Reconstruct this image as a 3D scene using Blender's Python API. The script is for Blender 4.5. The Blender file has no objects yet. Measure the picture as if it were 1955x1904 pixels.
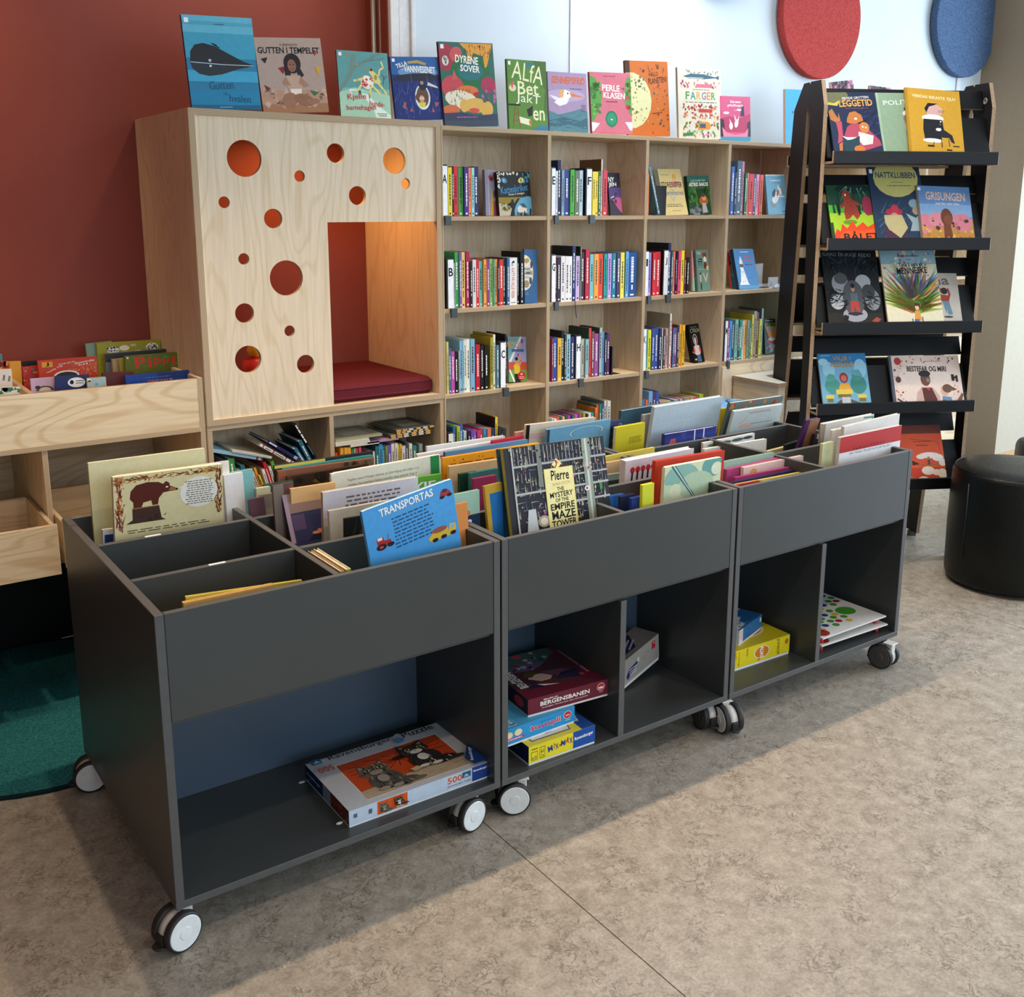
import bpy, math, random
from mathutils import Vector, Matrix
R_ = math.radians
rnd = random.Random(11)
scene = bpy.context.scene
col = scene.collection

# ------------------------------------------------------------------ camera, world, light, exposure
CAM = Vector((-.595, -2.256, 1.772))
RX = Vector((0.818383256047944, -0.5746723356649115, 0.0007435333218069884))
RY = Vector((-0.12022106297316812, -0.17247014464325394, -0.9776507276243069))
RZ = Vector((0.5619570644079198, 0.8000035973845183, -0.210234397599115))
FPX, CX, CY = 1966.4, 977.5, 820.0
cd = bpy.data.cameras.new('camera'); cam = bpy.data.objects.new('camera', cd); col.objects.link(cam)
cam.matrix_world = Matrix((RX, -RY, -RZ)).transposed().to_4x4(); cam.matrix_world.translation = CAM
cd.sensor_fit = 'HORIZONTAL'; cd.sensor_width = 36; cd.lens = FPX / 1955 * 36; cd.shift_y = -(952 - CY) / 1955
cd.clip_start = .02
scene.camera = cam
scene.view_settings.view_transform = 'Standard'; scene.view_settings.look = 'None'
scene.view_settings.gamma = 1; scene.view_settings.use_curve_mapping = False
scene.view_settings.exposure = 0.02
wd = bpy.data.worlds.new('daylight'); scene.world = wd; wd.use_nodes = True
wd.node_tree.nodes['Background'].inputs[0].default_value = (.80, .90, 1.0, 1)
wd.node_tree.nodes['Background'].inputs[1].default_value = .27

def light(name, kind, loc, target, energy, color, size=.1, size_y=None, angle=None, blend=.4, spread=None):
    d = bpy.data.lights.new(name, kind); o = bpy.data.objects.new(name, d); col.objects.link(o)
    o.location = loc; d.energy = energy; d.color = color
    o.rotation_euler = (Vector(target) - Vector(loc)).to_track_quat('-Z', 'Y').to_euler()
    if kind == 'AREA':
        d.shape = 'RECTANGLE'; d.size = size; d.size_y = size_y or size
        if spread: d.spread = R_(spread)
    else:
        d.shadow_soft_size = size
        if kind == 'SPOT': d.spot_size = R_(angle); d.spot_blend = blend
    return o
WARM = (1.0, .775, .55)
for i, x in enumerate((.28, 1.0, 1.9, 2.8)):                         # ceiling track over the carts
    light('track_spot', 'SPOT', (x, .54, 3.3), (x, .25, 0), 98, WARM, .03, angle=84, blend=.7)
for i, x in enumerate((-1.2, .6, 2.3)):                               # ceiling track in the foreground
    light('track_spot', 'SPOT', (x, -1.5, 3.3), (x + .1, -.35, .6), (20, 40, 46)[i], WARM, .05, angle=100, blend=.8)
light('track_spot', 'SPOT', (-.55, .7, 3.3), (-.12, 1.75, 1.1), 66, WARM, .04, angle=40, blend=.8)
light('wall_washer', 'SPOT', (1.25, 1.45, 3.35), (1.0, 2.15, 2.5), 34, (1, .72, .52), .05, angle=110, blend=.9)
light('wall_washer', 'SPOT', (-.55, 1.5, 3.3), (-.5, 2.15, 2.4), 95, (1, .62, .36), .05, angle=88, blend=.9)
light('window_daylight', 'AREA', (7.6, -1.6, 1.9), (2.0, -.5, .5), 400, (.68, .83, 1.0), 4.5, 2.6)
light('entrance_daylight', 'AREA', (1.5, -6.5, 2.4), (1.2, 0, .8), 190, (.74, .87, 1.0), 5.0, 2.4)  # cool fill added behind the camera for the front faces
light('wall_daylight', 'AREA', (4.2, .55, 3.35), (4.4, 1.95, 2.5), 6, (.82, .92, 1.0), 4.2, .35)
light('ceiling_strip', 'AREA', (3.1, 1.45, 3.42), (3.1, 1.40, 0), 75, (.93, .95, 1.0), .10, 5.0, spread=150)
light('niche_lamp', 'AREA', (1.25, 1.80, 2.06), (1.3, 1.82, 1.0), 5.0, (1, .47, .15), .35, .12)

# ------------------------------------------------------------------ helpers
def lin(h):
    h = h.lstrip('#'); out = []
    for i in (0, 2, 4):
        c = int(h[i:i + 2], 16) / 255
        out.append(c / 12.92 if c <= .04045 else ((c + .055) / 1.055) ** 2.4)
    return (*out, 1.0)
def ray(u, v): return RX * ((u - CX) / FPX) + RY * ((v - CY) / FPX) + RZ
def onY(u, v, y):
    d = ray(u, v); return CAM + d * ((y - CAM.y) / d.y)
def onZ(u, v, z):
    d = ray(u, v); return CAM + d * ((z - CAM.z) / d.z)
def zm(ox, oy, s): return lambda x, y: (ox + x / s, oy + y / s)

def nt(name):
    m = bpy.data.materials.new(name); m.use_nodes = True
    t = m.node_tree; b = t.nodes['Principled BSDF']
    return m, t, b
def N(t, k, **kw):
    n = t.nodes.new(k)
    for a, v in kw.items():
        if a in n.inputs.keys(): n.inputs[a].default_value = v
        else: setattr(n, a, v)
    return n
def ramp(t, stops, interp='LINEAR'):
    n = t.nodes.new('ShaderNodeValToRGB'); n.color_ramp.interpolation = interp
    el = n.color_ramp.elements
    while len(el) < len(stops): el.new(.5)
    for e, (p, c) in zip(el, stops): e.position = p; e.color = c
    return n
def coords(t, scale, rot=(0, 0, 0), rand=True):
    tc = N(t, 'ShaderNodeTexCoord'); mp = N(t, 'ShaderNodeMapping'); mp.inputs['Scale'].default_value = scale
    mp.inputs['Rotation'].default_value = rot
    if rand:
        oi = N(t, 'ShaderNodeObjectInfo'); ad = N(t, 'ShaderNodeVectorMath', operation='ADD')
        ml = N(t, 'ShaderNodeVectorMath', operation='SCALE'); ml.inputs[0].default_value = (7, 13, 5)
        t.links.new(oi.outputs['Random'], ml.inputs['Scale'])
        t.links.new(tc.outputs['Object'], ad.inputs[0]); t.links.new(ml.outputs[0], ad.inputs[1]); t.links.new(ad.outputs[0], mp.inputs[0])
    else: t.links.new(tc.outputs['Object'], mp.inputs[0])
    return mp
def bump(t, b, src, strength, dist=.001):
    n = N(t, 'ShaderNodeBump'); n.inputs['Strength'].default_value = strength; n.inputs['Distance'].default_value = dist
    t.links.new(src, n.inputs['Height']); t.links.new(n.outputs[0], b.inputs['Normal'])
def setb(b, rough=.5, spec=.5, metal=0):
    b.inputs['Roughness'].default_value = rough; b.inputs['Specular IOR Level'].default_value = spec; b.inputs['Metallic'].default_value = metal

MATS = {}
def plain(name, hexc, rough=.5, spec=.5, metal=0, nscale=40, var=.06, bmp=0, alpha=None):
    m, t, b = nt(name); c = lin(hexc); setb(b, rough, spec, metal)
    mp = coords(t, (nscale,) * 3); n = N(t, 'ShaderNodeTexNoise', Scale=1.0, Detail=3.0); t.links.new(mp.outputs[0], n.inputs[0])
    r = ramp(t, [(.3, tuple(x * (1 - var) for x in c[:3]) + (1,)), (.7, tuple(min(1, x * (1 + var)) for x in c[:3]) + (1,))])
    t.links.new(n.outputs[0], r.inputs[0]); t.links.new(r.outputs[0], b.inputs['Base Color'])
    if bmp: bump(t, b, n.outputs[0], bmp)
    MATS[name] = m; return m
def printed(name, rough, spec):
    m, t, b = nt(name); setb(b, rough, spec)
    a = N(t, 'ShaderNodeAttribute'); a.attribute_name = 'Col'
    mp = coords(t, (60,) * 3); n = N(t, 'ShaderNodeTexNoise', Scale=1.0, Detail=2.0); t.links.new(mp.outputs[0], n.inputs[0])
    r = ramp(t, [(.3, (.93, .93, .93, 1)), (.7, (1, 1, 1, 1))]); t.links.new(n.outputs[0], r.inputs[0])
    mx = N(t, 'ShaderNodeMix', data_type='RGBA', blend_type='MULTIPLY'); mx.inputs[0].default_value = 1
    t.links.new(a.outputs['Color'], mx.inputs[6]); t.links.new(r.outputs[0], mx.inputs[7]); t.links.new(mx.outputs[2], b.inputs['Base Color'])
    MATS[name] = m; return m
printed('print', .42, .22); printed('matt_print', .6, .2)
def wood(name, c0, c1, axis):
    """birch veneer; axis = grain direction"""
    m, t, b = nt(name); setb(b, .55, .35)
    s = [4.2, 4.2, 4.2]; s[axis] = .8
    mp = coords(t, s); n = N(t, 'ShaderNodeTexNoise', Scale=1.1, Detail=1.5, Distortion=.4); t.links.new(mp.outputs[0], n.inputs[0])
    mu = N(t, 'ShaderNodeMath', operation='MULTIPLY'); mu.inputs[1].default_value = 105; t.links.new(n.outputs[0], mu.inputs[0])
    si = N(t, 'ShaderNodeMath', operation='SINE'); t.links.new(mu.outputs[0], si.inputs[0])
    s2 = [90, 90, 90]; s2[axis] = 5
    mp2 = coords(t, s2); n2 = N(t, 'ShaderNodeTexNoise', Scale=1.0, Detail=3.0); t.links.new(mp2.outputs[0], n2.inputs[0])
    r = ramp(t, [(.0, lin(c0)), (.66, lin(c0)), (1, lin(c1))])
    mr = N(t, 'ShaderNodeMapRange'); mr.inputs[1].default_value = -1; mr.inputs[2].default_value = 1
    t.links.new(si.outputs[0], mr.inputs[0]); t.links.new(mr.outputs[0], r.inputs[0])
    r2 = ramp(t, [(.3, (.90, .88, .85, 1)), (.65, (1, 1, 1, 1))]); t.links.new(n2.outputs[0], r2.inputs[0])
    mx = N(t, 'ShaderNodeMix', data_type='RGBA', blend_type='MULTIPLY'); mx.inputs[0].default_value = 1
    t.links.new(r.outputs[0], mx.inputs[6]); t.links.new(r2.outputs[0], mx.inputs[7]); t.links.new(mx.outputs[2], b.inputs['Base Color'])
    bump(t, b, n2.outputs[0], .12, .0006); MATS[name] = m
wood('ply_v', 'dfccb0', 'd7c1a0', 2); wood('ply_h', 'dcc7a4', 'ceb38c', 0); wood('ply_d', 'd8c3a2', 'cfb895', 1)
def plyedge(name, axis, pitch=.0034):
    m, t, b = nt(name); setb(b, .7, .25)
    s = [0.0, 0.0, 0.0]; s[axis] = 2 * math.pi / pitch
    tc = N(t, 'ShaderNodeTexCoord'); sp = N(t, 'ShaderNodeSeparateXYZ'); t.links.new(tc.outputs['Object'], sp.inputs[0])
    mu = N(t, 'ShaderNodeMath', operation='MULTIPLY'); mu.inputs[1].default_value = 2 * math.pi / pitch; t.links.new(sp.outputs[axis], mu.inputs[0])
    mp = coords(t, (14, 14, 14)); n = N(t, 'ShaderNodeTexNoise', Scale=1.0, Detail=4.0); t.links.new(mp.outputs[0], n.inputs[0])
    ad = N(t, 'ShaderNodeMath', operation='MULTIPLY_ADD'); ad.inputs[1].default_value = 2.5; t.links.new(n.outputs[0], ad.inputs[0]); t.links.new(mu.outputs[0], ad.inputs[2])
    si = N(t, 'ShaderNodeMath', operation='SINE'); t.links.new(ad.outputs[0], si.inputs[0])
    mr = N(t, 'ShaderNodeMapRange'); mr.inputs[1].default_value = -1; mr.inputs[2].default_value = 1; t.links.new(si.outputs[0], mr.inputs[0])
    r = ramp(t, [(0, lin('866b4e')), (.4, lin('ac9272')), (1, lin('cbb798'))]); t.links.new(mr.outputs[0], r.inputs[0])
    t.links.new(r.outputs[0], b.inputs['Base Color']); MATS[name] = m
plyedge('edge_x', 0); plyedge('edge_y', 1); plyedge('edge_z', 2)
plain('laminate', '3c3e3d', .36, .5, nscale=5, var=.04); plain('laminate_blue', '435261', .36, .5, nscale=5, var=.04); plain('laminate_edge', '525150', .5, .4)
plain('black_board', '0b0c0e', .42, .3, nscale=6); plain('black_board_soft', '1b1715', .6, .2)
plain('brown_edge', 'a08466', .65, .3, nscale=120, var=.18)
plain('metal_dark', '3a4145', .4, .5); plain('metal_black', '0c0c0d', .45, .5); plain('steel', '8f8a82', .4, .5, .3)
plain('rubber', '262423', .55, .4); plain('cap_white', 'd9dcda', .35, .5); plain('cap_grey', '4a4744', .4, .5); plain('fork', 'cfcbc3', .3, .5)
plain('paper', 'e6dfcf', .8, .2, nscale=160, var=.10); plain('card_white', 'e9eaec', .45, .4)
plain('cushion', '5c1f27', .9, .15, nscale=220, var=.16, bmp=.25); plain('blue_cloth', '6f9ccb', .9, .15, nscale=60, var=.15, bmp=.4)
plain('white_paint', 'ccd6dc', .55, .35, nscale=6, var=.015); plain('frame_paint', 'd8d8d8', .45, .4)
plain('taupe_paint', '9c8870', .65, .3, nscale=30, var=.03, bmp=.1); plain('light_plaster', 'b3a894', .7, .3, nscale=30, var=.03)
plain('red_paint', '7f3a2d', .62, .3, nscale=30, var=.02, bmp=.06)
plain('ceiling_paint', 'd9d6d0', .8, .2); plain('table_top', 'cfd2cc', .4, .5); plain('plastic_red', 'c3272b', .35, .5)
plain('plastic_yellow', 'e8b52c', .35, .5); plain('plastic_green', '3d8a3d', .35, .5)
plain('wood_skirting', 'b9966b', .6, .3)
def felt(name, a, b_, sc):
    m, t, b = nt(name); setb(b, .95, .1)
    mp = coords(t, (sc,) * 3); n = N(t, 'ShaderNodeTexNoise', Scale=1.0, Detail=5.0, Roughness=.7); t.links.new(mp.outputs[0], n.inputs[0])
    r = ramp(t, [(.35, lin(a)), (.65, lin(b_))]); t.links.new(n.outputs[0], r.inputs[0]); t.links.new(r.outputs[0], b.inputs['Base Color'])
    bump(t, b, n.outputs[0], .6, .002); MATS[name] = m
felt('felt_red', '9c3533', 'bd524c', 130); felt('felt_blue', '35475f', '5a7193', 110); felt('rug', '134447', '2f7476', 160)
felt('rug_edge', '0a1c1e', '12282a', 200)
def leather():
    m, t, b = nt('leather'); setb(b, .4, .25); b.inputs['Base Color'].default_value = lin('0c0e0c')
    mp = coords(t, (90,) * 3); v = N(t, 'ShaderNodeTexVoronoi', Scale=1.0); t.links.new(mp.outputs[0], v.inputs[0])
    mp2 = coords(t, (5,) * 3); n = N(t, 'ShaderNodeTexNoise', Scale=1.0, Detail=2.0); t.links.new(mp2.outputs[0], n.inputs[0])
    ad = N(t, 'ShaderNodeMath', operation='ADD'); t.links.new(v.outputs[0], ad.inputs[0]); t.links.new(n.outputs[0], ad.inputs[1])
    r = ramp(t, [(.3, lin('080a08')), (.7, lin('101310'))]); t.links.new(n.outputs[0], r.inputs[0]); t.links.new(r.outputs[0], b.inputs['Base Color'])
    bump(t, b, ad.outputs[0], .25, .003); MATS['leather'] = m
leather()
def lino():
    m, t, b = nt('linoleum'); setb(b, .42, .45)
    mp = coords(t, (1, 1, 1), rand=False)
    def noise(sc, det, dist, rough=.6):
        n = N(t, 'ShaderNodeTexNoise', Scale=sc, Detail=det, Distortion=dist, Roughness=rough); t.links.new(mp.outputs[0], n.inputs[0]); return n
    a = noise(20, 9, .25, .7); f = noise(120, 4, .2); v = noise(24, 5, .7, .62); k = noise(7, 4, .2)
    r = ramp(t, [(.30, lin('837a6d')), (.5, lin('9b9285')), (.70, lin('ada598'))]); t.links.new(a.outputs[0], r.inputs[0])
    r2 = ramp(t, [(.34, (.76, .75, .73, 1)), (.58, (1, 1, 1, 1))]); t.links.new(f.outputs[0], r2.inputs[0])
    sb = N(t, 'ShaderNodeMath', operation='SUBTRACT'); sb.inputs[1].default_value = .5; t.links.new(v.outputs[0], sb.inputs[0])
    ab = N(t, 'ShaderNodeMath', operation='ABSOLUTE'); t.links.new(sb.outputs[0], ab.inputs[0])
    r3 = ramp(t, [(.0, (1, 1, 1, 1)), (.03, (0, 0, 0, 1))]); t.links.new(ab.outputs[0], r3.inputs[0])
    r4 = ramp(t, [(.43, (0, 0, 0, 1)), (.58, (.85, .85, .85, 1))]); t.links.new(k.outputs[0], r4.inputs[0])
    mm = N(t, 'ShaderNodeMath', operation='MULTIPLY'); t.links.new(r3.outputs[0], mm.inputs[0]); t.links.new(r4.outputs[0], mm.inputs[1])
    mx = N(t, 'ShaderNodeMix', data_type='RGBA', blend_type='MULTIPLY'); mx.inputs[0].default_value = 1
    t.links.new(r.outputs[0], mx.inputs[6]); t.links.new(r2.outputs[0], mx.inputs[7])
    m2 = N(t, 'ShaderNodeMix', data_type='RGBA'); t.links.new(mm.outputs[0], m2.inputs[0]); t.links.new(mx.outputs[2], m2.inputs[6]); m2.inputs[7].default_value = lin('544b3f')
    t.links.new(m2.outputs[2], b.inputs['Base Color']); MATS['linoleum'] = m
lino()
plain('ribbon', '25306e', .6, .3); plain('seam', '6b5f50', .7, .2)
def glass(name, tint):
    m, t, b = nt(name); setb(b, .05, .5); b.inputs['Transmission Weight'].default_value = .96; b.inputs['IOR'].default_value = 1.2
    n = N(t, 'ShaderNodeTexNoise', Scale=3.0); r = ramp(t, [(.3, lin(tint)), (.7, (.97, .97, .97, 1))])
    t.links.new(n.outputs[0], r.inputs[0]); t.links.new(r.outputs[0], b.inputs['Base Color']); MATS[name] = m
glass('acrylic', 'eef3f2')

WM = {}
def mw(o): return WM.get(o.name, Matrix.Identity(4))
def props(o, label=None, cat=None, group=None, kind=None):
    if label: o['label'] = label
    if cat: o['category'] = cat
    if group: o['group'] = group
    if kind: o['kind'] = kind
    return o
def empty(name, loc, label, cat, group=None, rz=0):
    o = bpy.data.objects.new(name, None); col.objects.link(o); o.empty_display_size = .05
    o.matrix_world = Matrix.Translation(loc) @ Matrix.Rotation(rz, 4, 'Z'); WM[o.name] = o.matrix_world.copy()
    return props(o, label, cat, group)
class MB:
    def __init__(s): s.v = []; s.f = []; s.m = []; s.c = []; s.sm = []
    def face(s, idx, mat=0, c=None, smooth=False): s.f.append(idx); s.m.append(mat); s.c.append(c or (1, 1, 1, 1)); s.sm.append(smooth)
    def poly(s, pts, mat=0, c=None, smooth=False):
        n = len(s.v); s.v += [Vector(p) for p in pts]; s.face(list(range(n, n + len(pts))), mat, c, smooth)
    def box(s, a, b, mat=0, c=None, mats=None, bev=0, M=None):
        """axis box; mats = {'x-':i,...} overrides per side; bev = chamfer"""
        x0, y0, z0 = a; x1, y1, z1 = b
        n = len(s.v); mats = mats or {}
        g = lambda k: mats.get(k, mats.get(k[0], mat))
        if not bev:
            P = [(x0, y0, z0), (x1, y0, z0), (x1, y1, z0), (x0, y1, z0), (x0, y0, z1), (x1, y0, z1), (x1, y1, z1), (x0, y1, z1)]
            P = [Vector(p) for p in P]
            if M: P = [M @ p for p in P]
            s.v += P
            for q, k in (((0, 3, 2, 1), 'z-'), ((4, 5, 6, 7), 'z+'), ((0, 1, 5, 4), 'y-'), ((2, 3, 7, 6), 'y+'), ((1, 2, 6, 5), 'x+'), ((3, 0, 4, 7), 'x-')):
                s.face([n + i for i in q], g(k), c)
            return
        e = bev; lo = (x0, y0, z0); hi = (x1, y1, z1); vid = {}
        def V(p):
            p = Vector(p); p = M @ p if M else p; s.v.append(p); return len(s.v) - 1
        for ix in (0, 1):
            for iy in (0, 1):
                for iz in (0, 1):
                    c3 = [(lo, hi)[q][k] for k, q in enumerate((ix, iy, iz))]; sg = [1 - 2 * q for q in (ix, iy, iz)]
                    for ax in range(3):                 # vertex lying on the face of axis ax
                        p = [c3[k] + (0 if k == ax else sg[k] * e) for k in range(3)]
                        vid[ix, iy, iz, ax] = V(p)
        ctr = (Vector(lo) + Vector(hi)) / 2; ctr = M @ ctr if M else ctr
        def F(ids, m_):
            P = [s.v[i] for i in ids]; nn = (P[1] - P[0]).cross(P[2] - P[0]); cc = sum(P, Vector()) / len(P)
            if nn.dot(cc - ctr) < 0: ids = ids[::-1]
            s.face(ids, m_, c)
        K = 'xyz'
        for ax in range(3):
            o1, o2 = [k for k in range(3) if k != ax]
            for q in (0, 1):
                ids = []
                for (p1, p2) in ((0, 0), (1, 0), (1, 1), (0, 1)):
                    key = [0, 0, 0]; key[ax] = q; key[o1] = p1; key[o2] = p2; ids.append(vid[(*key, ax)])
                F(ids, g(K[ax] + '-+'[q]))
            for p1 in (0, 1):
                for p2 in (0, 1):
                    k0 = [0, 0, 0]; k0[o1] = p1; k0[o2] = p2; k1 = list(k0); k1[ax] = 1
                    F([vid[(*k0, o1)], vid[(*k1, o1)], vid[(*k1, o2)], vid[(*k0, o2)]], g(K[o1] + '-+'[p1]))
        for k0 in ((i, j, k) for i in (0, 1) for j in (0, 1) for k in (0, 1)):
            F([vid[(*k0, 0)], vid[(*k0, 1)], vid[(*k0, 2)]], g('x-'))
    def prism(s, pts, M, d, mat=0, c=None, side=None):
        """2D outline (counter-clockwise seen from the front) in the plane x,z of M, extruded by d along y of M"""
        n = len(s.v); k = len(pts)
        s.v += [M @ Vector((x, 0, z)) for x, z in pts] + [M @ Vector((x, d, z)) for x, z in pts]
        s.face([n + i for i in range(k)], mat, c); s.face([n + k + i for i in reversed(range(k))], mat, c)
        for i in range(k):
            j = (i + 1) % k; s.face([n + j, n + i, n + k + i, n + k + j], mat if side is None else side, c)
    def lathe(s, prof, M, seg=32, mat=0, c=None, smooth=True):
        n = len(s.v); k = len(prof)
        for i in range(seg):
            a = 2 * math.pi * i / seg
            for r, z in prof: s.v.append(M @ Vector((r * math.cos(a), r * math.sin(a), z)))
        for i in range(seg):
            j = (i + 1) % seg
            for q in range(k - 1):
                s.face([n + i * k + q, n + j * k + q, n + j * k + q + 1, n + i * k + q + 1], mat, c, smooth)
        s.face([n + i * k for i in reversed(range(seg))], mat, c); s.face([n + i * k + k - 1 for i in range(seg)], mat, c)
    def tube(s, P, r, seg=8, mat=0, c=None):
        P = [Vector(p) for p in P]; n = len(s.v)
        for i, p in enumerate(P):
            d = (P[min(i + 1, len(P) - 1)] - P[max(i - 1, 0)]).normalized(); a = d.orthogonal().normalized(); b = d.cross(a)
            for q in range(seg):
                an = 2 * math.pi * q / seg; s.v.append(p + (a * math.cos(an) + b * math.sin(an)) * r)
        for i in range(len(P) - 1):
            for q in range(seg):
                w = (q + 1) % seg; s.face([n + i * seg + q, n + i * seg + w, n + (i + 1) * seg + w, n + (i + 1) * seg + q], mat, c, True)
        s.face([n + q for q in reversed(range(seg))], mat, c); s.face([n + (len(P) - 1) * seg + q for q in range(seg)], mat, c)
    def build(s, name, mats, parent=None, world=None, **pr):
        """vertices are in world space (or in `world` space); stored relative to the object's own matrix"""
        me = bpy.data.meshes.new(name); inv = (mw(parent).inverted() if parent else Matrix.Identity(4))
        if world is not None: V = s.v
        else: V = [inv @ v for v in s.v]
        me.from_pydata([v[:] for v in V], [], s.f)
        if isinstance(mats, str): mats = [mats]
        for m in mats: me.materials.append(MATS[m])
        me.polygons.foreach_set('material_index', s.m); me.polygons.foreach_set('use_smooth', s.sm)
        if any(m in ('print', 'matt_print') for m in mats):
            at = me.color_attributes.new('Col', 'FLOAT_COLOR', 'CORNER'); buf = []
            for f, c in zip(s.f, s.c): buf += list(c) * len(f)
            at.data.foreach_set('color', buf)
        o = bpy.data.objects.new(name, me); col.objects.link(o)
        if parent: o.parent = parent; WM[o.name] = mw(parent).copy()
        if world is not None:
            if parent: o.matrix_local = inv @ world
            else: o.matrix_world = world
            WM[o.name] = world.copy()
        return props(o, **pr)
def boxpart(name, a, b, mat, parent, bev=.0012, mats=None, **pr):
    m = MB(); m.box(a, b, bev=bev, mats=mats); return m.build(name, mat, parent, **pr)

# ------------------------------------------------------------------ flat print: a tiny drawing language
_txt = {}
def text_geo(s, bold=.02):
    k = (s, bold)
    if k not in _txt:
        cu = bpy.data.curves.new('t', 'FONT'); cu.body = s; cu.resolution_u = 2; cu.offset = bold; cu.fill_mode = 'FRONT'
        ob = bpy.data.objects.new('t', cu); me = bpy.data.meshes.new_from_object(ob)
        vs = [(v.co.x, v.co.y) for v in me.vertices]; fs = [list(p.vertices) for p in me.polygons]
        bpy.data.objects.remove(ob); bpy.data.curves.remove(cu); bpy.data.meshes.remove(me)
        if not vs: vs = [(0, 0), (1, 0), (0, 1)]; fs = []
        x0 = min(v[0] for v in vs); x1 = max(v[0] for v in vs); y0 = min(v[1] for v in vs); y1 = max(v[1] for v in vs)
        _txt[k] = ([((x - x0) / max(x1 - x0, 1e-6), (y - y0) / max(y1 - y0, 1e-6)) for x, y in vs], fs)
    return _txt[k]
def clip(P):
    for ax, lim, sg in ((0, 0, 1), (0, 1, -1), (1, 0, 1), (1, 1, -1)):
        out = []
        for i, p in enumerate(P):
            q = P[i - 1]; ip = (p[ax] - lim) * sg >= -1e-9; iq = (q[ax] - lim) * sg >= -1e-9
            if ip != iq:
                f = (lim - q[ax]) / (p[ax] - q[ax]); out.append((q[0] + (p[0] - q[0]) * f, q[1] + (p[1] - q[1]) * f))
            if ip: out.append(p)
        P = out
        if not P: return P
    return P
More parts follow.
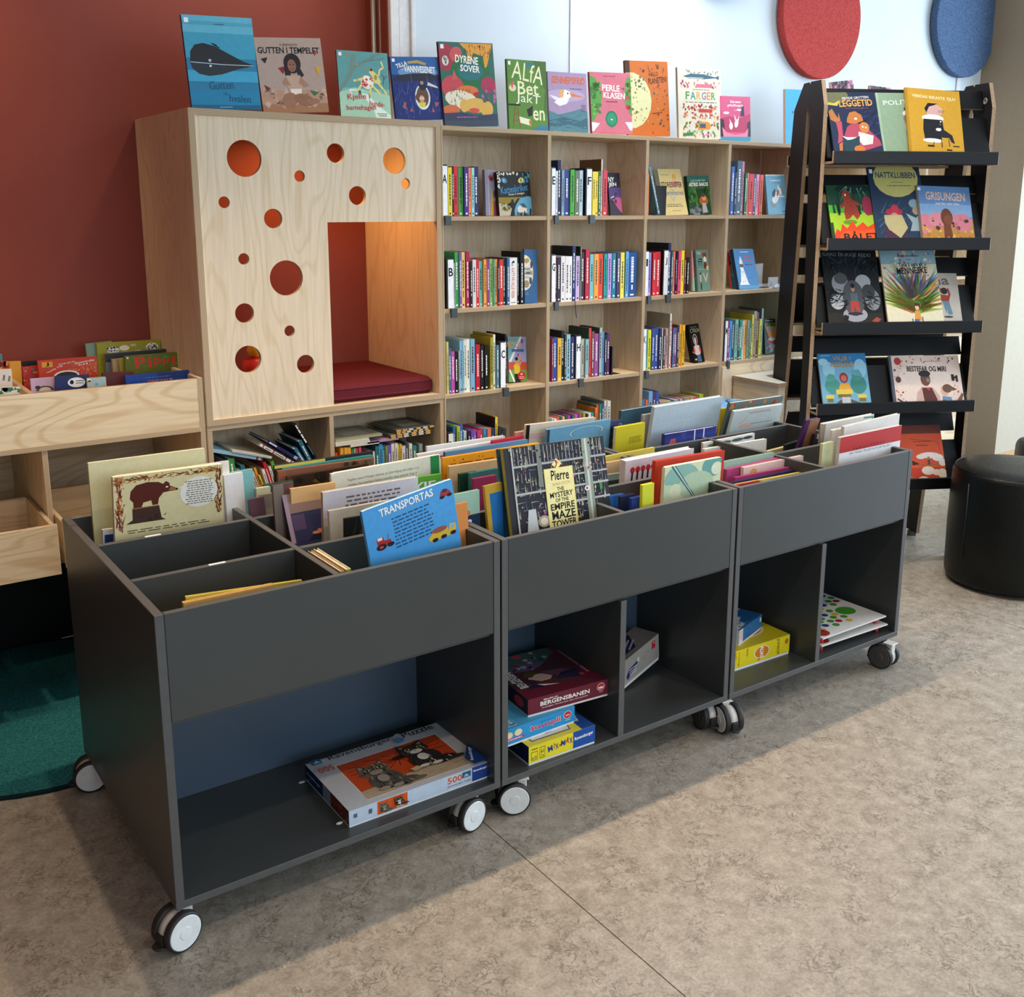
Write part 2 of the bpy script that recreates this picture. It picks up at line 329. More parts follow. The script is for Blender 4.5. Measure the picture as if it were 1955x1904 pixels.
def draw(mb, art, place, asp=1.0, mat=0):
    """art on a unit square; place(u, v, layer) -> point. asp = width / height"""
    L = [0]
    def put(P, c):
        P = clip(P)
        if len(P) > 2:
            ar = sum(P[i - 1][0] * P[i][1] - P[i][0] * P[i - 1][1] for i in range(len(P)))
            if ar < 0: P = P[::-1]
            mb.poly([place(u, v, L[0]) for u, v in P], mat, lin(c))
    for a in art:
        L[0] += 1; k = a[0]
        if k == 'r': put([(a[1], a[2]), (a[3], a[2]), (a[3], a[4]), (a[1], a[4])], a[5])
        elif k == 'e':
            ro = R_(a[6]) if len(a) > 6 else 0; P = []
            for i in range(18):
                t = 2 * math.pi * i / 18; x = a[3] * math.cos(t) * asp; y = a[4] * math.sin(t)
                P.append((a[1] + (x * math.cos(ro) - y * math.sin(ro)) / asp, a[2] + x * math.sin(ro) + y * math.cos(ro)))
            put(P, a[5])
        elif k == 'p': put(list(a[1]), a[2])
        elif k == 'l':
            P = a[1]; w = a[2]
            for i in range(len(P) - 1):
                (x0, y0), (x1, y1) = P[i], P[i + 1]; dx = (x1 - x0) * asp; dy = y1 - y0; d = math.hypot(dx, dy) or 1
                ox = -dy / d * w / 2 / asp; oy = dx / d * w / 2; ex = dx / d * w * .3 / asp; ey = dy / d * w * .3
                put([(x0 + ox - ex, y0 + oy - ey), (x0 - ox - ex, y0 - oy - ey), (x1 - ox + ex, y1 - oy + ey), (x1 + ox + ex, y1 + oy + ey)], a[3])
        elif k == 't':                                             # text fitted into a box, optional turn
            s, x0, y0, x1, y1, c = a[1:7]; ro = R_(a[7]) if len(a) > 7 else 0; bold = min(a[8], .022) if len(a) > 8 else .01
            vs, fs = text_geo(s, bold); n = len(mb.v); cx, cy = (x0 + x1) / 2, (y0 + y1) / 2
            for x, y in vs:
                dx = (x - .5) * (x1 - x0) * asp; dy = (y - .5) * (y1 - y0)
                mb.v.append(Vector(place(cx + (dx * math.cos(ro) - dy * math.sin(ro)) / asp, cy + dx * math.sin(ro) + dy * math.cos(ro), L[0])))
            for f in fs: mb.face([n + i for i in f], mat, lin(c))
        elif k == 'T':                                             # title running down a spine
            vs, fs = text_geo(a[1], .015); n = len(mb.v)
            for x, y in vs: mb.v.append(Vector(place(.25 + .5 * y, .78 - .64 * x, L[0])))
            for f in fs: mb.face([n + i for i in f], mat, lin(a[2]))
        elif k == 'ln':                                            # small print: lines of dashes
            x0, y0, x1, y1, nl, c = a[1:7]; rr = random.Random(int(x0 * 97 + y0 * 31 + nl)); ro = R_(a[7]) if len(a) > 7 else 0
            st = (y1 - y0) / nl; cx, cy = (x0 + x1) / 2, (y0 + y1) / 2
            for i in range(nl):
                x = x0 + rr.random() * .03; yy = y1 - (i + .75) * st; xe = x1 - rr.random() * .14 * (x1 - x0)
                while x < xe:
                    w = min((.02 + .05 * rr.random()) * (x1 - x0) * 2.2, xe - x + .01); Q = []
                    for px, py in ((x, yy), (x + w, yy), (x + w, yy + st * .42), (x, yy + st * .42)):
                        dx = (px - cx) * asp; dy = py - cy; Q.append((cx + (dx * math.cos(ro) - dy * math.sin(ro)) / asp, cy + dx * math.sin(ro) + dy * math.cos(ro)))
                    put(Q, c); x += w + .018 * (x1 - x0) * 1.6
        elif k == 'd':                                             # scatter of blots
            n_, x0, y0, x1, y1, r0, r1, cs, seed = a[1:10]; rr = random.Random(seed)
            for i in range(n_):
                cx = x0 + rr.random() * (x1 - x0); cy = y0 + rr.random() * (y1 - y0); r = r0 + rr.random() * (r1 - r0); an = rr.random() * 6.28; kk = rr.choice((3, 4, 5, 6))
                put([(cx + r * (.6 + .5 * rr.random()) * math.cos(an + 6.283 * q / kk) / asp, cy + r * (.6 + .5 * rr.random()) * math.sin(an + 6.283 * q / kk)) for q in range(kk)], rr.choice(cs))
        elif k == 's':                                             # strokes fanning out
            n_, x0, y0, x1, y1, ln, w, cs, seed, a0, a1 = a[1:12]; rr = random.Random(seed)
            for i in range(n_):
                cx = x0 + rr.random() * (x1 - x0); cy = y0 + rr.random() * (y1 - y0); an = R_(a0 + rr.random() * (a1 - a0)); l = ln * (.5 + rr.random())
                dx, dy = math.cos(an) * l / asp, math.sin(an) * l; ox, oy = -math.sin(an) * w / asp, math.cos(an) * w
                put([(cx - ox, cy - oy), (cx + ox, cy + oy), (cx + dx, cy + dy)], rr.choice(cs))

# ------------------------------------------------------------------ books
DASH = {}
def book(name, M, w, h, t, color, label, cat='book', group=None, art=None, back=None, spine=None, pages='paper', rnd_c=0, sp_art=None, parts=True, mat='print', v0=0):
    """local frame: x from the spine, y from front cover to back cover, z up"""
    c = lin(color); cb = lin(back or color); cs = lin(spine or color)
    bt = min(.0028, t * .22); m = MB()
    if rnd_c:
        o = [(0, 0), (w - rnd_c, 0), (w - .3 * rnd_c, .3 * rnd_c), (w, rnd_c), (w, h - rnd_c), (w - .3 * rnd_c, h - .3 * rnd_c), (w - rnd_c, h), (rnd_c, h), (.3 * rnd_c, h - .3 * rnd_c), (0, h - rnd_c)]
        I = Matrix.Identity(4)
        m.prism(o, I, bt, 0, c); m.prism(o, Matrix.Translation((0, t - bt, 0)), bt, 0, cb)
    else:
        m.box((0, 0, 0), (w, bt, h), 0, c); m.box((0, t - bt, 0), (w, t, h), 0, cb)
    m.box((0, bt, .0005), (bt, t - bt, h - .0005), 0, cs)
    root = m.build(name, mat, None, world=M, label=label, cat=cat, group=group)
    if parts:
        q = MB(); ins = .0035 if not rnd_c else .001
        q.box((bt, bt, ins), (w - ins, t - bt, h - ins))
        q.build('pages', pages, root, world=M)
    if art:
        q = MB(); draw(q, art, lambda u, v, L: (u * w, -.00015 - L * .00004, (v0 + (1 - v0) * v) * h), w / (h * (1 - v0)))
        q.build('cover_print', mat, root, world=M)
    if sp_art:
        q = MB(); draw(q, sp_art, lambda u, v, L: (-.0002 - L * .00005, t - u * t, v * h), t / h)
        q.build('spine_print', mat, root, world=M)
    return root
NAMES = [('white', 'e8e6e2'), ('cream', 'e6dcc0'), ('black', '161616'), ('charcoal', '36393c'), ('grey', '8c9190'), ('red', 'cc2c34'), ('dark red', '7a2830'), ('orange', 'e88a40'), ('golden yellow', 'f0b838'),
         ('yellow', 'e8dc3c'), ('olive', '9a9a50'), ('lime green', 'a8c848'), ('green', '469a50'), ('dark green', '2a5a44'), ('teal', '2f9490'), ('mint', 'a0cfc4'), ('light blue', '90bcd8'), ('blue', '4a7cb8'), ('dark blue', '2a3a70'),
         ('navy', '20263c'), ('purple', '7a50b0'), ('lilac', 'b8a0d4'), ('pink', 'ea92b0'), ('magenta', 'b8407a'), ('plum', '5c2a58'), ('brown', '7c5238'), ('beige', 'c0b094')]
def cname(h):
    a = lin(h); best = min(NAMES, key=lambda n: sum((x ** .4545 - y ** .4545) ** 2 for x, y in zip(a[:3], lin(n[1])[:3]))); return best[0]
ORD = ['first', 'second', 'third', 'fourth', 'fifth', 'sixth', 'seventh', 'eighth', 'ninth', 'tenth', 'eleventh', 'twelfth', 'thirteenth', 'fourteenth', 'fifteenth', 'sixteenth', 'seventeenth', 'eighteenth', 'nineteenth', 'twentieth', 'twenty-first', 'twenty-second', 'twenty-third', 'twenty-fourth', 'twenty-fifth', 'twenty-sixth', 'twenty-seventh', 'twenty-eighth']
def contrast(c):
    a = lin(c); return 'f2efe8' if (.3 * a[0] + .6 * a[1] + .1 * a[2]) < .22 else '33302e'
def spine_marks(c, rr, text=None):
    k = contrast(c)
    if text: return [('T', text, k if k != '33302e' else 'c8582c'), ('r', .2, .04, .8, .055, '2a2a2a'), ('d', 5, .2, .84, .8, .92, .02, .03, ['2a2a2a'], 3)]
    A = []; v = .9 - rr.random() * .12; e = .3 + rr.random() * .15
    while v > e:                                                     # title as a broken vertical line
        l = .02 + rr.random() * .05; A.append(('r', .36, v - l, .64, v, k)); v -= l + .012
    if rr.random() < .6:
        v = e - .05; l = .06 + .08 * rr.random(); A.append(('r', .42, v - l, .58, v, k))
    A.append(('r', .3, .04, .7, .075, k if rr.random() < .6 else 'e8e2d4'))
    return A
def spine_row(place, group, z, Yf, Z, rows, dmax=.23):
    """upright books, spines outward: rows = (x0, x1, ytop, colour, {options}) in the zoom frame Z"""
    prev = -9
    for i, r in enumerate(rows):
        x0, x1, vt, c = r[:4]; op = r[4] if len(r) > 4 else {}
        rr = random.Random(int(x0 * 7 + vt)); a = onY(*Z(x0, vt), Yf); b = onY(*Z(x1, vt), Yf)
        yy = Yf + (0 if 'y' in op else rr.random() * .010)
        X0 = max(a.x, prev + .0004); t = b.x - X0; h = a.z - z; prev = b.x
        if t < .003: continue
        dep = min(dmax, max(.11, h * (.62 + .1 * rr.random())))
        M = Matrix.Translation((b.x, yy, z)) @ Matrix.Rotation(R_(90), 4, 'Z')
        nm = op.get('n') or (cname(c) + ' book')
        book('book', M, dep, h, t, c, f"{nm}, {ORD[i]} spine from the left {place}", 'book', group,
             back=op.get('side'), sp_art=op.get('art') or spine_marks(c, rr, op.get('t')), spine=op.get('spine'))
def spine_line(A, B, tpx, c, Yf, label, group, depth=.16, sp_art=None, back=None, zmin=None):
    """book with spine outward, leaning or lying: A, B = ends (top, bottom) of the left/lower long edge of its spine"""
    PA = onY(*A, Yf); PB = onY(*B, Yf); ax = PA - PB; h = ax.length; ax.normalize(); pp = Vector((ax.z, 0, -ax.x))
    t = tpx * (PA - CAM).dot(RZ) / FPX
    M = Matrix(((0, -pp.x, ax.x), (1, 0, 0), (0, -pp.z, ax.z))).to_4x4(); M.translation = PB + pp * t
    if zmin is not None:
        lo = min((M @ Vector(p)).z for p in ((0, 0, 0), (0, t, 0), (0, 0, h), (0, t, h)))
        if lo < zmin: M.translation.z += zmin - lo
    rr = random.Random(int(A[0] * 3 + A[1]))
    return book('book', M, depth, h, t, c, label, 'book', group, sp_art=sp_art or spine_marks(c, rr), back=back)
def face_book(TL, TR, O, zb, lean, color, label, art=None, group=None, t=.012, ex=Vector((1, 0, 0)), ey=Vector((0, 1, 0)), name='picture_book', cat='book', wmin=None, vis=None, **kw):
    """cover-out book whose foot stands at height zb on the plane through O; TL, TR = its top corners in the photograph"""
    le = R_(lean); up = Vector((0, 0, math.cos(le))) + ey * math.sin(le); n = ex.cross(up)
    O = Vector((O.x, O.y, zb)) if isinstance(O, Vector) else Vector((0, O, zb))
    def hit(p):
        d = ray(*p); P = CAM + d * ((O - CAM).dot(n) / d.dot(n)); q = P - O; return q.dot(ex), q.dot(up)
    (a0, b0), (a1, b1) = hit(TL), hit(TR); ro = math.atan2(b1 - b0, a1 - a0); w = math.hypot(a1 - a0, b1 - b0)
    if wmin: w = wmin
    # lowest corner touches the support
    if ro >= 0: h = b0 / math.cos(ro)
    else: h = (b0 - w * abs(math.sin(ro))) / math.cos(ro)
    bx = a0 + h * math.sin(ro); bz = b0 - h * math.cos(ro)
    o = O + ex * bx + up * bz; X = ex * math.cos(ro) + up * math.sin(ro); Zv = up * math.cos(ro) - ex * math.sin(ro); Yv = Zv.cross(X)
    M = Matrix((X, Yv, Zv)).transposed().to_4x4(); M.translation = o
    if vis: kw['v0'] = max(0, min(.8, (hit(vis)[1] - bz) / h))
    return book(name, M, w, h, t, color, label, cat, group, art=art, **kw)

# ------------------------------------------------------------------ the room
YB = 1.488                                                            # fronts of the wall furniture
floor = boxpart('floor', (-4, -7, -.06), (9, 2.15, -.002), 'seam', None, bev=0, kind='structure')
G = .0016
for x0, x1, y0, y1 in ((-4, -1.79, -7, 2.15), (-1.79, .904, -7, 2.15), (.904, 3.6, -7, 2.15), (3.6, 6.27, -7, .68), (3.6, 6.27, .68, 2.15), (6.27, 9, -7, 2.15)):
    boxpart('floor_sheet', (x0 + G, y0 + G, -.002), (x1 - G, y1 - G, 0), 'linoleum', floor, bev=0)
boxpart('wall_side', (-2.6, -1.2, 0), (-2.45, 2.15, 3.45), 'red_paint', None, bev=0, kind='structure')  # unseen red wall added to block side light and bounce red
boxpart('wall_left', (-4, 2.15, 0), (1.70, 2.30, 3.45), 'red_paint', None, bev=0, kind='structure')
wb = boxpart('wall_back', (1.70, 1.95, 0), (9, 2.30, 3.45), 'white_paint', None, bev=0, mats=None, kind='structure')
m = MB(); m.box((1.694, 1.952, 0), (1.70, 2.149, 3.45)); m.build('wall_return', 'red_paint', wb)
# pale frame and panel joints of the white wall
boxpart('frame_strip', (1.70, 1.93, 0), (1.742, 1.95, 3.45), 'frame_paint', wb, .003)
boxpart('frame_strip', (1.744, 1.936, 0), (1.80, 1.95, 3.45), 'frame_paint', wb, .003)
boxpart('frame_strip', (1.80, 1.925, 0), (1.822, 1.95, 3.45), 'frame_paint', wb, .003)
xj = onY(1092, 60, 1.945).x
boxpart('joint_strip', (xj - .012, 1.944, 0), (xj + .006, 1.95, 3.45), 'frame_paint', wb, .001)
xj = onY(1830, 150, 1.945).x
boxpart('joint_strip', (xj - .02, 1.94, 0), (xj + .02, 1.95, 3.45), 'frame_paint', wb, .001)
m = MB(); m.box((6.27, 1.58, 0), (9, 1.95, 3.45), mats={'x-': 0, 'y-': 1}); m.build('wall_right', ['taupe_paint', 'light_plaster'], None, kind='structure')  # side shade and window light put into the two face colours
boxpart('baseboard_right', (6.25, 1.56, 0), (9, 1.58, .07), 'wood_skirting', None, .002, kind='structure')
boxpart('ceiling', (-4, -7, 3.45), (9, 2.30, 3.55), 'ceiling_paint', None, bev=0, kind='structure')
for u in (713, 728):                                                  # two steel pipes in the corner
    p = onY(u, 50, 2.05 if u == 713 else 2.02)
    t = empty('heating_pipe', (p.x, p.y, 0), 'slim bright steel pipe in the dark corner, ' + ('left' if u == 713 else 'right') + ' one of two', 'pipe', 'heating pipes in the corner')
    m = MB(); m.tube([(p.x, p.y, 0), (p.x, p.y, 3.45)], .011, 12); m.build('tube', 'steel', t)
    for z in (.9, 2.0, 3.0):
        boxpart('pipe_clip', (p.x - .006, p.y + .008, z), (p.x + .006, 2.15, z + .02), 'steel', t, .001)
# felt discs
for nm, u0, u1, vb, mat, lab in (('red', 1493, 1641, 151, 'felt_red', 'large round red felt acoustic panel on the white wall'), ('blue', 1776, None, 147, 'felt_blue', 'large round slate blue felt acoustic panel beside the taupe corner')):
    yf = 1.89
    if nm == 'red':
        b = onY(1570, 151, yf); r = .345; c = Vector((onY(1568, 100, yf).x, yf, b.z + r))
    else:
        b = onY(1836, 147, yf); r = .345; c = Vector((b.x + .02, yf, b.z + r))
    t = empty('felt_disc', c, lab, 'acoustic panel', 'felt discs on the wall')
    M = Matrix.Translation(c) @ Matrix.Rotation(R_(90), 4, 'X')
    m = MB(); m.lathe([(r - .004, -.05), (r, -.044), (r, -.004), (r - .004, 0)], M, 72); m.build('felt_body', mat, t)
    m = MB(); m.lathe([(r * .6, -.0595), (r * .6, -.0503)], M, 24); m.build('wall_spacer', 'metal_black', t)
p = onY(1385, -6, 1.89)
t = empty('felt_disc', (p.x, 1.89, p.z + .345), 'felt acoustic panel whose grey lower rim just dips into the top of view', 'acoustic panel', 'felt discs on the wall')
m = MB(); M = Matrix.Translation((p.x, 1.89, p.z + .345)) @ Matrix.Rotation(R_(90), 4, 'X')
m.lathe([(.341, -.05), (.345, -.044), (.345, -.004), (.341, 0)], M, 64); m.build('felt_body', 'felt_blue', t)
# round rug
rc = Vector((.0, 1.535, 0)); rug = empty('round_rug', rc, 'dark green round rug under the low wooden book browser', 'rug')
m = MB(); m.lathe([(.605, .0005), (.605, .007), (.0, .0075)], Matrix.Translation(rc), 96, smooth=False); m.build('rug_pile', 'rug', rug)
m = MB(); m.lathe([(.622, .0004), (.624, .005), (.619, .009), (.609, .0095), (.605, .007)], Matrix.Translation(rc), 96); m.build('bound_edge', 'rug_edge', rug)

# ------------------------------------------------------------------ tall bookcase
T = .018; ZS = (1.737, 1.350, .981, .605, .235); YK = 1.775
UP = [1.680, 2.227, 2.807, 3.363, 3.92, 4.48, 5.04, 5.6]; ZT = 2.102
bc = empty('bookcase', (1.684, YB, 0), 'long birch plywood bookcase with square compartments along the white wall', 'bookcase')
EV = {'y-': 1}; EV2 = {'y-': 1, 'z+': 2}
for x in UP: boxpart('upright', (x, YB, 0), (x + (T if x > 1.7 else .006), YK, ZT - T), ['ply_v', 'edge_x'], bc, .0008, EV)
boxpart('top_board', (1.680, YB, ZT - T), (5.618, YK + .012, ZT), ['ply_h', 'edge_z'], bc, .0008, EV)
for i in range(7):
    a, b = UP[i] + (T if i else .006), UP[i + 1]
    boxpart('back_panel', (a, YK, .06), (b, YK + .01, ZT - T), 'ply_v', bc, 0)
    for k, z in enumerate(ZS):
        if i >= 3 and k > 2: continue
        boxpart('shelf', (a, YB + .004, z - T), (b, YK, z), ['ply_h', 'edge_z'], bc, .0008, EV)
    if i < 3: boxpart('plinth', (a, YB + .02, 0), (b, YB + .038, .235 - T), 'ply_h', bc, .0008)
    else: boxpart('front_panel', (a, YB + .004, .0), (b, YB + .02, .981 - T), 'ply_h', bc, .0008)
boxpart('end_stile', (3.381, YB - .006, 0), (3.45, YB + .004, .955), 'ply_v', bc, .0008)

# ------------------------------------------------------------------ reading box with round holes, on its low base shelf
x0, x1, y1, z0, z1 = .641, 1.678, 2.148, .968, 2.117
rb = empty('reading_box', (x0, YB, z0), 'birch plywood reading nook box with round holes and a square entrance', 'reading nook')
TT = .024
boxpart('side_panel', (x0, YB, z0), (x0 + TT, y1, z1), ['ply_v', 'edge_x'], rb, .0008, EV)
boxpart('side_panel', (x1 - TT, YB, z0), (x1, y1, z1), ['ply_v', 'edge_x'], rb, .0008, EV)
boxpart('top_board', (x0 + TT, YB, z1 - TT), (x1 - TT, y1, z1), ['ply_h', 'edge_z'], rb, .0008, EV)
boxpart('bottom_board', (x0 + TT, YB, z0), (x1 - TT, y1, z0 + TT), ['ply_h', 'edge_z'], rb, .0008, EV)
boxpart('back_panel', (x0 + TT, y1 - .012, z0 + TT), (x1 - TT, y1, z1 - TT), 'red_paint', rb, 0)
fx0, fx1, fz0, fz1 = x0 + TT, x1 - TT, z0 + TT, z1 - TT; yf = YB + .008
cu = bpy.data.curves.new('front', 'CURVE'); cu.dimensions = '2D'; cu.fill_mode = 'BOTH'; cu.extrude = .009
def sp(P):
    s = cu.splines.new('POLY'); s.points.add(len(P) - 1)
    for q, (x, z) in zip(s.points, P): q.co = (x - fx0, z - fz0, 0, 1)
    s.use_cyclic_u = True
ox0 = onY(630, 560, yf).x; oz1 = 1.717
sp([(fx0, fz0), (ox0, fz0), (ox0, oz1), (fx1, oz1), (fx1, fz1), (fx0, fz1)])
for u, v, r in ((466.5, 302.6, 33), (640.6, 292.4, 16.5), (753, 307, 21.5), (572, 336.5, 10), (774.4, 350.5, 8.8), (682.4, 373.6, 16), (428, 386.3, 10.7), (521.6, 417.4, 17.4),
                (465.5, 494.5, 10.5), (547, 531, 31.5), (467, 598, 18), (553, 632, 9.8), (474, 686, 25), (583.5, 695, 16.3)):
    c = onY(u, v, yf); rr = (onY(u + r, v, yf) - onY(u - r, v, yf)).length / 2
    sp([(c.x + rr * math.cos(i * math.pi / 20), c.z + rr * math.sin(i * math.pi / 20)) for i in range(40)])
tmp = bpy.data.objects.new('front', cu); me = bpy.data.meshes.new_from_object(tmp); bpy.data.objects.remove(tmp)
for v in me.vertices: v.co = Vector((v.co.x, .009 - v.co.z, v.co.y))
me.materials.clear(); me.materials.append(MATS['ply_v']); me.materials.append(MATS['edge_y'])
for p in me.polygons: p.material_index = 0 if abs(p.normal.y) > .5 else 1; p.use_smooth = False
fo = bpy.data.objects.new('front_panel', me); col.objects.link(fo); fo.parent = rb; fo.matrix_local = Matrix.Translation((fx0 - x0, yf - YB, fz0 - z0))
cz = z0 + TT
cs = empty('seat_cushion', (1.16, 1.6, cz), 'flat burgundy seat cushion lying in the reading nook box', 'cushion')
m = MB(); m.box((fx0 + .006, yf + .025, cz), (fx1 - .004, y1 - .02, cz + .072), bev=.02); m.build('cushion_body', 'cushion', cs)
m = MB(); P = [(fx0 + .02, yf + .027, cz + .056), (fx1 - .018, yf + .027, cz + .056)]; m.tube(P, .004, 6)
m.tube([(p[0], p[1] - .001, cz + .018) for p in P], .004, 6); m.build('piping', 'cushion', cs)
# toy seen through the lowest hole
p = onY(480, 690, 1.78); ty = empty('toy_bird', (p.x, p.y, cz + .072), 'small red, yellow and green toy behind the lowest left hole of the box', 'toy')
m = MB(); m.lathe([(.0, 0), (.05, .01), (.062, .05), (.045, .1), (.0, .115)], Matrix.Translation((p.x + .01, p.y, cz + .072)), 20); m.build('body', 'plastic_red', ty)
m = MB(); m.lathe([(.0, 0), (.03, .01), (.036, .035), (.02, .065), (.0, .07)], Matrix.Translation((p.x + .02, p.y, cz + .18)), 16); m.build('head', 'plastic_yellow', ty)
m = MB(); m.lathe([(.0, 0), (.07, .004), (.07, .018), (.0, .022)], Matrix.Translation((p.x - .0, p.y, cz + .0725)), 20); m.build('base', 'plastic_green', ty)

bs = empty('base_shelf', (.641, YB, 0), 'low birch plywood shelf with two cluttered compartments under the reading nook box', 'shelf')
for a, b in ((.641, .659), (1.139, 1.157), (1.66, 1.678)): boxpart('upright', (a, YB + .004, 0), (b, y1 - .02, z0 - T - .0005), ['ply_v', 'edge_x'], bs, .0008, EV)
boxpart('top_board', (.641, YB + .004, z0 - T - .0005), (1.678, y1 - .02, z0 - .0005), ['ply_h', 'edge_z'], bs, .0008, EV)
for a, b in ((.659, 1.139), (1.157, 1.66)):
    boxpart('back_panel', (a, 1.80, 0), (b, 1.812, z0 - T - .001), 'ply_v', bs, 0)
    for z in (.605, .235): boxpart('shelf', (a, YB + .008, z - T), (b, 1.80, z), ['ply_h', 'edge_z'], bs, .0008, EV)

# ------------------------------------------------------------------ low wooden book browser at the left
bx0, bx1, by1 = -1.15, .632, 2.148
wbu = empty('wooden_book_browser', (bx1, 1.486, 0), 'low birch plywood book browser with open top bins, beside the reading nook box', 'book browser')
yw = 1.486
boxpart('side_panel', (bx1 - T, yw, .50), (bx1, by1, 1.157), ['ply_v', 'edge_x'], wbu, .0008, EV)
boxpart('side_panel', (bx0, yw, .50), (bx0 + T, by1, 1.157), ['ply_v', 'edge_x'], wbu, .0008, EV)
boxpart('front_panel', (bx0 + T, yw + .002, .972), (bx1 - T, yw + .02, 1.155), ['ply_h', 'edge_z'], wbu, .0008, {'z+': 1})
boxpart('bin_floor', (bx0 + T, yw, .954), (bx1 - T, by1, .972), ['ply_h', 'edge_z'], wbu, .0008, EV)
boxpart('bin_back', (bx0 + T, by1 - T, .972), (bx1 - T, by1, 1.15), 'ply_h', wbu, .0008)
boxpart('bin_divider', (.047, yw + .02, .972), (.063, by1 - T, 1.15), ['ply_d', 'edge_x'], wbu, .0008, {'z+': 1})
boxpart('upright', (.062, yw + .006, .56), (.08, by1 - T, .954), ['ply_v', 'edge_x'], wbu, .0008, EV)
boxpart('upright', (-.5, yw + .006, .56), (-.482, by1 - T, .954), ['ply_v', 'edge_x'], wbu, .0008, EV)
boxpart('tray_shelf', (bx0 + T, yw + .004, .542), (bx1 - T, by1, .56), ['ply_h', 'edge_z'], wbu, .0008, EV)
boxpart('lower_back', (bx0 + T, by1 - .03, .02), (bx1 - T, by1 - .018, .54), 'black_board', wbu, 0)  # black sheet added as the deep shade below the trays
boxpart('tray_back', (bx0 + T, by1 - .012, .56), (bx1 - T, by1, .954), 'ply_h', wbu, .0)
def tray(x0, x1, ya, yb, lab):
    t = empty('pull_out_tray', (x0, ya, .5605), lab, 'drawer', 'pull out trays of the wooden browser')
    za, zb_ = .5605, .735
    boxpart('front_panel', (x0, ya, za), (x1, ya + .016, zb_), ['ply_h', 'edge_z'], t, .0008, {'z+': 1})
    boxpart('back_panel', (x0 + .014, yb - .014, za + .01), (x1 - .014, yb, zb_ - .012), 'ply_h', t, .0008)
    for s in (x0, x1 - .014): boxpart('side_panel', (s, ya + .016, za + .01), (s + .014, yb, zb_ - .012), ['ply_d', 'edge_x'], t, .0008, {'z+': 1})
    boxpart('tray_bottom', (x0 + .014, ya + .016, za + .01), (x1 - .014, yb - .014, za + .018), 'ply_h', t, 0)
    return za + .018
zt = tray(-.47, .058, 1.32, 1.80, 'birch tray pulled out the furthest, at the left edge of view')
tray(.084, .60, 1.37, 1.86, 'birch tray pulled out behind the left end of the dark cart')
for k, (x, y, ro, c, l) in enumerate(((-.14, 1.42, 8, 'd8a830', 'yellow board book lying in the left pulled out tray'), (-.05, 1.56, -30, '2f4f98', 'blue board book lying in the left pulled out tray'))):
    M = Matrix.Translation((x, y, zt + .0005 + k * .013)) @ Matrix.Rotation(R_(ro), 4, 'Z') @ Matrix.Rotation(R_(-90), 4, 'X')
    M = M @ Matrix.Translation((0, -.012, 0))
    book('board_book', M, .14, .12, .012, c, l, art=[('r', .1, .1, .9, .9, 'e8c050' if k == 0 else '5a80c0'), ('r', .3, .3, .6, .7, '20305a')])

# ------------------------------------------------------------------ bench in front of the bookcase, and the blue floor cushion
be = empty('podium_bench', (3.46, .95, 0), 'boxy birch plywood bench with a pale grey top against the long bookcase', 'bench')
BP = [(3.458, 1.484), (3.458, 1.17), (3.52, 1.17), (3.605, 1.39), (4.60, 1.39), (4.60, 1.484)]
HZ = Matrix(((1, 0, 0), (0, 0, 1), (0, 1, 0))).to_4x4()              # outline in x,y; extruded along z
def slab(name, P, z0, z1, mats, side=None):
    m = MB(); m.prism(P, Matrix.Translation((0, 0, z0)) @ HZ, z1 - z0, 0, None, side); return m.build(name, mats, be)
slab('bench_top', BP, .885, .905, ['table_top', 'brown_edge'], 1)
slab('bench_body', [(3.464, 1.482), (3.464, 1.176), (3.516, 1.176), (3.60, 1.396), (4.594, 1.396), (4.594, 1.482)], 0, .8845, ['ply_d'])
fc = empty('floor_cushion', (3.16, 1.20, 0), 'light blue cloth bean bag between the carts and the bookcase', 'bean bag')
m = MB(); m.lathe([(.02, 0), (.24, .012), (.29, .10), (.29, .30), (.28, .60), (.22, .78), (.09, .840), (.0, .843)], Matrix.Translation((3.16, 1.20, 0)), 40)
for v in m.v:
    a = math.atan2(v.y - 1.20, v.x - 3.16); k = 1 + .02 * math.sin(5 * a + v.z * 9); v.x = 3.16 + (v.x - 3.16) * k; v.y = 1.20 + (v.y - 1.20) * k
m.build('bag', 'blue_cloth', fc)
m = MB(); m.lathe([(.03, 0), (.035, .006), (.0, .012)], Matrix.Translation((3.16, 1.20, .8425)), 16); m.build('top_button', 'blue_cloth', fc)

# ------------------------------------------------------------------ leather poufs
def pouf(c, r, h, lab):
    t = empty('leather_pouf', c, lab, 'pouf', 'round black poufs')
    m = MB(); m.lathe([(r - .03, .012), (r - .008, .02), (r, .045), (r + .004, h * .5), (r, h - .035), (r - .006, h - .016), (r - .022, h - .005), (r * .6, h + .003), (0, h + .006)], Matrix.Translation(c), 72); m.build('cover', 'leather', t)
    m = MB(); m.tube([Vector(c) + Vector(((r - .0125) * math.cos(i * math.pi / 32), (r - .0125) * math.sin(i * math.pi / 32), h - .010)) for i in range(65)], .0025, 6); m.build('top_seam', 'metal_black', t)
    m = MB(); m.lathe([(r - .06, 0), (r - .05, .0125)], Matrix.Translation(c), 40); m.build('base', 'metal_black', t)
    an = R_(165)
    m = MB(); p = Vector(c) + Vector((math.cos(an) * (r + .003), math.sin(an) * (r + .003), .16)); m.tube([p, p + Vector((0, 0, h - .22))], .004, 6); m.build('side_seam', 'metal_black', t)
pouf((4.10, .245, 0), .285, .575, 'round black leather pouf standing beside the right end of the dark carts')
pouf((5.3, .62, 0), .26, .46, 'round black pouf at the right edge of view, behind the nearer pouf')

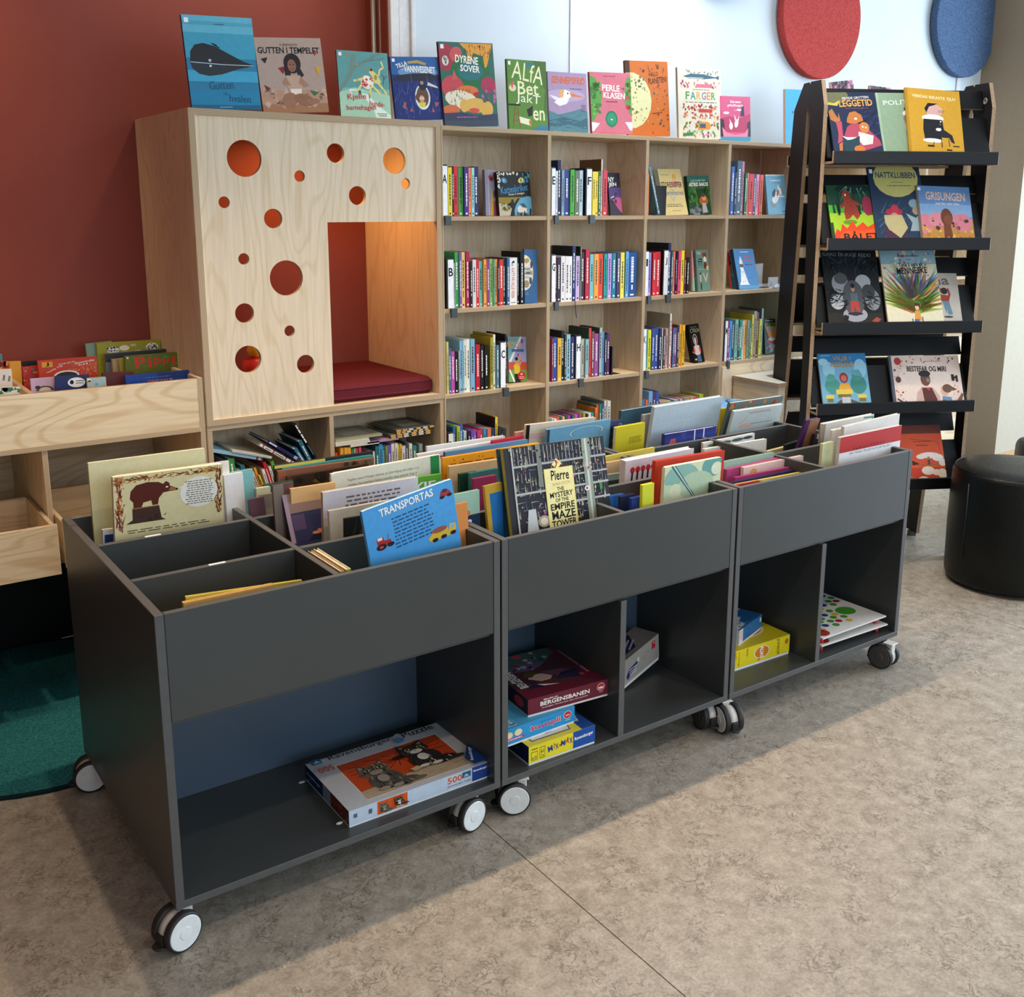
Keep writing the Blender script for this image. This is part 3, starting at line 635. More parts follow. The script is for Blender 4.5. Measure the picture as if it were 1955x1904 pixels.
# ------------------------------------------------------------------ three dark book carts
ZB0, ZB1, ZP, ZC, ZF, DEP = .109, .129, .597, .868, .600, .92
TS = .022
def castor(cart, u, v, far, cap='cap_white', pt=None):
    p = pt or onZ(u, v, 0); f = Vector((far[0], far[1], 0)).normalized(); r = .0505; p = Vector((p.x, p.y, r)) + f * .010
    fwd = Vector((-f.y, f.x, 0)); fwd = fwd if fwd.x > 0 else -fwd
    M = Matrix((f, fwd, Vector((0, 0, 1)))).transposed().to_4x4()
    gap = .050; mid = p + f * (gap / 2)
    A0 = Matrix((fwd, Vector((0, 0, 1)), fwd.cross(Vector((0, 0, 1))))).transposed().to_4x4(); A0.translation = mid
    m = MB(); m.lathe([(.030, -.0135), (r - .006, -.0125), (r - .005, 0), (r - .006, .0125), (.030, .0135)], A0, 32)
    m.box((-.014, .012, .01), (.014, .040, ZB0 - r - .004), bev=.003, M=Matrix.Translation(mid) @ M)
    m.box((-.021, .004, ZB0 - r - .004), (.021, .046, ZB0 - r - .0004), bev=.001, M=Matrix.Translation(mid) @ M)
    c = m.build('castor', 'fork', cart)
    for k in (0, 1):
        q = p + f * (gap * k); o = -1 if k == 0 else 1
        A = A0.copy(); A.translation = q
        m = MB(); m.lathe([(r - .006, -.011), (r - .001, -.009), (r, -.005), (r, .005), (r - .001, .009), (r - .006, .011)], A, 40); m.build('wheel', 'rubber', c)
        s = 1 if A.col[2].to_3d().dot(f * o) > 0 else -1
        B = A @ Matrix.Scale(s, 4, (0, 0, 1)) if s < 0 else A
        m = MB(); m.lathe([(r - .0065, .0108), (r - .0085, .0122), (.0165, .0118), (.0160, .0126), (.0150, .0132), (0, .0136)], B, 40, smooth=False); m.build('hub_cap', cap, c)
    m = MB(); q = mid - fwd * .048; m.lathe([(.018, -.003), (.020, 0), (.018, .003)], Matrix.Translation(q + Vector((0, 0, -.022))) @ M, 20); m.build('brake_pedal', 'rubber', c)
    m = MB(); m.box((-.0126, -.052, -.024), (.0126, -.030, .006), bev=.003, M=Matrix.Translation(mid) @ M); m.build('housing', 'rubber', c)
def cart(x, W, label, mid, castors):
    t = empty('book_cart', (x, 0, 0), label, 'book cart', 'dark rolling book carts in a row'); X = x + W; a, b = x + TS, X - TS
    L = ['laminate', 'laminate_edge']; e = {'y': 1, 'z+': 1}
    boxpart('bottom_board', (x, 0, ZB0), (X, DEP, ZB1), L, t, .0012, {'y': 1, 'x': 1})
    boxpart('side_panel', (x, 0, ZB1), (a, DEP, ZC), L, t, .0012, e); boxpart('side_panel', (b, 0, ZB1), (X, DEP, ZC), L, t, .0012, e)
    boxpart('front_panel', (a + .0006, .0008, ZP), (b - .0006, .018, ZC - .0006), L, t, .0012, {'z': 1})
    boxpart('back_panel', (a + .0006, DEP - .018, ZP), (b - .0006, DEP - .0008, ZC - .0006), L, t, .0012, {'z': 1})
    boxpart('bin_floor', (a, .018, ZF - .016), (b, DEP - .018, ZF), 'laminate', t, .0)
    boxpart('storage_back', (a, .449, ZB1), (b, .465, ZF - .016), 'laminate_blue', t, 0)
    mx = x + W * .486
    boxpart('bin_divider', (mx - .009, .018, ZF), (mx + .009, DEP - .018, ZC - .001), L, t, .0012, {'z+': 1})
    for y in (.268, .600):
        boxpart('bin_divider', (a, y - .009, ZF), (mx - .009, y + .009, ZC - .001), L, t, .0012, {'z+': 1})
        boxpart('bin_divider', (mx + .009, y - .009, ZF), (b, y + .009, ZC - .001), L, t, .0012, {'z+': 1})
    if mid: boxpart('storage_divider', (mx - .012, .0008, ZB1), (mx + .012, .449, ZP - .013), L, t, .0012, {'y': 1})
    for c in castors: castor(t, *c)
    return t
X1, X2, X3, W1, W2, W3 = 0, .955, 1.908, .95, .945, .956
c1 = cart(X1, W1, 'dark grey rolling book cart nearest the viewer, kitten puzzle on its lower shelf', False,
     [(357, 1816, (-.3, .95)), (906, 1588, (-.2, .98)), (177, 1514, (.2, .98)), (0, 0, (.2, 1), 'cap_white', Vector((.88, .84, 0)))])
c2 = cart(X2, W2, 'dark grey rolling book cart in the middle of the row, stacked board games below', True,
     [(983, 1558, (.42, .9)), (1331, 1391, (.9, -.25), 'cap_grey'), (0, 0, (.2, 1), 'cap_white', Vector((1.02, .84, 0))), (0, 0, (.2, 1), 'cap_white', Vector((1.84, .84, 0)))])
c3 = cart(X3, W3, 'dark grey rolling book cart at the far right end of the row, yellow game below', True,
     [(1405, 1393, (-.95, .25)), (1676, 1277, (.95, .1), 'cap_grey'), (0, 0, (.2, 1), 'cap_white', Vector((1.97, .84, 0))), (0, 0, (.2, 1), 'cap_white', Vector((2.8, .84, 0)))])
for y, u in ((.268, 417), (.6, 290)):                                 # paper strips on the divider tops
    p = onZ(u, 1078 if y < .3 else 1021, ZC); boxpart('paper_strip', (p.x - .022, y - .006, ZC - .0009), (p.x + .022, y + .004, ZC + .0001), 'card_white', c1, 0)

# ------------------------------------------------------------------ black A-frame display stand
EX = Vector((math.cos(R_(-27)), math.sin(R_(-27)), 0)); BK = Vector((-EX.y, EX.x, 0)); P0 = Vector((3.38, .886, 0)); UPV = Vector((0, 0, 1))
st = empty('display_stand', P0 + BK * .33, 'tall black A-frame display stand with sloping shelves of picture books', 'display stand')
def sframe(e0):
    cu = bpy.data.curves.new('f', 'CURVE'); cu.dimensions = '2D'; cu.fill_mode = 'BOTH'; cu.extrude = .0095
    def s(P):
        q = cu.splines.new('POLY'); q.points.add(len(P) - 1)
        for k, (x, z) in zip(q.points, P): k.co = (x, z, 0, 1)
        q.use_cyclic_u = True
    s([(.070, 0), (.090, 2.238), (.136, 2.353), (.248, 2.356), (.257, 2.346), (.266, 2.356), (.329, 2.356), (.429, 2.240), (.472, 1.767), (.51, .96), (.535, .03), (.43, .03), (.343, 1.0), (.298, 1.767), (.278, 2.22), (.264, 2.260), (.244, 2.22), (.206, 1.767), (.158, 1.0), (.140, 0)])
    o = bpy.data.objects.new('f', cu); me = bpy.data.meshes.new_from_object(o); bpy.data.objects.remove(o)
    me.materials.clear(); me.materials.append(MATS['black_board_soft']); me.materials.append(MATS['brown_edge'])
    for p in me.polygons: p.material_index = 0 if abs(p.normal.z) > .5 else 1; p.use_smooth = False
    M = Matrix((BK, UPV, EX)).transposed().to_4x4(); M.translation = P0 + EX * (e0 + .0095)
    fr = bpy.data.objects.new('side_frame', me); col.objects.link(fr); fr.parent = st; fr.matrix_local = mw(st).inverted() @ M; WM[fr.name] = M
    return fr
EW = .855
sframe(0); fr = sframe(EW - .019)
for e0 in (.0095, EW - .0095):
    q = P0 + EX * e0 + BK * .49; m = MB(); m.box((-.02, -.014, 0), (.02, .014, .0305), bev=.002, M=Matrix.Translation(q) @ Matrix.Rotation(R_(-27), 4, 'Z')); m.build('foot', 'cap_grey', st)
SM = Matrix((EX, BK, UPV)).transposed().to_4x4(); SM.translation = P0
def sbox(name, a, b, mat, bev=.001, mats=None, M=None, parent=st):
    m = MB(); m.box(a, b, bev=bev, mats=mats, M=SM @ M if M else SM); return m.build(name, mat, parent)
LEAN = 22
LIPS = [2.029, 1.636, 1.242, .852, .462]
L2 = ['black_board', 'brown_edge']; LB = 24
for z in LIPS:
    for side in (0, 1):
        Q = Matrix.Identity(4) if side == 0 else Matrix.Translation((EW, .53, 0)) @ Matrix.Rotation(math.pi, 4, 'Z')
        sbox('shelf_lip', (.018, -.001, z - .058), (EW - .018, .011, z), L2, .003, {'x': 1}, Q)
        sbox('shelf_ledge', (.021, .011, z - .058), (EW - .021, .11, z - .046), L2, .001, {'x': 1, 'y': 1}, Q)
        T_ = Q @ Matrix.Translation((0, .052, z - .046)) @ Matrix.Rotation(R_(-LEAN), 4, 'X')
        sbox('back_slat', (.021, 0, .022), (EW - .021, .012, .225), L2, .001, {'z': 1}, T_)
        sbox('back_slat', (.021, 0, .272), (EW - .021, .012, .365), L2, .001, {'z': 1}, T_)
for d, z in ((.15, 2.27), (.22, 2.265)):
    m = MB(); A = Matrix((BK, UPV, -EX)).transposed().to_4x4()
    A.translation = P0 + EX * (EW - .019) + BK * d + UPV * z
    A = Matrix((UPV, BK, -EX)).transposed().to_4x4() if False else A
    m.lathe([(.016, 0), (.016, .003), (.010, .004), (.009, .002), (0, .002)], A, 20); m.build('bolt', 'steel', st)

# ------------------------------------------------------------------ cover drawings
def bar(c='f0f0ee'): return ('r', .03, .92, .09, .97, c)
A = {}
A['whale'] = [('r', 0, .55, 1, 1, '3f9ab8'), ('r', 0, .82, 1, 1, '5fb0c8'), ('r', 0, .9, 1, .94, '4f9fba'), ('r', 0, 0, 1, .2, '1f7ea8'), ('r', 0, .3, 1, .42, '3fa0c4'), ('r', 0, 0, 1, .05, '175f84'),
  ('p', [(.05, .51), (.07, .62), (.14, .69), (.26, .71), (.42, .68), (.62, .60), (.80, .53), (.96, .485), (.55, .49)], '26282b'), ('p', [(.05, .50), (.5, .48), (.96, .48), (.72, .44), (.48, .38), (.30, .36), (.16, .38), (.08, .43)], '2c3236'),
  ('l', [(.06, .505), (.5, .487), (.95, .482)], .006, 'cfd6d8'), ('e', .33, .527, .02, .014, 'dfe3e3'), ('e', .33, .468, .018, .012, 'cfd6d6'), ('e', .335, .527, .008, .007, '202020'), ('l', [(.38, .71), (.45, .69), (.40, .70), (.48, .665)], .012, '26282b'),
  ('ln', .42, .905, .58, .925, 1, '17506a'), ('t', 'Gutten', .28, .22, .63, .31, '1d5a78', 3), ('t', 'og', .47, .155, .53, .185, '1d5a78', 5), ('t', 'hvalen', .55, .08, .86, .16, '174f70', -3), ('ln', .38, .02, .58, .035, 1, 'a8d0e0'), bar()]
A['temple'] = [('r', 0, .0, 1, .3, 'b08a70'), ('r', 0, 0, 1, .12, '9c7050'), ('d', 40, 0, .1, 1, .32, .03, .07, ['b89680', 'a98570', 'c0a090'], 4), ('t', 'K. BORTOLOTTI', .37, .89, .63, .92, '1c1614'), ('t', 'GUTTEN I TEMPELET', .03, .79, .96, .875, '15100f', 0, .05),
  ('e', .52, .66, .13, .135, '241a18'), ('p', [(.38, .62), (.40, .46), (.48, .50), (.47, .62)], '241a18'), ('p', [(.60, .66), (.68, .50), (.60, .45), (.56, .6)], '2a1f1c'), ('e', .51, .63, .065, .085, '8a5f4a'), ('e', .485, .645, .012, .008, '201512'), ('e', .535, .645, .012, .008, '201512'), ('l', [(.49, .585), (.53, .585)], .008, '5a2e28'),
  ('p', [(.40, .50), (.62, .50), (.66, .40), (.60, .28), (.44, .28), (.38, .40)], 'b89a84'), ('p', [(.40, .48), (.46, .36), (.36, .38), (.34, .41)], 'a07860'), ('p', [(.62, .48), (.74, .36), (.66, .34), (.58, .40)], 'a07860'), ('p', [(.44, .32), (.62, .32), (.60, .22), (.46, .22)], 'e0d4c8'),
  ('e', .42, .17, .12, .10, '946a52', 20), ('e', .64, .17, .16, .08, '8c624a', -15), ('e', .78, .15, .1, .04, '946a52'),
  ('p', [(.06, .72), (.16, .74), (.12, .66)], '1f1c1c'), ('p', [(.06, .38), (.15, .33), (.09, .29)], '6a2a22'), ('p', [(.30, .60), (.40, .62), (.37, .52)], '8a1f28'), ('p', [(.86, .62), (.96, .60), (.90, .50)], 'c8a030'), ('p', [(.74, .30), (.88, .27), (.80, .22)], '3c6a3a'), ('p', [(.86, .83), (.92, .82), (.88, .76)], 'a82828')]
A['dog'] = [('r', 0, .45, 1, 1, '5f9a98'), ('p', [(0, .38), (.3, .46), (.7, .40), (1, .36), (1, 0), (0, 0)], 'a5cdb0'), ('p', [(.42, .38), (.5, .30), (.66, .14), (.70, 0), (1, 0), (1, .05), (.72, .22), (.56, .36)], 'dcebda'), ('p', [(0, .44), (.12, .56), (.22, .74), (.28, .96), (.36, .96), (.34, .82), (.50, .86), (.80, .99), (.9, .99), (.62, .86), (.36, .76), (.24, .6), (.0, .36)], '6f8a80'),
  ('l', [(.5, .85), (.7, .88), (.92, .92)], .014, '5f7a70'), ('l', [(.66, .87), (.72, .96)], .012, '5f7a70'), ('e', .56, .545, .13, .10, 'efe9d6', -25), ('d', 16, .44, .48, .68, .62, .018, .03, ['cc3a34'], 2), ('p', [(.60, .70), (.66, .74), (.78, .66), (.84, .56), (.78, .52), (.70, .54), (.66, .64)], 'dcd27c'), ('e', .735, .625, .03, .04, 'a88a48'), ('e', .655, .735, .022, .02, '1c1a18'),
  ('l', [(.48, .6), (.36, .57), (.30, .56)], .035, 'dcd27c'), ('l', [(.44, .5), (.36, .42)], .035, 'dcd27c'), ('l', [(.62, .48), (.60, .36)], .035, 'dcd27c'), ('l', [(.68, .48), (.80, .38)], .035, 'dcd27c'), ('l', [(.78, .54), (.88, .44), (.93, .38)], .035, 'dcd27c'), ('l', [(.80, .66), (.82, .74), (.90, .78), (.86, .86)], .026, 'e6dc98'),
  ('d', 6, .1, .72, .7, .95, .018, .028, ['d8743a', 'e0a060'], 9), ('l', [(.88, .52), (.90, .62), (.86, .68)], .008, '3a4a4c'), ('l', [(.90, .60), (.95, .66)], .008, '3a4a4c'), ('l', [(.24, .35), (.20, .42), (.34, .42)], .02, 'eef0e6'), ('e', .40, .39, .025, .03, '3f4a50'),
  ('t', 'Kjelle i', .15, .26, .60, .37, 'c23a34', 4, .012), ('t', 'hunde-', .58, .18, .88, .27, 'c23a34', -3, .012), ('t', 'barnehagen', .12, .10, .70, .20, 'c23a34', 2, .012), ('ln', .72, .03, .93, .09, 2, '6a7a6c'), bar()]
A['boat'] = [('r', 0, .72, 1, 1, '2f5f9a'), ('e', .55, .76, .42, .1, '6f96bc'), ('p', [(0, .66), (.2, .72), (.45, .74), (.8, .74), (1, .68), (1, .6), (0, .58)], '2a2c38'), ('r', 0, 0, 1, .62, '24306c'), ('s', 90, 0, .02, 1, .6, .14, .006, ['3a4c96', '18204c', '5468a8'], 6, 60, 120),
  ('e', .60, .36, .16, .2, 'dfe0dc'), ('e', .60, .37, .13, .165, '5a5048'), ('e', .58, .36, .14, .08, '6a4434'), ('e', .58, .335, .055, .055, 'd2a284'), ('e', .555, .345, .018, .014, 'e8e0d0'), ('e', .605, .345, .018, .014, 'e8e0d0'), ('p', [(.50, .28), (.66, .28), (.63, .20), (.53, .20)], 'd6cc4a'), ('e', .62, .53, .08, .06, '2b2a30'), ('e', .61, .59, .035, .03, 'b89078'),
  ('p', [(.72, .55), (.95, .5), (.93, .53), (.74, .6)], 'd8d4b8'), ('p', [(.16, .2), (.2, .28), (.25, .29), (.22, .22), (.24, .17)], 'a85a58'), ('p', [(.86, .2), (.84, .28), (.95, .27), (.9, .22)], 'a85a58'), ('p', [(.3, .14), (.34, .2), (.38, .13)], 'a85a58'), ('p', [(.76, .12), (.80, .19), (.84, .12)], 'a85a58'),
  ('p', [(.34, .925), (.56, .95), (.74, .90), (.72, .865), (.55, .90), (.36, .89)], 'b09a5a'), ('t', 'TILLA', .10, .84, .34, .91, 'f4f2ea', 16, .03), ('t', 'og', .19, .785, .25, .81, 'c8d0dc', 10), ('t', 'VANNVESENET', .26, .75, .92, .855, 'f4f2ea', -3, .04), bar()]
A['sleep'] = [('r', 0, 0, 1, 1, '35685a'), ('e', .12, .82, .2, .16, 'a33a48'), ('e', .30, .86, .12, .08, 'c85a58', 40), ('e', .55, .66, .36, .2, '2c6a40'), ('e', .55, .66, .24, .11, '2f6f72'), ('p', [(.38, .99), (.98, .99), (.94, .88), (.86, .72), (.82, .70), (.80, .84), (.62, .88), (.58, .78), (.53, .76), (.50, .9)], 'dc9a3c'), ('s', 26, .45, .84, .95, .98, .06, .006, ['4a3218'], 3, 240, 300),
  ('e', .2, .47, .2, .14, 'c24a50'), ('p', [(.2, .56), (.24, .68), (.30, .56)], 'cc5a5c'), ('e', .46, .43, .2, .06, 'd8763c'), ('e', .86, .5, .14, .1, 'a83a54'), ('e', .34, .32, .3, .11, 'e4d8bc', -8), ('s', 26, .1, .24, .56, .42, .07, .005, ['2a2620'], 8, 60, 110), ('p', [(.56, .40), (.68, .42), (.62, .34)], 'b82838'),
  ('e', .60, .25, .24, .09, 'd8aa54'), ('e', .80, .21, .12, .1, 'd8a850'), ('e', .38, .25, .08, .08, 'd8aa54'), ('e', .14, .2, .16, .06, 'cc6a40'), ('e', .56, .19, .1, .03, 'd2504a'), ('p', [(0, .16), (.3, .17), (.6, .13), (1, .15), (1, 0), (0, 0)], '3c3f58'), ('r', 0, 0, 1, .07, '3f4c54'), ('ln', .22, .1, .66, .125, 1, 'b86a9a'), ('d', 10, .72, .3, 1, .5, .02, .04, ['8a3a60', 'b06a90', '35685a'], 5),
  ('e', .1, .78, .06, .06, 'd8d4c8'), ('s', 12, .05, .72, .14, .8, .05, .005, ['3a3a3a'], 2, 60, 120), ('t', 'DYRENE', .28, .75, .70, .84, 'f4efe0', -5, .04), ('t', 'SOVER', .36, .65, .72, .73, 'f4efe0', -4, .04), bar()]
A['alfa'] = [('r', 0, 0, 1, 1, '5c8538'), ('p', [(.65, 1), (1, 1), (1, .2), (.9, .3), (.95, .6), (.8, .75)], '4f6e30'), ('r', .45, .9, .7, .97, '3f7a78'), ('t', 'ALfA', .12, .70, .92, .95, 'e8e4b8', -8, .0), ('t', 'Bet', .25, .51, .78, .70, 'e8e4b8', 0, .01), ('t', 'JakT', .20, .36, .82, .52, 'eeead0', -4, .0), ('t', 'en', .62, .15, .92, .30, 'e8e4b8', 0, .01), ('e', .12, .6, .09, .05, 'd8cfa8'), ('p', [(.06, .65), (.16, .7), (.12, .58)], 'd85a70'),
  ('p', [(.46, .3), (.62, .36), (.6, .22), (.5, .2)], '2a2a22'), ('l', [(.1, .04), (.18, .36)], .012, 'a04a28'), ('l', [(.28, .04), (.22, .36)], .012, 'a04a28'), ('l', [(.11, .14), (.25, .14)], .01, 'a04a28'), ('l', [(.13, .24), (.24, .24)], .01, 'a04a28'), ('r', .0, .35, .3, .375, '2c2a20'), ('p', [(.26, .2), (.54, .16), (.56, .07), (.28, .11)], 'e4e2c4'), ('p', [(.50, .15), (.58, .14), (.58, .07), (.52, .08)], 'c8702c'), ('p', [(.62, .03), (.8, .08), (1, .07), (1, .01), (.66, .01)], '3a78a0'), bar()]
A['swan'] = [('r', 0, .4, 1, 1, 'a98fae'), ('e', .45, .62, .5, .1, 'b9a2bc'), ('p', [(0, .36), (.25, .3), (.5, .34), (.8, .40), (1, .36), (1, 0), (0, 0)], '54808a'), ('p', [(0, .2), (.4, .26), (.8, .2), (1, .26), (1, .06), (.5, .14), (0, .08)], '3f6672'), ('s', 30, 0, .02, 1, .3, .14, .005, ['6f98a0', '35565f'], 4, -20, 20),
  ('p', [(.02, .62), (.2, .52), (.5, .5), (.54, .6), (.45, .64), (.36, .56), (.16, .60)], 'e4dee2'), ('p', [(.36, .60), (.42, .72), (.56, .68), (.58, .6), (.50, .56), (.46, .48), (.28, .44), (.14, .50)], 'efe9ea'), ('p', [(.55, .67), (.95, .595), (.58, .61)], 'e07a3c'), ('e', .50, .655, .018, .014, '201c20'), ('e', .33, .63, .06, .05, 'e8a478'), ('e', .35, .68, .05, .035, 'd8b458'),
  ('t', 'SENNEPSFRO', .09, .81, .95, .93, 'd8662e', 0, .03), ('l', [(.82, .81), (.92, .93)], .016, 'd8662e'), ('ln', .55, .72, .92, .75, 1, '5a4458'), ('ln', .82, .36, .96, .48, 4, '4a4450')]
A['pearl'] = [('r', 0, 0, 1, 1, 'd0707e'), ('d', 90, .2, .1, .8, .95, .008, .012, ['dc8490'], 4), ('p', [(0, .95), (.14, .9), (.28, .6), (.22, .45), (.08, .25), (0, .2)], '5a9a44'), ('p', [(1, .95), (.88, .9), (.82, .6), (.86, .45), (1, .3)], '5a9a44'), ('d', 30, .0, .3, .26, .85, .04, .06, ['74b050', '4a8038'], 3), ('d', 16, .86, .4, 1, .85, .04, .06, ['74b050', '4a8038', 'b84a50'], 6),
  ('p', [(0, .2), (.2, .18), (.04, .05), (0, .05)], 'e8e4e8'), ('p', [(1, .2), (.82, .2), (.94, .06), (1, .06)], 'dcdcec'), ('e', .49, .25, .15, .135, '2a7a58'), ('e', .49, .25, .11, .10, '35906a'), ('p', [(.46, .25), (.52, .25), (.49, .22)], 'eef4ee'), ('l', [(.49, .09), (.49, .12)], .01, '2a7a58'), ('t', 'PERLE', .29, .70, .72, .80, 'f6f0ea', -2, .03), ('t', 'og', .76, .72, .84, .76, '6a2a34'), ('t', 'KLASEN', .31, .58, .84, .68, 'f6f0ea', -2, .03), ('ln', .36, .51, .66, .55, 1, '6a3a40'), ('ln', .3, .93, .62, .95, 1, '5a2430'), ('ln', .16, .02, .6, .03, 1, 'a83a48')]
A['planet'] = [('r', 0, 0, 1, 1, 'c86a28'), ('e', .10, .48, .48, .37, 'd8d4a0'), ('d', 50, .05, .18, .5, .8, .012, .03, ['8a8a5c', '6a6440', 'a8a070', '5a5a48'], 3), ('d', 34, .58, .04, .96, .7, .012, .026, ['7a4a28', '3f5a5c', '8a3a20', 'a89060'], 8), ('d', 12, .3, .86, .98, .98, .012, .03, ['5a3a20', '8a5a38'], 5), ('t', 'HALLO', .54, .80, .76, .86, '3f2414', 4, .03), ('t', 'PLANETEN!', .52, .71, .96, .79, '3f2414', 6, .03), ('ln', .58, .30, .84, .33, 1, '3f2414', 5), ('r', 0, .84, .1, 1, '4a2c1c')]
A['farger'] = [('r', 0, 0, 1, 1, 'd6cfba'), ('p', [(.12, .88), (.3, .92), (.6, .92), (.86, .885), (.95, .91), (.95, .85), (.86, .87), (.6, .85), (.28, .85)], '3f6070'), ('p', [(.2, .87), (.6, .87), (.56, .855), (.3, .855)], 'b8bfb8'), ('d', 20, .1, .92, .95, .97, .012, .022, ['4a6a78', '6a8a90', '8a8a80'], 4), ('d', 34, .08, .73, .95, .83, .016, .03, ['d88a98', 'c85a68', 'e4b0b4', '8a4a50'], 5), ('r', .42, .73, .78, .78, 'd06a7a'),
  ('ln', .32, .69, .76, .71, 1, '5a5a50'), ('t', 'F', .17, .56, .26, .67, '5a8a48', 0, .05), ('t', 'A', .28, .56, .40, .67, '3f8a88', 0, .05), ('t', 'R', .42, .56, .52, .67, 'd8a03a', 0, .05), ('t', 'G', .54, .56, .64, .67, '8a7a9a', 0, .05), ('t', 'E', .66, .56, .74, .67, 'd88a3a', 0, .05), ('t', 'R', .76, .56, .86, .67, '5a9a58', 0, .05), ('ln', .16, .51, .9, .535, 1, '5a6a58'),
  ('d', 44, .1, .41, .92, .49, .014, .028, ['b83a30', 'd86a48', '8a2a24'], 6), ('d', 40, .1, .29, .92, .38, .014, .028, ['b84a38', 'd8884a', 'c86038'], 7), ('d', 44, .1, .14, .92, .25, .014, .028, ['c88a30', '6a5a20', '5a8a40', 'a86a28'], 8), ('d', 44, .1, .03, .92, .12, .014, .028, ['4a8a48', '2f6a40', '7aa850', 'd87aa0'], 9), ('p', [(.44, .13), (.72, .14), (.74, .20), (.66, .25), (.48, .24), (.44, .2)], 'd88a30'), ('r', .48, .16, .62, .22, '3a5a6a'), ('r', .46, .38, .78, .43, 'c03a34'), ('p', [(.08, .04), (.34, .05), (.30, .10), (.1, .08)], '4a7a48'), bar()]
A['gobul'] = [('r', 0, 0, 1, 1, 'd0567c'), ('p', [(0, .5), (.3, .56), (.6, .5), (1, .62), (1, .2), (0, .2)], 'b83a60'), ('r', 0, 0, 1, .1, '3a90b0'), ('p', [(0, .5), (.12, .48), (.16, .1), (0, .1)], '3a2438'), ('p', [(1, .46), (.9, .42), (.84, .1), (1, .1)], '3a2438'), ('p', [(.06, .32), (.2, .2), (.5, .14), (.8, .18), (.92, .3), (.9, .1), (.1, .1)], 'e0839a'), ('p', [(.66, .56), (.72, .8), (.78, .8), (.80, .56)], '3a2a48'), ('p', [(.74, .78), (.75, .88), (.77, .78)], '3a2a48'), ('e', .35, .34, .06, .08, 'f2ecec'), ('e', .53, .4, .06, .1, 'f2ecec', -20), ('p', [(.48, .46), (.46, .6), (.52, .5)], 'f2ecec'), ('p', [(.56, .46), (.62, .58), (.60, .46)], 'f2ecec'), ('p', [(.32, .4), (.30, .5), (.36, .42)], 'f2ecec'), ('e', .2, .63, .1, .03, 'f4d8e0'), ('e', .62, .7, .08, .025, 'f4d8e0'),
  ('t', 'Det store', .34, .85, .68, .91, 'f6eef0', 0, .02), ('t', 'gobulthoppet', .24, .76, .76, .83, 'f6eef0', 0, .02), ('ln', .42, .68, .6, .70, 1, 'f0dce4')]
A['bluefox'] = [('r', 0, 0, 1, 1, '36a0c8'), ('e', .7, .6, .3, .2, 'e4dcc8'), ('d', 16, .2, .1, .95, .9, .03, .06, ['e0709a', 'e8d8b0', '2a5a78', 'f0f0e8'], 3)]
A['comic'] = [('d', 90, 0, 0, 1, 1, .06, .12, ['c85a68', 'e8c8b0', '8a5a7a', 'f0e8e0', 'd8804a', '4a3a4a', 'e0a0b4'], 3)]
A['katte'] = [('r', 0, .38, 1, 1, '26251f'), ('r', 0, .25, 1, .42, '8a7a24'), ('r', 0, 0, 1, .28, 'b8b09a'), ('p', [(.52, .3), (.7, .4), (.9, .44), (1, .42), (1, 0), (.4, 0), (.46, .2)], '5fa0ba'), ('d', 22, .0, .62, .1, 1, .02, .035, ['ece4d4'], 4), ('d', 14, .1, .93, .7, 1, .02, .035, ['ece4d4'], 5), ('d', 22, .72, .75, 1, 1, .02, .045, ['5fa0ba', '4f90aa'], 6), ('d', 16, .06, .1, .3, .3, .03, .05, ['8a7a24', '6a5a1c'], 8), ('e', .21, .80, .09, .06, '4a80a8', -25), ('e', .20, .80, .03, .045, '8ab8d0'), ('e', .72, .80, .09, .06, 'd8c870', 25), ('e', .72, .80, .018, .045, '5a5030'),
  ('p', [(.32, 0), (.38, .16), (.26, .27), (.22, .25), (.36, .30), (.40, .38), (.45, .36), (.46, .28), (.60, .40), (.64, .38), (.52, .24), (.46, .12), (.46, 0)], '1c1b18'), ('p', [(.56, .06), (.56, .18), (.66, .26), (.84, .18), (.84, .06)], 'd8ccc0'), ('p', [(.62, .26), (.76, .28), (.86, .17), (.72, .18)], '3a5a64'), ('d', 20, .5, 0, 1, .08, .03, .05, ['4a6058', '2f3f3a', '7a8a80'], 9), ('t', 'Katteskriket', .08, .53, .92, .69, '3f8ab8', 6, .01), ('t', 'Frem 3 Amigos', .32, .46, .80, .52, 'e4dcc4', 5, .01), ('r', .93, .05, .98, .15, '1a1a1a')]
A['lilac'] = [('r', 0, 0, .28, 1, '8f8a9a'), ('r', .28, 0, .34, 1, 'b8b0bc'), ('d', 9, .4, .78, .95, .88, .04, .07, ['b05868'], 2), ('p', [(.45, 0), (.5, .35), (.6, .6), (.7, .35), (.66, 0)], 'd8b030'), ('p', [(.72, 0), (.76, .3), (.95, .36), (1, .3), (1, 0)], 'a84450'), ('e', .82, .48, .08, .09, '5a4048')]
A['ny'] = [('r', 0, .62, 1, 1, '2e2a32'), ('r', 0, .35, 1, .66, '584478'), ('p', [(.3, .36), (.7, .44), (1, .4), (1, .05), (.7, .15), (.4, .3)], 'c45a84'), ('p', [(0, .34), (.4, .28), (.7, .14), (1, .04), (1, 0), (0, 0)], '3c3844'), ('l', [(.12, .40), (.4, .44), (.6, .52)], .05, '3c3444'), ('l', [(.14, .41), (.4, .45)], .02, 'f0ece8'), ('e', .52, .33, .1, .05, '4a3050'), ('t', 'NY', .02, .78, .5, .90, 'f4f2ee', -2, .03), ('t', 'JEN', .02, .66, .66, .77, 'f4f2ee', 3, .03)]
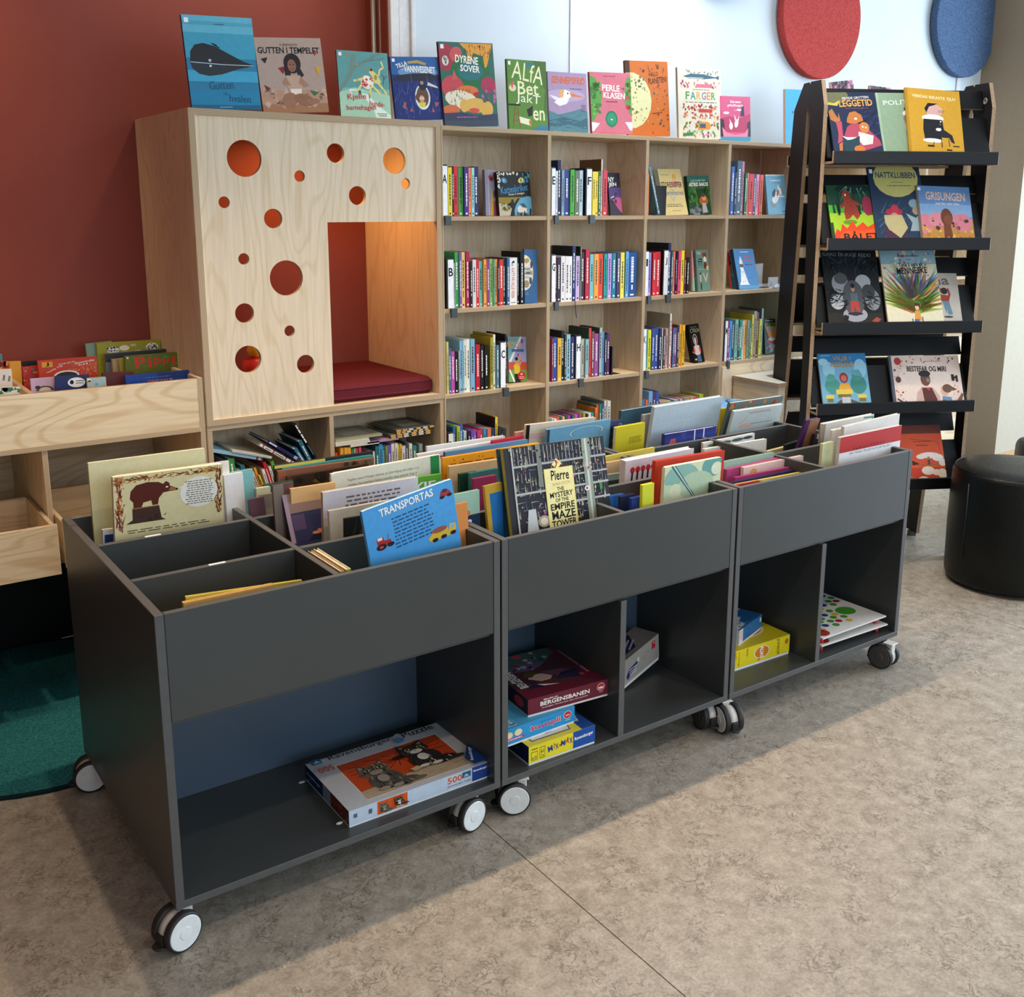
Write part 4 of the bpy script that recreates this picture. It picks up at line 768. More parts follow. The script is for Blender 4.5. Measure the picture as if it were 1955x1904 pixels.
A['store'] = [('r', 0, 0, 1, 1, 'd8c184'), ('ln', .08, .86, .48, .885, 1, '6a5a40'), ('e', .66, .78, .1, .12, 'd8b07a'), ('e', .66, .84, .09, .06, 'd8a848'), ('e', .66, .68, .16, .06, 'cc8a80'), ('t', 'STORESUSTER', .04, .60, .96, .72, '5a2c20', 0, .03), ('t', 'og', .42, .53, .52, .57, '6a8a98'), ('t', 'hjertebarnet', .1, .40, .96, .54, '7a7a88', 0, .02), ('l', [(.36, .45), (.46, .30), (.58, .45)], .03, 'b8b09a'), ('ln', .12, .17, .86, .25, 2, '6a5a40'), ('ln', .3, .08, .7, .11, 1, '8a7a5a')]
A['jungle'] = [('r', 0, 0, 1, 1, '28462c'), ('r', 0, .85, 1, 1, '35645a'), ('s', 26, 0, .1, .45, .5, .4, .03, ['4a7a34', '2a5a2c', '5a8a3c'], 3, 95, 140), ('s', 22, .6, .2, 1, .6, .35, .03, ['3a6a30', '2a5a2c'], 5, 40, 80), ('d', 12, .08, .0, .7, .18, .05, .1, ['7a7880', '55545c', '8a8890'], 6), ('e', .68, .36, .2, .12, 'b0602c'), ('e', .70, .44, .09, .08, 'd8926c'), ('e', .68, .5, .07, .05, '6a3a34'), ('p', [(.6, .3), (.76, .3), (.84, .06), (.6, .05)], 'b0aeb0'), ('t', 'LIVE ROBERTSEN', .16, .85, .82, .90, '9ad0b0', 2), ('t', 'ASTRID BAKOS', .06, .73, .94, .83, 'f4eee8', 1, .04), ('ln', .2, .68, .8, .70, 1, '9a8a3c')]
A['horse'] = [('r', 0, 0, 1, 1, '6fabc6'), ('r', 0, .97, 1, 1, 'd8dcd8'), ('ln', .3, .91, .75, .93, 1, '4a6a78'), ('ln', .22, .83, .80, .88, 1, 'f0eee6'), ('ln', .34, .78, .68, .80, 1, '4a6a78'), ('e', .45, .42, .24, .1, 'ece8e0', 48), ('e', .68, .62, .07, .14, 'ece8e0', 20), ('p', [(.6, .74), (.82, .7), (.92, .55), (.84, .5), (.78, .62)], '8a9490'), ('p', [(.2, .34), (.16, .22), (.32, .16), (.46, .22), (.34, .28)], '8a9490'), ('l', [(.6, .46), (.9, .45)], .03, 'ece8e0'), ('e', .36, .52, .08, .09, '2a3f5c', -20), ('e', .42, .61, .035, .035, '1c1c24'), ('e', .58, .54, .05, .09, 'b04a3a', -25), ('r', .74, .06, 1, .08, '24506a')]
A['anas'] = [('e', .46, .57, .36, .33, 'd8c8a8'), ('e', .46, .57, .345, .318, 'd9d5c6'), ('p', [(.4, .82), (.62, .84), (.66, .78), (.54, .74), (.42, .76)], 'b08a48'), ('e', .74, .72, .05, .07, '4a3a34'), ('e', .52, .36, .12, .07, '9a8458'), ('e', .70, .42, .06, .07, '3a4a5a'), ('t', 'ANAS', .40, .61, .70, .67, '2c2a2a', 0, .03), ('t', 'KAMMER', .38, .53, .80, .60, '2c2a2a', 0, .03), ('ln', .44, .46, .66, .51, 2, '5a564c'), ('ln', .44, .15, .62, .21, 2, '6f8fb0')]
A['pinkline'] = [('r', 0, .3, 1, 1, 'e8a8a0'), ('r', 0, 0, 1, .32, '9ac8b0'), ('p', [(.2, .3), (.5, .45), (.8, .3)], 'dfe4da'), ('t', 'ER', .3, .68, .9, .78, 'f4ecea', 0, .03)]
A['ttiv'] = [('r', 0, 0, 1, 1, '6f9084'), ('e', .62, .88, .12, .06, '9a4a30'), ('e', .78, .86, .1, .08, '8a3f2a'), ('e', .72, .76, .12, .08, 'e4ded0'), ('e', .72, .62, .12, .1, '6a3028'), ('p', [(.8, .6), (.98, .62), (.95, .5), (.8, .55)], 'd8d060'), ('t', 'FOR', .1, .88, .4, .95, 'cfd8cc', -5, .02), ('r', .2, .76, .48, .79, '1c2420'), ('t', 'TT', .1, .62, .5, .73, '161a18', 0, .06), ('ln', .1, .52, .9, .55, 1, 'a8bcb0'), ('p', [(.2, .43), (.34, .46), (.32, .41), (.22, .4)], '181818'), ('t', 'I', .2, .24, .32, .40, 'cbb89a', 0, .08), ('t', 'V', .46, .22, .9, .44, 'cbb89a', 0, .08), ('p', [(.22, .2), (.36, .2), (.34, .04), (.22, .04)], '4a443c')]
A['redduck'] = [('r', 0, .5, 1, 1, 'd8483a'), ('r', 0, 0, 1, .5, '6fc0c4'), ('e', .4, .62, .3, .07, '26282a', -20), ('e', .3, .5, .3, .12, 'e89058'), ('e', .6, .33, .3, .08, 'eef0ec'), ('l', [(.2, .3), (.5, .2), (.8, .05)], .02, '26404a'), ('ln', .1, .08, .4, .12, 1, '26404a'), ('ln', .3, .78, .8, .88, 2, 'f0d8d0')]
A['rocket'] = [('r', 0, 0, 1, 1, '3a82bc'), ('r', 0, 0, 1, .08, '4f98cc'), ('ln', .28, .90, .76, .945, 1, 'e8eef0'), ('ln', .44, .76, .84, .84, 1, 'c0506a'), ('ln', .42, .66, .90, .74, 1, 'c0506a'), ('ln', .46, .58, .86, .63, 1, '1c2c40'), ('p', [(.2, .68), (.28, .82), (.36, .68), (.36, .5), (.2, .5)], 'e8e8e4'), ('r', .2, .54, .36, .62, '7a3a40'), ('p', [(.22, .5), (.36, .5), (.5, .14), (.56, .1), (.06, .1), (.14, .2)], 'efefec'), ('d', 12, .18, .16, .42, .46, .012, .03, ['6a7a88', 'c8ccd0'], 3), ('ln', .56, .26, .76, .3, 1, '2a62a0')]
A['victor'] = [('r', 0, .5, 1, 1, '97a0cc'), ('p', [(0, .45), (0, 1), (.7, 1), (.24, .45)], '7db0b4'), ('p', [(.66, 1), (.78, 1), (.12, .42), (.04, .46)], 'dfe4ec'), ('r', 0, .24, 1, .44, 'c85038'), ('r', 0, 0, 1, .26, '6aa04a'), ('p', [(.02, .26), (.08, .28), (.36, 0), (.26, 0)], 'dfe6dc'), ('ln', .02, .93, .48, .945, 1, '2a3448'), ('t', 'VICTOR', -.16, .76, .74, .88, 'f0a448', -3, .06), ('e', .78, .9, .06, .05, 'a83a54'), ('r', .2, .67, .84, .72, '2a3a70'), ('ln', .22, .675, .82, .715, 1, '97a0cc'),
  ('p', [(.28, .36), (.40, .42), (.60, .42), (.64, .3), (.58, .18), (.32, .18)], 'dcc038'), ('l', [(.58, .38), (.68, .46), (.62, .56)], .06, 'd8906c'), ('r', .5, .56, .58, .62, 'b8343c'), ('e', .44, .46, .08, .08, 'd8906c'), ('e', .44, .51, .085, .04, '1c1a1c'), ('p', [(.30, .18), (.60, .18), (.66, 0), (.34, 0)], '1a1a1c'), ('e', .70, .13, .21, .1, 'c0262c'), ('t', '60', .64, .15, .76, .20, 'f4e8e4', 0, .05), ('ln', .56, .06, .84, .13, 2, 'f4e0dc')]
A['girl'] = [('r', 0, 0, 1, 1, '17171a'), ('ln', .16, .91, .8, .93, 1, 'cfccc0'), ('t', 'CTRLN', .12, .78, .92, .88, 'cfc88a', 0, .0), ('e', .44, .60, .2, .14, 'e8e2de'), ('e', .44, .60, .17, .125, '241c22'), ('e', .43, .575, .09, .09, 'e0b8b4'), ('p', [(.2, .42), (.4, .46), (.72, .44), (.8, .28), (.66, .2), (.3, .2), (.14, .3)], 'd8c4c0'), ('p', [(.12, .36), (.24, .42), (.3, .3), (.2, .24)], 'cc5048'), ('p', [(.68, .42), (.82, .34), (.76, .24), (.66, .3)], 'cc5048'), ('p', [(.38, .2), (.68, .2), (.74, .02), (.36, .02)], '4a6a98'), ('l', [(.0, .3), (.1, .26), (.3, .24)], .01, 'd8d0d0'), ('e', .22, .09, .1, .025, 'cfc88a')]
A['car'] = [('r', 0, 0, 1, 1, '232524'), ('ln', .1, .92, .8, .97, 1, 'e8e8e4'), ('t', 'ERSTE', .06, .78, .98, .88, '6aa83a', 0, .05), ('p', [(.1, .78), (1, .78), (1, .4), (.4, .46)], 'e8923a'), ('e', .55, .70, .26, .06, '9aa0a4'), ('e', .6, .36, .4, .1, 'b03038'), ('e', .62, .42, .3, .05, 'd8dce0'), ('p', [(.1, .16), (.5, .3), (1, .26), (1, .1), (.3, .04)], '8a8e90'), ('e', .3, .12, .14, .08, '141414'), ('e', .85, .1, .14, .08, '3a3a3a')]
A['owl'] = [('r', 0, 0, 1, 1, '241f1c'), ('d', 14, .2, .5, .8, .7, .03, .06, ['8a6a28', '6a4a20'], 4)]
# display stand covers
A['bed'] = [('r', 0, 0, 1, 1, '222c44'), ('e', .15, .95, .3, .12, '6a6a4a'), ('p', [(0, .86), (.14, .84), (.26, .88), (.2, .80), (0, .82)], 'c8b04a'), ('s', 30, .5, .2, 1, .7, .2, .012, ['2c3560', '1a2034', '3a3a70'], 3, 0, 60), ('p', [(0, .72), (.08, .76), (.14, .66), (.18, .62), (.2, .7), (.22, .58), (.12, .56), (.02, .6)], 'b0703c'), ('p', [(.12, .57), (.24, .57), (.22, .30), (.1, .25), (.14, .4)], 'b04a5c'),
  ('p', [(.34, .5), (.5, .56), (.7, .5), (.95, .3), (.98, .22), (.8, .18), (.6, .14), (.4, .3), (.25, .36)], 'a84458'), ('p', [(.36, .62), (.42, .7), (.54, .72), (.66, .66), (.68, .58), (.52, .54), (.40, .54), (.34, .56)], 'b87038'), ('e', .53, .61, .03, .015, 'f0ece0'), ('e', .68, .48, .1, .08, 'c07a40'), ('e', .65, .49, .015, .012, 'f4f0e8'), ('e', .71, .48, .015, .012, 'f4f0e8'), ('p', [(.55, .42), (.84, .36), (.8, .24), (.6, .22), (.52, .3)], 'd8c8c0'), ('p', [(.2, .36), (.34, .30), (.56, .36), (.5, .08), (.24, .04)], '233c48'), ('p', [(.2, .36), (.3, .34), (.5, .34), (.56, .36), (.4, .31), (.3, .30)], 'e8e2d8'), ('e', .52, .17, .11, .05, 'b87038'), ('p', [(.12, .24), (.2, .28), (.16, .08), (.1, .04)], 'b06a38'),
  ('t', 'FRODE GRYTTEN', .32, .90, .86, .935, 'e8e4d8', 3, .01), ('t', 'LEGGETID', .24, .79, .92, .89, 'e0a04c', 2, .06), ('ln', .36, .755, .88, .77, 1, 'a05a60')]
A['police'] = [('r', 0, 0, 1, 1, '8a9f80'), ('r', 0, 0, .05, 1, '9db392'), ('t', 'POLITITU', .14, .83, .96, .90, 'd8e0d0', 3, .01), ('e', .62, .76, .06, .04, '20201c'), ('e', .66, .70, .14, .05, 'e0dcd0'), ('e', .66, .62, .14, .08, '8a6a58'), ('e', .70, .50, .16, .09, 'c8a49c'), ('p', [(.5, .56), (.86, .6), (.84, .54), (.6, .56)], '6a706a'), ('r', .54, .32, .9, .43, '5a5a3a'), ('r', .54, .2, .9, .32, '1c1c18'), ('l', [(.56, .06), (.56, .2)], .015, '2a2a22'), ('l', [(.88, .06), (.88, .2)], .015, '2a2a22'), ('ln', .36, .02, .7, .04, 1, '4a5a44')]
A['thief'] = [('r', 0, 0, 1, 1, 'c8962e'), ('r', 0, 0, .045, 1, 'b08226'), ('t', 'VERDAS RIKASTE TJUV', .12, .85, .92, .905, 'ead9a8', -2, .02), ('e', .50, .70, .16, .09, 'cfa298'), ('p', [(.33, .72), (.4, .8), (.58, .8), (.5, .77), (.42, .75), (.36, .66)], '1c1a1c'), ('ln', .56, .67, .7, .71, 2, '7a5048'), ('e', .47, .585, .2, .055, 'ece8dc'), ('p', [(.3, .57), (.64, .57), (.66, .42), (.58, .28), (.3, .28), (.28, .42)], '1f2024'), ('e', .44, .27, .18, .03, 'ece8dc'), ('e', .56, .43, .05, .022, 'ece8dc'), ('d', 5, .58, .44, .64, .56, .008, .01, ['f0ece0'], 3), ('p', [(.56, .36), (.66, .43), (.8, .36), (.84, .24), (.78, .26), (.74, .32), (.62, .32)], '24242a'), ('l', [(.6, .18), (.6, .34)], .012, '3a2c1c'), ('l', [(.74, .2), (.73, .3)], .01, '3a2c1c'), ('l', [(.46, .25), (.44, .2)], .012, '6a4a2c'), ('r', .34, .18, .46, .205, '2c241c'), ('r', .80, .2, .92, .215, '2c241c'), ('r', .68, .14, .78, .16, '2c241c'), ('ln', .26, .07, .80, .105, 1, '4a3a1c', -2)]
A['fire'] = [('r', 0, 0, 1, 1, '9cc02c'), ('r', 0, .62, 1, 1, '1e4a34'), ('r', 0, .55, 1, .68, '4fae30'), ('s', 14, .0, .5, 1, .6, .4, .02, ['143428', '1c4034'], 3, 80, 100), ('e', .6, .94, .4, .08, '12302c'), ('s', 10, .4, .86, .9, .98, .14, .008, ['6a9a80'], 5, 220, 300), ('p', [(.34, .86), (.40, .92), (.50, .9), (.54, .78), (.66, .64), (.70, .5), (.62, .44), (.54, .52), (.46, .46), (.36, .44), (.34, .56), (.38, .7)], '9a3a28'), ('p', [(.54, .78), (.72, .7), (.72, .66), (.56, .7)], '9a3a28'), ('p', [(.38, .74), (.26, .66), (.3, .62), (.39, .68)], '9a3a28'), ('d', 14, .38, .5, .62, .84, .008, .012, ['6a241a'], 6), ('e', .42, .84, .02, .02, 'f0e8d8'), ('e', .45, .4, .16, .04, '6a8a2a'), ('e', .9, .66, .12, .16, '9a2c48'),
  ('p', [(.04, .18), (.12, .3), (.2, .26), (.26, .38), (.36, .30), (.5, .42), (.58, .32), (.74, .40), (.84, .32), (1, .38), (1, 0), (.1, 0)], 'd8431e'), ('p', [(.16, .16), (.3, .27), (.7, .26), (1, .3), (1, .0), (.2, 0)], 'e85a24'), ('r', 0, 0, .06, .4, '2c3a2c'), ('t', 'BÅLET', .26, .11, 1.08, .26, '231a18', 0, .06), ('ln', .38, .03, .9, .07, 1, 'f4e0c8')]
A['night'] = [('r', 0, 0, 1, 1, '26374e'), ('e', .52, .86, .43, .24, 'b9b26a'), ('s', 40, .05, .1, .95, .5, .14, .012, ['32475c', '1c2c40', '40586a'], 4, 20, 70), ('t', 'NATTKLUBBEN', .14, .86, .90, .935, '24405c', -1, .03), ('ln', .42, .80, .66, .815, 1, '4a5a40'), ('ln', .34, .755, .82, .775, 1, '4a5a40'), ('e', .40, .44, .16, .05, 'a82c40'), ('e', .42, .48, .07, .05, 'b8344a'), ('e', .40, .39, .07, .04, 'b0846c'), ('p', [(.20, .4), (.54, .40), (.62, .24), (.44, .1), (.3, .16), (.2, .3)], 'b5a878'), ('p', [(.16, .26), (.3, .2), (.48, .1), (.6, .22), (.6, .04), (.2, .04)], '4a2c40'), ('e', .8, .54, .1, .055, '7f98a0'), ('e', .82, .45, .07, .05, 'a08a70'), ('p', [(.62, .42), (.72, .3), (.66, .2), (.84, .2), (.94, .3), (.9, .42), (.8, .36)], '8fa0a4'), ('p', [(0, .1), (.3, .03), (1, .12), (1, 0), (0, 0)], '6f7050'), bar()]
A['pigs'] = [('r', 0, .42, 1, 1, '5f86b4'), ('r', 0, .5, 1, .7, '7f9ec0'), ('r', 0, 0, 1, .46, 'b8823c'), ('e', .1, .36, .16, .17, 'c87880'), ('e', .34, .44, .16, .12, 'cc8288'), ('e', .80, .40, .18, .15, 'c8767e'), ('e', .62, .46, .12, .08, 'c87c84'), ('d', 16, .02, .28, .98, .5, .02, .05, ['4a2c30', 'b86a72'], 6), ('d', 30, .0, .02, 1, .3, .02, .05, ['c8964c', 'a87430', 'd8a458'], 4), ('e', .52, .48, .11, .15, '6a3a28'), ('e', .54, .44, .08, .08, '7a4630'), ('p', [(.45, .36), (.58, .36), (.6, .16), (.44, .16)], '6f3e2a'), ('l', [(.46, .08), (.47, .18)], .04, '6a3a28'), ('l', [(.57, .08), (.56, .18)], .04, '6a3a28'), ('t', 'GRISUNGEN', .17, .76, .90, .90, 'd8b49c', -1, .03), ('t', 'med den rette halen', .34, .69, .78, .735, 'e8e0d8', 0, .0), ('ln', .2, .03, .86, .06, 1, '5a3a20'), ('r', 0, 0, .04, 1, '6a5a48'), bar()]
A['dark'] = [('r', 0, 0, 1, 1, '191b1d'), ('r', 0, 0, 1, .22, '2a2620'), ('s', 60, 0, .78, 1, .98, .2, .01, ['101e28', '1c3038', '0c1014', '24404a'], 3, 200, 330), ('e', .28, .58, .15, .12, '8a8f92'), ('e', .2, .36, .13, .10, 'a8aaac'), ('e', .7, .60, .14, .09, 'a0a4a6'), ('e', .84, .38, .14, .13, '7f8488'), ('e', .5, .2, .22, .09, '9a9ca0'), ('e', .5, .4, .2, .22, '4a4e52'), ('e', .3, .64, .12, .07, '4a4e50'), ('e', .78, .48, .12, .09, '3a3d40'), ('s', 26, .1, .3, .4, .5, .14, .008, ['0c0d0e'], 5, 150, 260), ('s', 18, .64, .3, .94, .5, .14, .008, ['0c0d0e'], 7, 280, 380), ('e', .5, .52, .035, .045, 'b08060'), ('e', .5, .55, .038, .03, '18181a'), ('p', [(.44, .46), (.58, .46), (.57, .36), (.45, .36)], '5a6468'), ('p', [(.43, .36), (.58, .36), (.6, .23), (.53, .24), (.5, .3), (.48, .23), (.42, .22)], 'a83f38'), ('e', .5, .21, .14, .02, '2c2f32'), ('p', [(.26, .12), (.3, .2), (.38, .18), (.34, .1)], '1c1c1e'), ('p', [(.78, .12), (.88, .17), (.96, .14), (.88, .1)], '9a4a34'),
  ('t', 'GARD ER IKKJE REDD', .02, .90, .90, .955, '7f8486', -1, .0), ('ln', .1, .01, .34, .03, 1, 'a8a49c'), ('ln', .66, .01, .9, .03, 1, 'a8a49c')]
A['burst'] = [('r', 0, 0, 1, 1, 'dcd3b4'), ('r', 0, .82, 1, 1, '8fb0bc'), ('s', 150, .40, .26, .64, .40, .40, .024, ['5a8ab8', '7a5a98', 'a05a90', '5a6ab0', 'd07a5a', '7aaa5a', 'c89a4a', '4a8aa8', 'b86a7a', '9ac0d0'], 5, 40, 140), ('s', 46, .42, .22, .62, .34, .36, .024, ['6a9a3a', '4a7a38', 'b8a840', 'd88a4a', '8ab04a'], 9, 5, 50), ('s', 46, .42, .22, .62, .34, .36, .024, ['6a9a3a', '4a7a38', 'b8a840', 'c86a48', '8ab04a'], 8, 130, 175), ('d', 40, .05, .66, .95, .98, .01, .03, ['5a8ab0', 'c86a5a', 'd8c8a0', '8a6a9a', 'e8e0c8'], 3), ('t', 'Tenk å vere eit', .32, .785, .76, .845, '2a1c24', 2, .02), ('t', 'MENNESKE', .27, .70, .82, .78, '1c1620', 2, .05), ('ln', .3, .91, .7, .935, 1, '2a2a40'), ('ln', .44, .87, .6, .885, 1, '2a2a40'),
  ('e', .545, .285, .035, .04, 'dcb090'), ('p', [(.50, .31), (.52, .34), (.60, .33), (.61, .24), (.57, .3), (.52, .3)], '4a2c20'), ('p', [(.50, .24), (.59, .24), (.60, .12), (.48, .12)], 'd8953c'), ('l', [(.5, .13), (.47, .03)], .03, '4a6a9a'), ('l', [(.54, .13), (.53, .03)], .03, '4a6a9a'), ('l', [(.62, .16), (.63, .04)], .012, '3a2c28'), ('l', [(.44, .14), (.44, .05)], .012, '3a2c28'), ('r', .82, .0, 1, .03, '2c2c2c')]
A['stretch'] = [('r', 0, 0, 1, 1, 'b8aea2'), ('t', 'anna', -.1, .78, .78, .90, '6f655c', 2, .03), ('e', .62, .68, .09, .06, '2c2824'), ('p', [(.5, .62), (.56, .72), (.52, .74), (.46, .62), (.5, .5), (.72, .5), (.78, .62), (.74, .74), (.70, .72), (.72, .6)], '9a3a34'), ('p', [(.54, .5), (.72, .5), (.78, .26), (.66, .26), (.64, .36), (.62, .26)], '5f8090'), ('e', .66, .22, .12, .02, '4a443e'), ('p', [(.0, .3), (.2, .26), (.26, .06), (.0, .06)], 'a8403a'), ('d', 8, 0, .06, .24, .26, .02, .04, ['d8ccc0'], 4)]
A['statue'] = [('r', 0, 0, 1, 1, '6fa6c0'), ('r', 0, .82, 1, 1, '2a78b0'), ('e', .2, .72, .13, .14, '8fc0d4'), ('e', .86, .74, .13, .16, '8fc0d4'), ('e', .1, .86, .1, .06, '9cc8d8'), ('e', .24, .44, .16, .14, '4a8f84'), ('e', .22, .58, .09, .07, '4f9a8a'), ('e', .78, .46, .17, .16, '3f8078'), ('e', .76, .6, .1, .08, '468a80'), ('p', [(.66, .7), (.82, .72), (.9, .6), (.7, .62)], '5a9aa8'), ('e', .49, .58, .09, .09, '8f2f34'), ('e', .49, .57, .06, .055, 'c06a58'), ('p', [(.40, .48), (.58, .48), (.62, .38), (.36, .38)], 'd8a03c'), ('r', .30, .30, .64, .38, 'd8be50'), ('r', .33, .24, .60, .30, '7a6a34'), ('r', .08, .23, .24, .29, 'd8be50'), ('r', .10, .17, .22, .23, '7a6a34'), ('r', .74, .23, .92, .29, 'd8be50'), ('r', .76, .17, .9, .23, '7a6a34'), ('p', [(.2, .0), (.26, .14), (.4, .22), (.42, 0)], '5a5048'), ('p', [(.6, 0), (.56, .22), (.74, .16), (.9, .1), (.9, 0)], '5a5048'), ('r', .40, 0, .58, .25, 'b8bcc0'), ('t', 'VILJE I', .3, .86, .68, .95, 'b08a48', 0, .02), ('t', 'VIGELAND', .24, .76, .74, .85, 'b08a48', -1, .02), ('ln', .04, .95, .26, .98, 1, '9cc8e0')]
A['grandpa'] = [('r', 0, 0, 1, 1, 'dcc4b6'), ('e', .48, .44, .4, .46, 'e2ccbe'), ('r', 0, 0, .035, 1, '4a5468'), ('d', 26, .05, .06, .2, .96, .012, .03, ['a86a58', 'b88a78', '6a4a44', 'c89a8a'], 3), ('d', 16, .2, .86, .95, .98, .012, .028, ['8a5a50', '3a3a40', 'b87a68'], 5), ('d', 14, .86, .1, 1, .5, .014, .03, ['a85a48', 'c8a090', '6a4a40'], 7), ('e', .12, .9, .05, .07, 'a83a38'), ('e', .1, .56, .04, .06, '5a3a30'), ('p', [(.3, .06), (.34, .3), (.42, .42), (.58, .4), (.66, .24), (.66, .06)], 'c8a498'), ('p', [(.42, .4), (.56, .4), (.62, .18), (.6, .06), (.44, .06), (.43, .2)], '5a302a'), ('e', .485, .56, .07, .13, '6f4c3c'), ('e', .48, .66, .085, .06, '2c2826'), ('e', .52, .54, .02, .03, 'cfc0a0'), ('e', .52, .54, .013, .02, '6f4c3c'), ('p', [(.48, .4), (.54, .41), (.52, .34)], 'b8483c'), ('e', .74, .34, .06, .1, 'd0a890'), ('e', .78, .38, .07, .08, '6a4a38'), ('p', [(.84, .42), (.92, .36), (.85, .33)], '6a4a38'), ('p', [(.7, .24), (.82, .22), (.84, .06), (.68, .08)], '6a86a4'), ('l', [(.5, .1), (.68, .12), (.72, .14)], .06, '6f4c3c'), ('p', [(.1, .04), (.5, .08), (.96, .05), (.96, 0), (.1, 0)], '3f2c28'), ('p', [(.86, .08), (.98, .3), (1, .26), (.94, .06)], '7a5444'), ('l', [(.06, .2), (.2, .08), (.4, .05)], .03, '4a302a'), ('t', 'BESTEFAR OG MIRI', .24, .70, .80, .80, '2c2624', -1, .03), ('r', .86, .52, .9, .64, '1c1c1c'), ('r', .92, .5, .95, .62, '1c1c1c'), ('r', .87, .56, .94, .6, '1c1c1c'), ('ln', .5, .88, .78, .9, 1, '5a4a44')]
A['cloud'] = [('r', 0, 0, 1, 1, 'd2512c'), ('r', 0, .86, 1, 1, '6a3020'), ('r', 0, 0, 1, .3, 'b83c28'), ('ln', .34, .72, .8, .745, 1, '4a1c14'), ('ln', .42, .65, .7, .685, 1, '4a1c14'), ('l', [(.3, .78), (.9, .72), (.95, .5), (.7, .36)], .006, '7a2c1c'), ('e', .68, .5, .22, .05, 'ddd2c4'), ('e', .86, .46, .12, .06, 'ddd2c4'), ('e', .5, .48, .1, .04, 'ddd2c4'), ('e', .95, .38, .08, .06, 'ddd2c4'), ('e', .62, .25, .14, .07, 'd8ccba'), ('e', .8, .22, .1, .05, 'd8ccba'), ('e', .5, .08, .14, .08, 'cfc4b0'), ('e', .92, .2, .1, .08, 'd8ccba'), ('p', [(0, .3), (.3, .14), (.44, .02), (.3, 0), (0, 0)], '8a6a4a'), ('p', [(.3, .42), (.46, .36), (.3, .34)], '2c2620'), ('l', [(.4, .34), (.84, .345)], .014, '7a6a34'), ('e', .66, .45, .03, .03, 'a87050'), ('l', [(.66, .42), (.66, .36)], .04, '5a3c30')]
# cart covers
A['bear'] = [('r', 0, 0, 1, 1, 'e2d6a4'), ('s', 90, .02, .90, .96, .96, .09, .012, ['7a4628', '9a5a2c', 'b8742c'], 4, 150, 210), ('s', 60, .02, .1, .07, .9, .12, .012, ['8a4a3a', '9a5a3a', 'a8544a'], 5, 70, 110), ('s', 50, .93, .1, .98, .9, .12, .012, ['7a4628', '8a4a34'], 6, 70, 110), ('d', 34, .02, .88, .98, .98, .012, .022, ['d88a34', 'c8742c', 'e0a048'], 3), ('d', 26, .01, .3, .09, .95, .012, .022, ['d88a34', 'c86a2c'], 8), ('d', 22, .92, .2, .99, .95, .012, .022, ['d88a34', 'c86a2c'], 9),
  ('p', [(.14, .62), (.15, .74), (.20, .83), (.30, .86), (.40, .84), (.44, .80), (.47, .84), (.50, .80), (.50, .76), (.57, .70), (.57, .67), (.50, .67), (.44, .66), (.40, .58), (.39, .48), (.34, .48), (.33, .56), (.26, .54), (.24, .46), (.17, .46), (.17, .56)], '5f2a20'), ('p', [(.51, .74), (.575, .69), (.57, .67), (.49, .69)], 'a87048'), ('e', .565, .69, .012, .014, '1c1414'), ('e', .475, .745, .012, .012, 'f4f0e4'), ('p', [(.16, .47), (.40, .47), (.40, .40), (.16, .40)], '9a7040'), ('p', [(.16, .45), (.40, .46), (.42, .26), (.46, .22), (.1, .22), (.16, .28)], '4a332c'), ('s', 10, .12, .22, .46, .3, .1, .01, ['3a2a24'], 2, 30, 150), ('p', [(.58, .70), (.66, .76), (.67, .68)], 'f2eee2'), ('e', .77, .6, .18, .25, 'f2eee2'), ('ln', .64, .40, .91, .80, 11, '7a7468'), ('ln', .1, .06, .9, .13, 2, '5f584a')]
A['navy'] = [('r', 0, .55, 1, 1, '7a625c'), ('r', 0, 0, 1, .6, '262848'), ('r', 0, 0, .1, 1, '8a7a8a'), ('r', .12, .25, .4, .56, '4a3a58'), ('e', .62, .14, .12, .03, 'a87a5a'), ('e', .68, .17, .05, .04, 'b8603c'), ('p', [(.4, 0), (.5, .1), (1, .12), (1, 0)], '14161e')]

A['text1'] = [('t', 'Pagaliau vasara! Pristepo vyksmas, po žolę bėgioja basi vaikai, o po', .14, .855, .79, .90, '5f5a52', 0, 0), ('t', 'trumpo, bet smarkaus lietaus nutvisko visas pasaulis. Kaip ir', .14, .785, .77, .83, '5f5a52', 0, 0), ('t', 'kitose savo knygose, autorė pasakoja daugybę nuotykių apie', .14, .715, .78, .76, '5f5a52', 0, 0), ('r', .90, 0, .985, 1, '2c8a4a')]
A['text2'] = [('r', 0, .5, 1, 1, 'dcd8e0'), ('r', 0, 0, 1, .5, 'cfc4b4'), ('ln', .22, .64, .84, .88, 3, '6f6a70')]
A['leafdark'] = [('r', 0, 0, 1, 1, '1e1c16'), ('s', 20, .1, 0, .9, .6, .5, .05, ['34301f', '4a4430', '2a3026'], 4, 60, 120), ('p', [(.5, .96), (.95, .98), (.8, .7)], '7a8a60')]
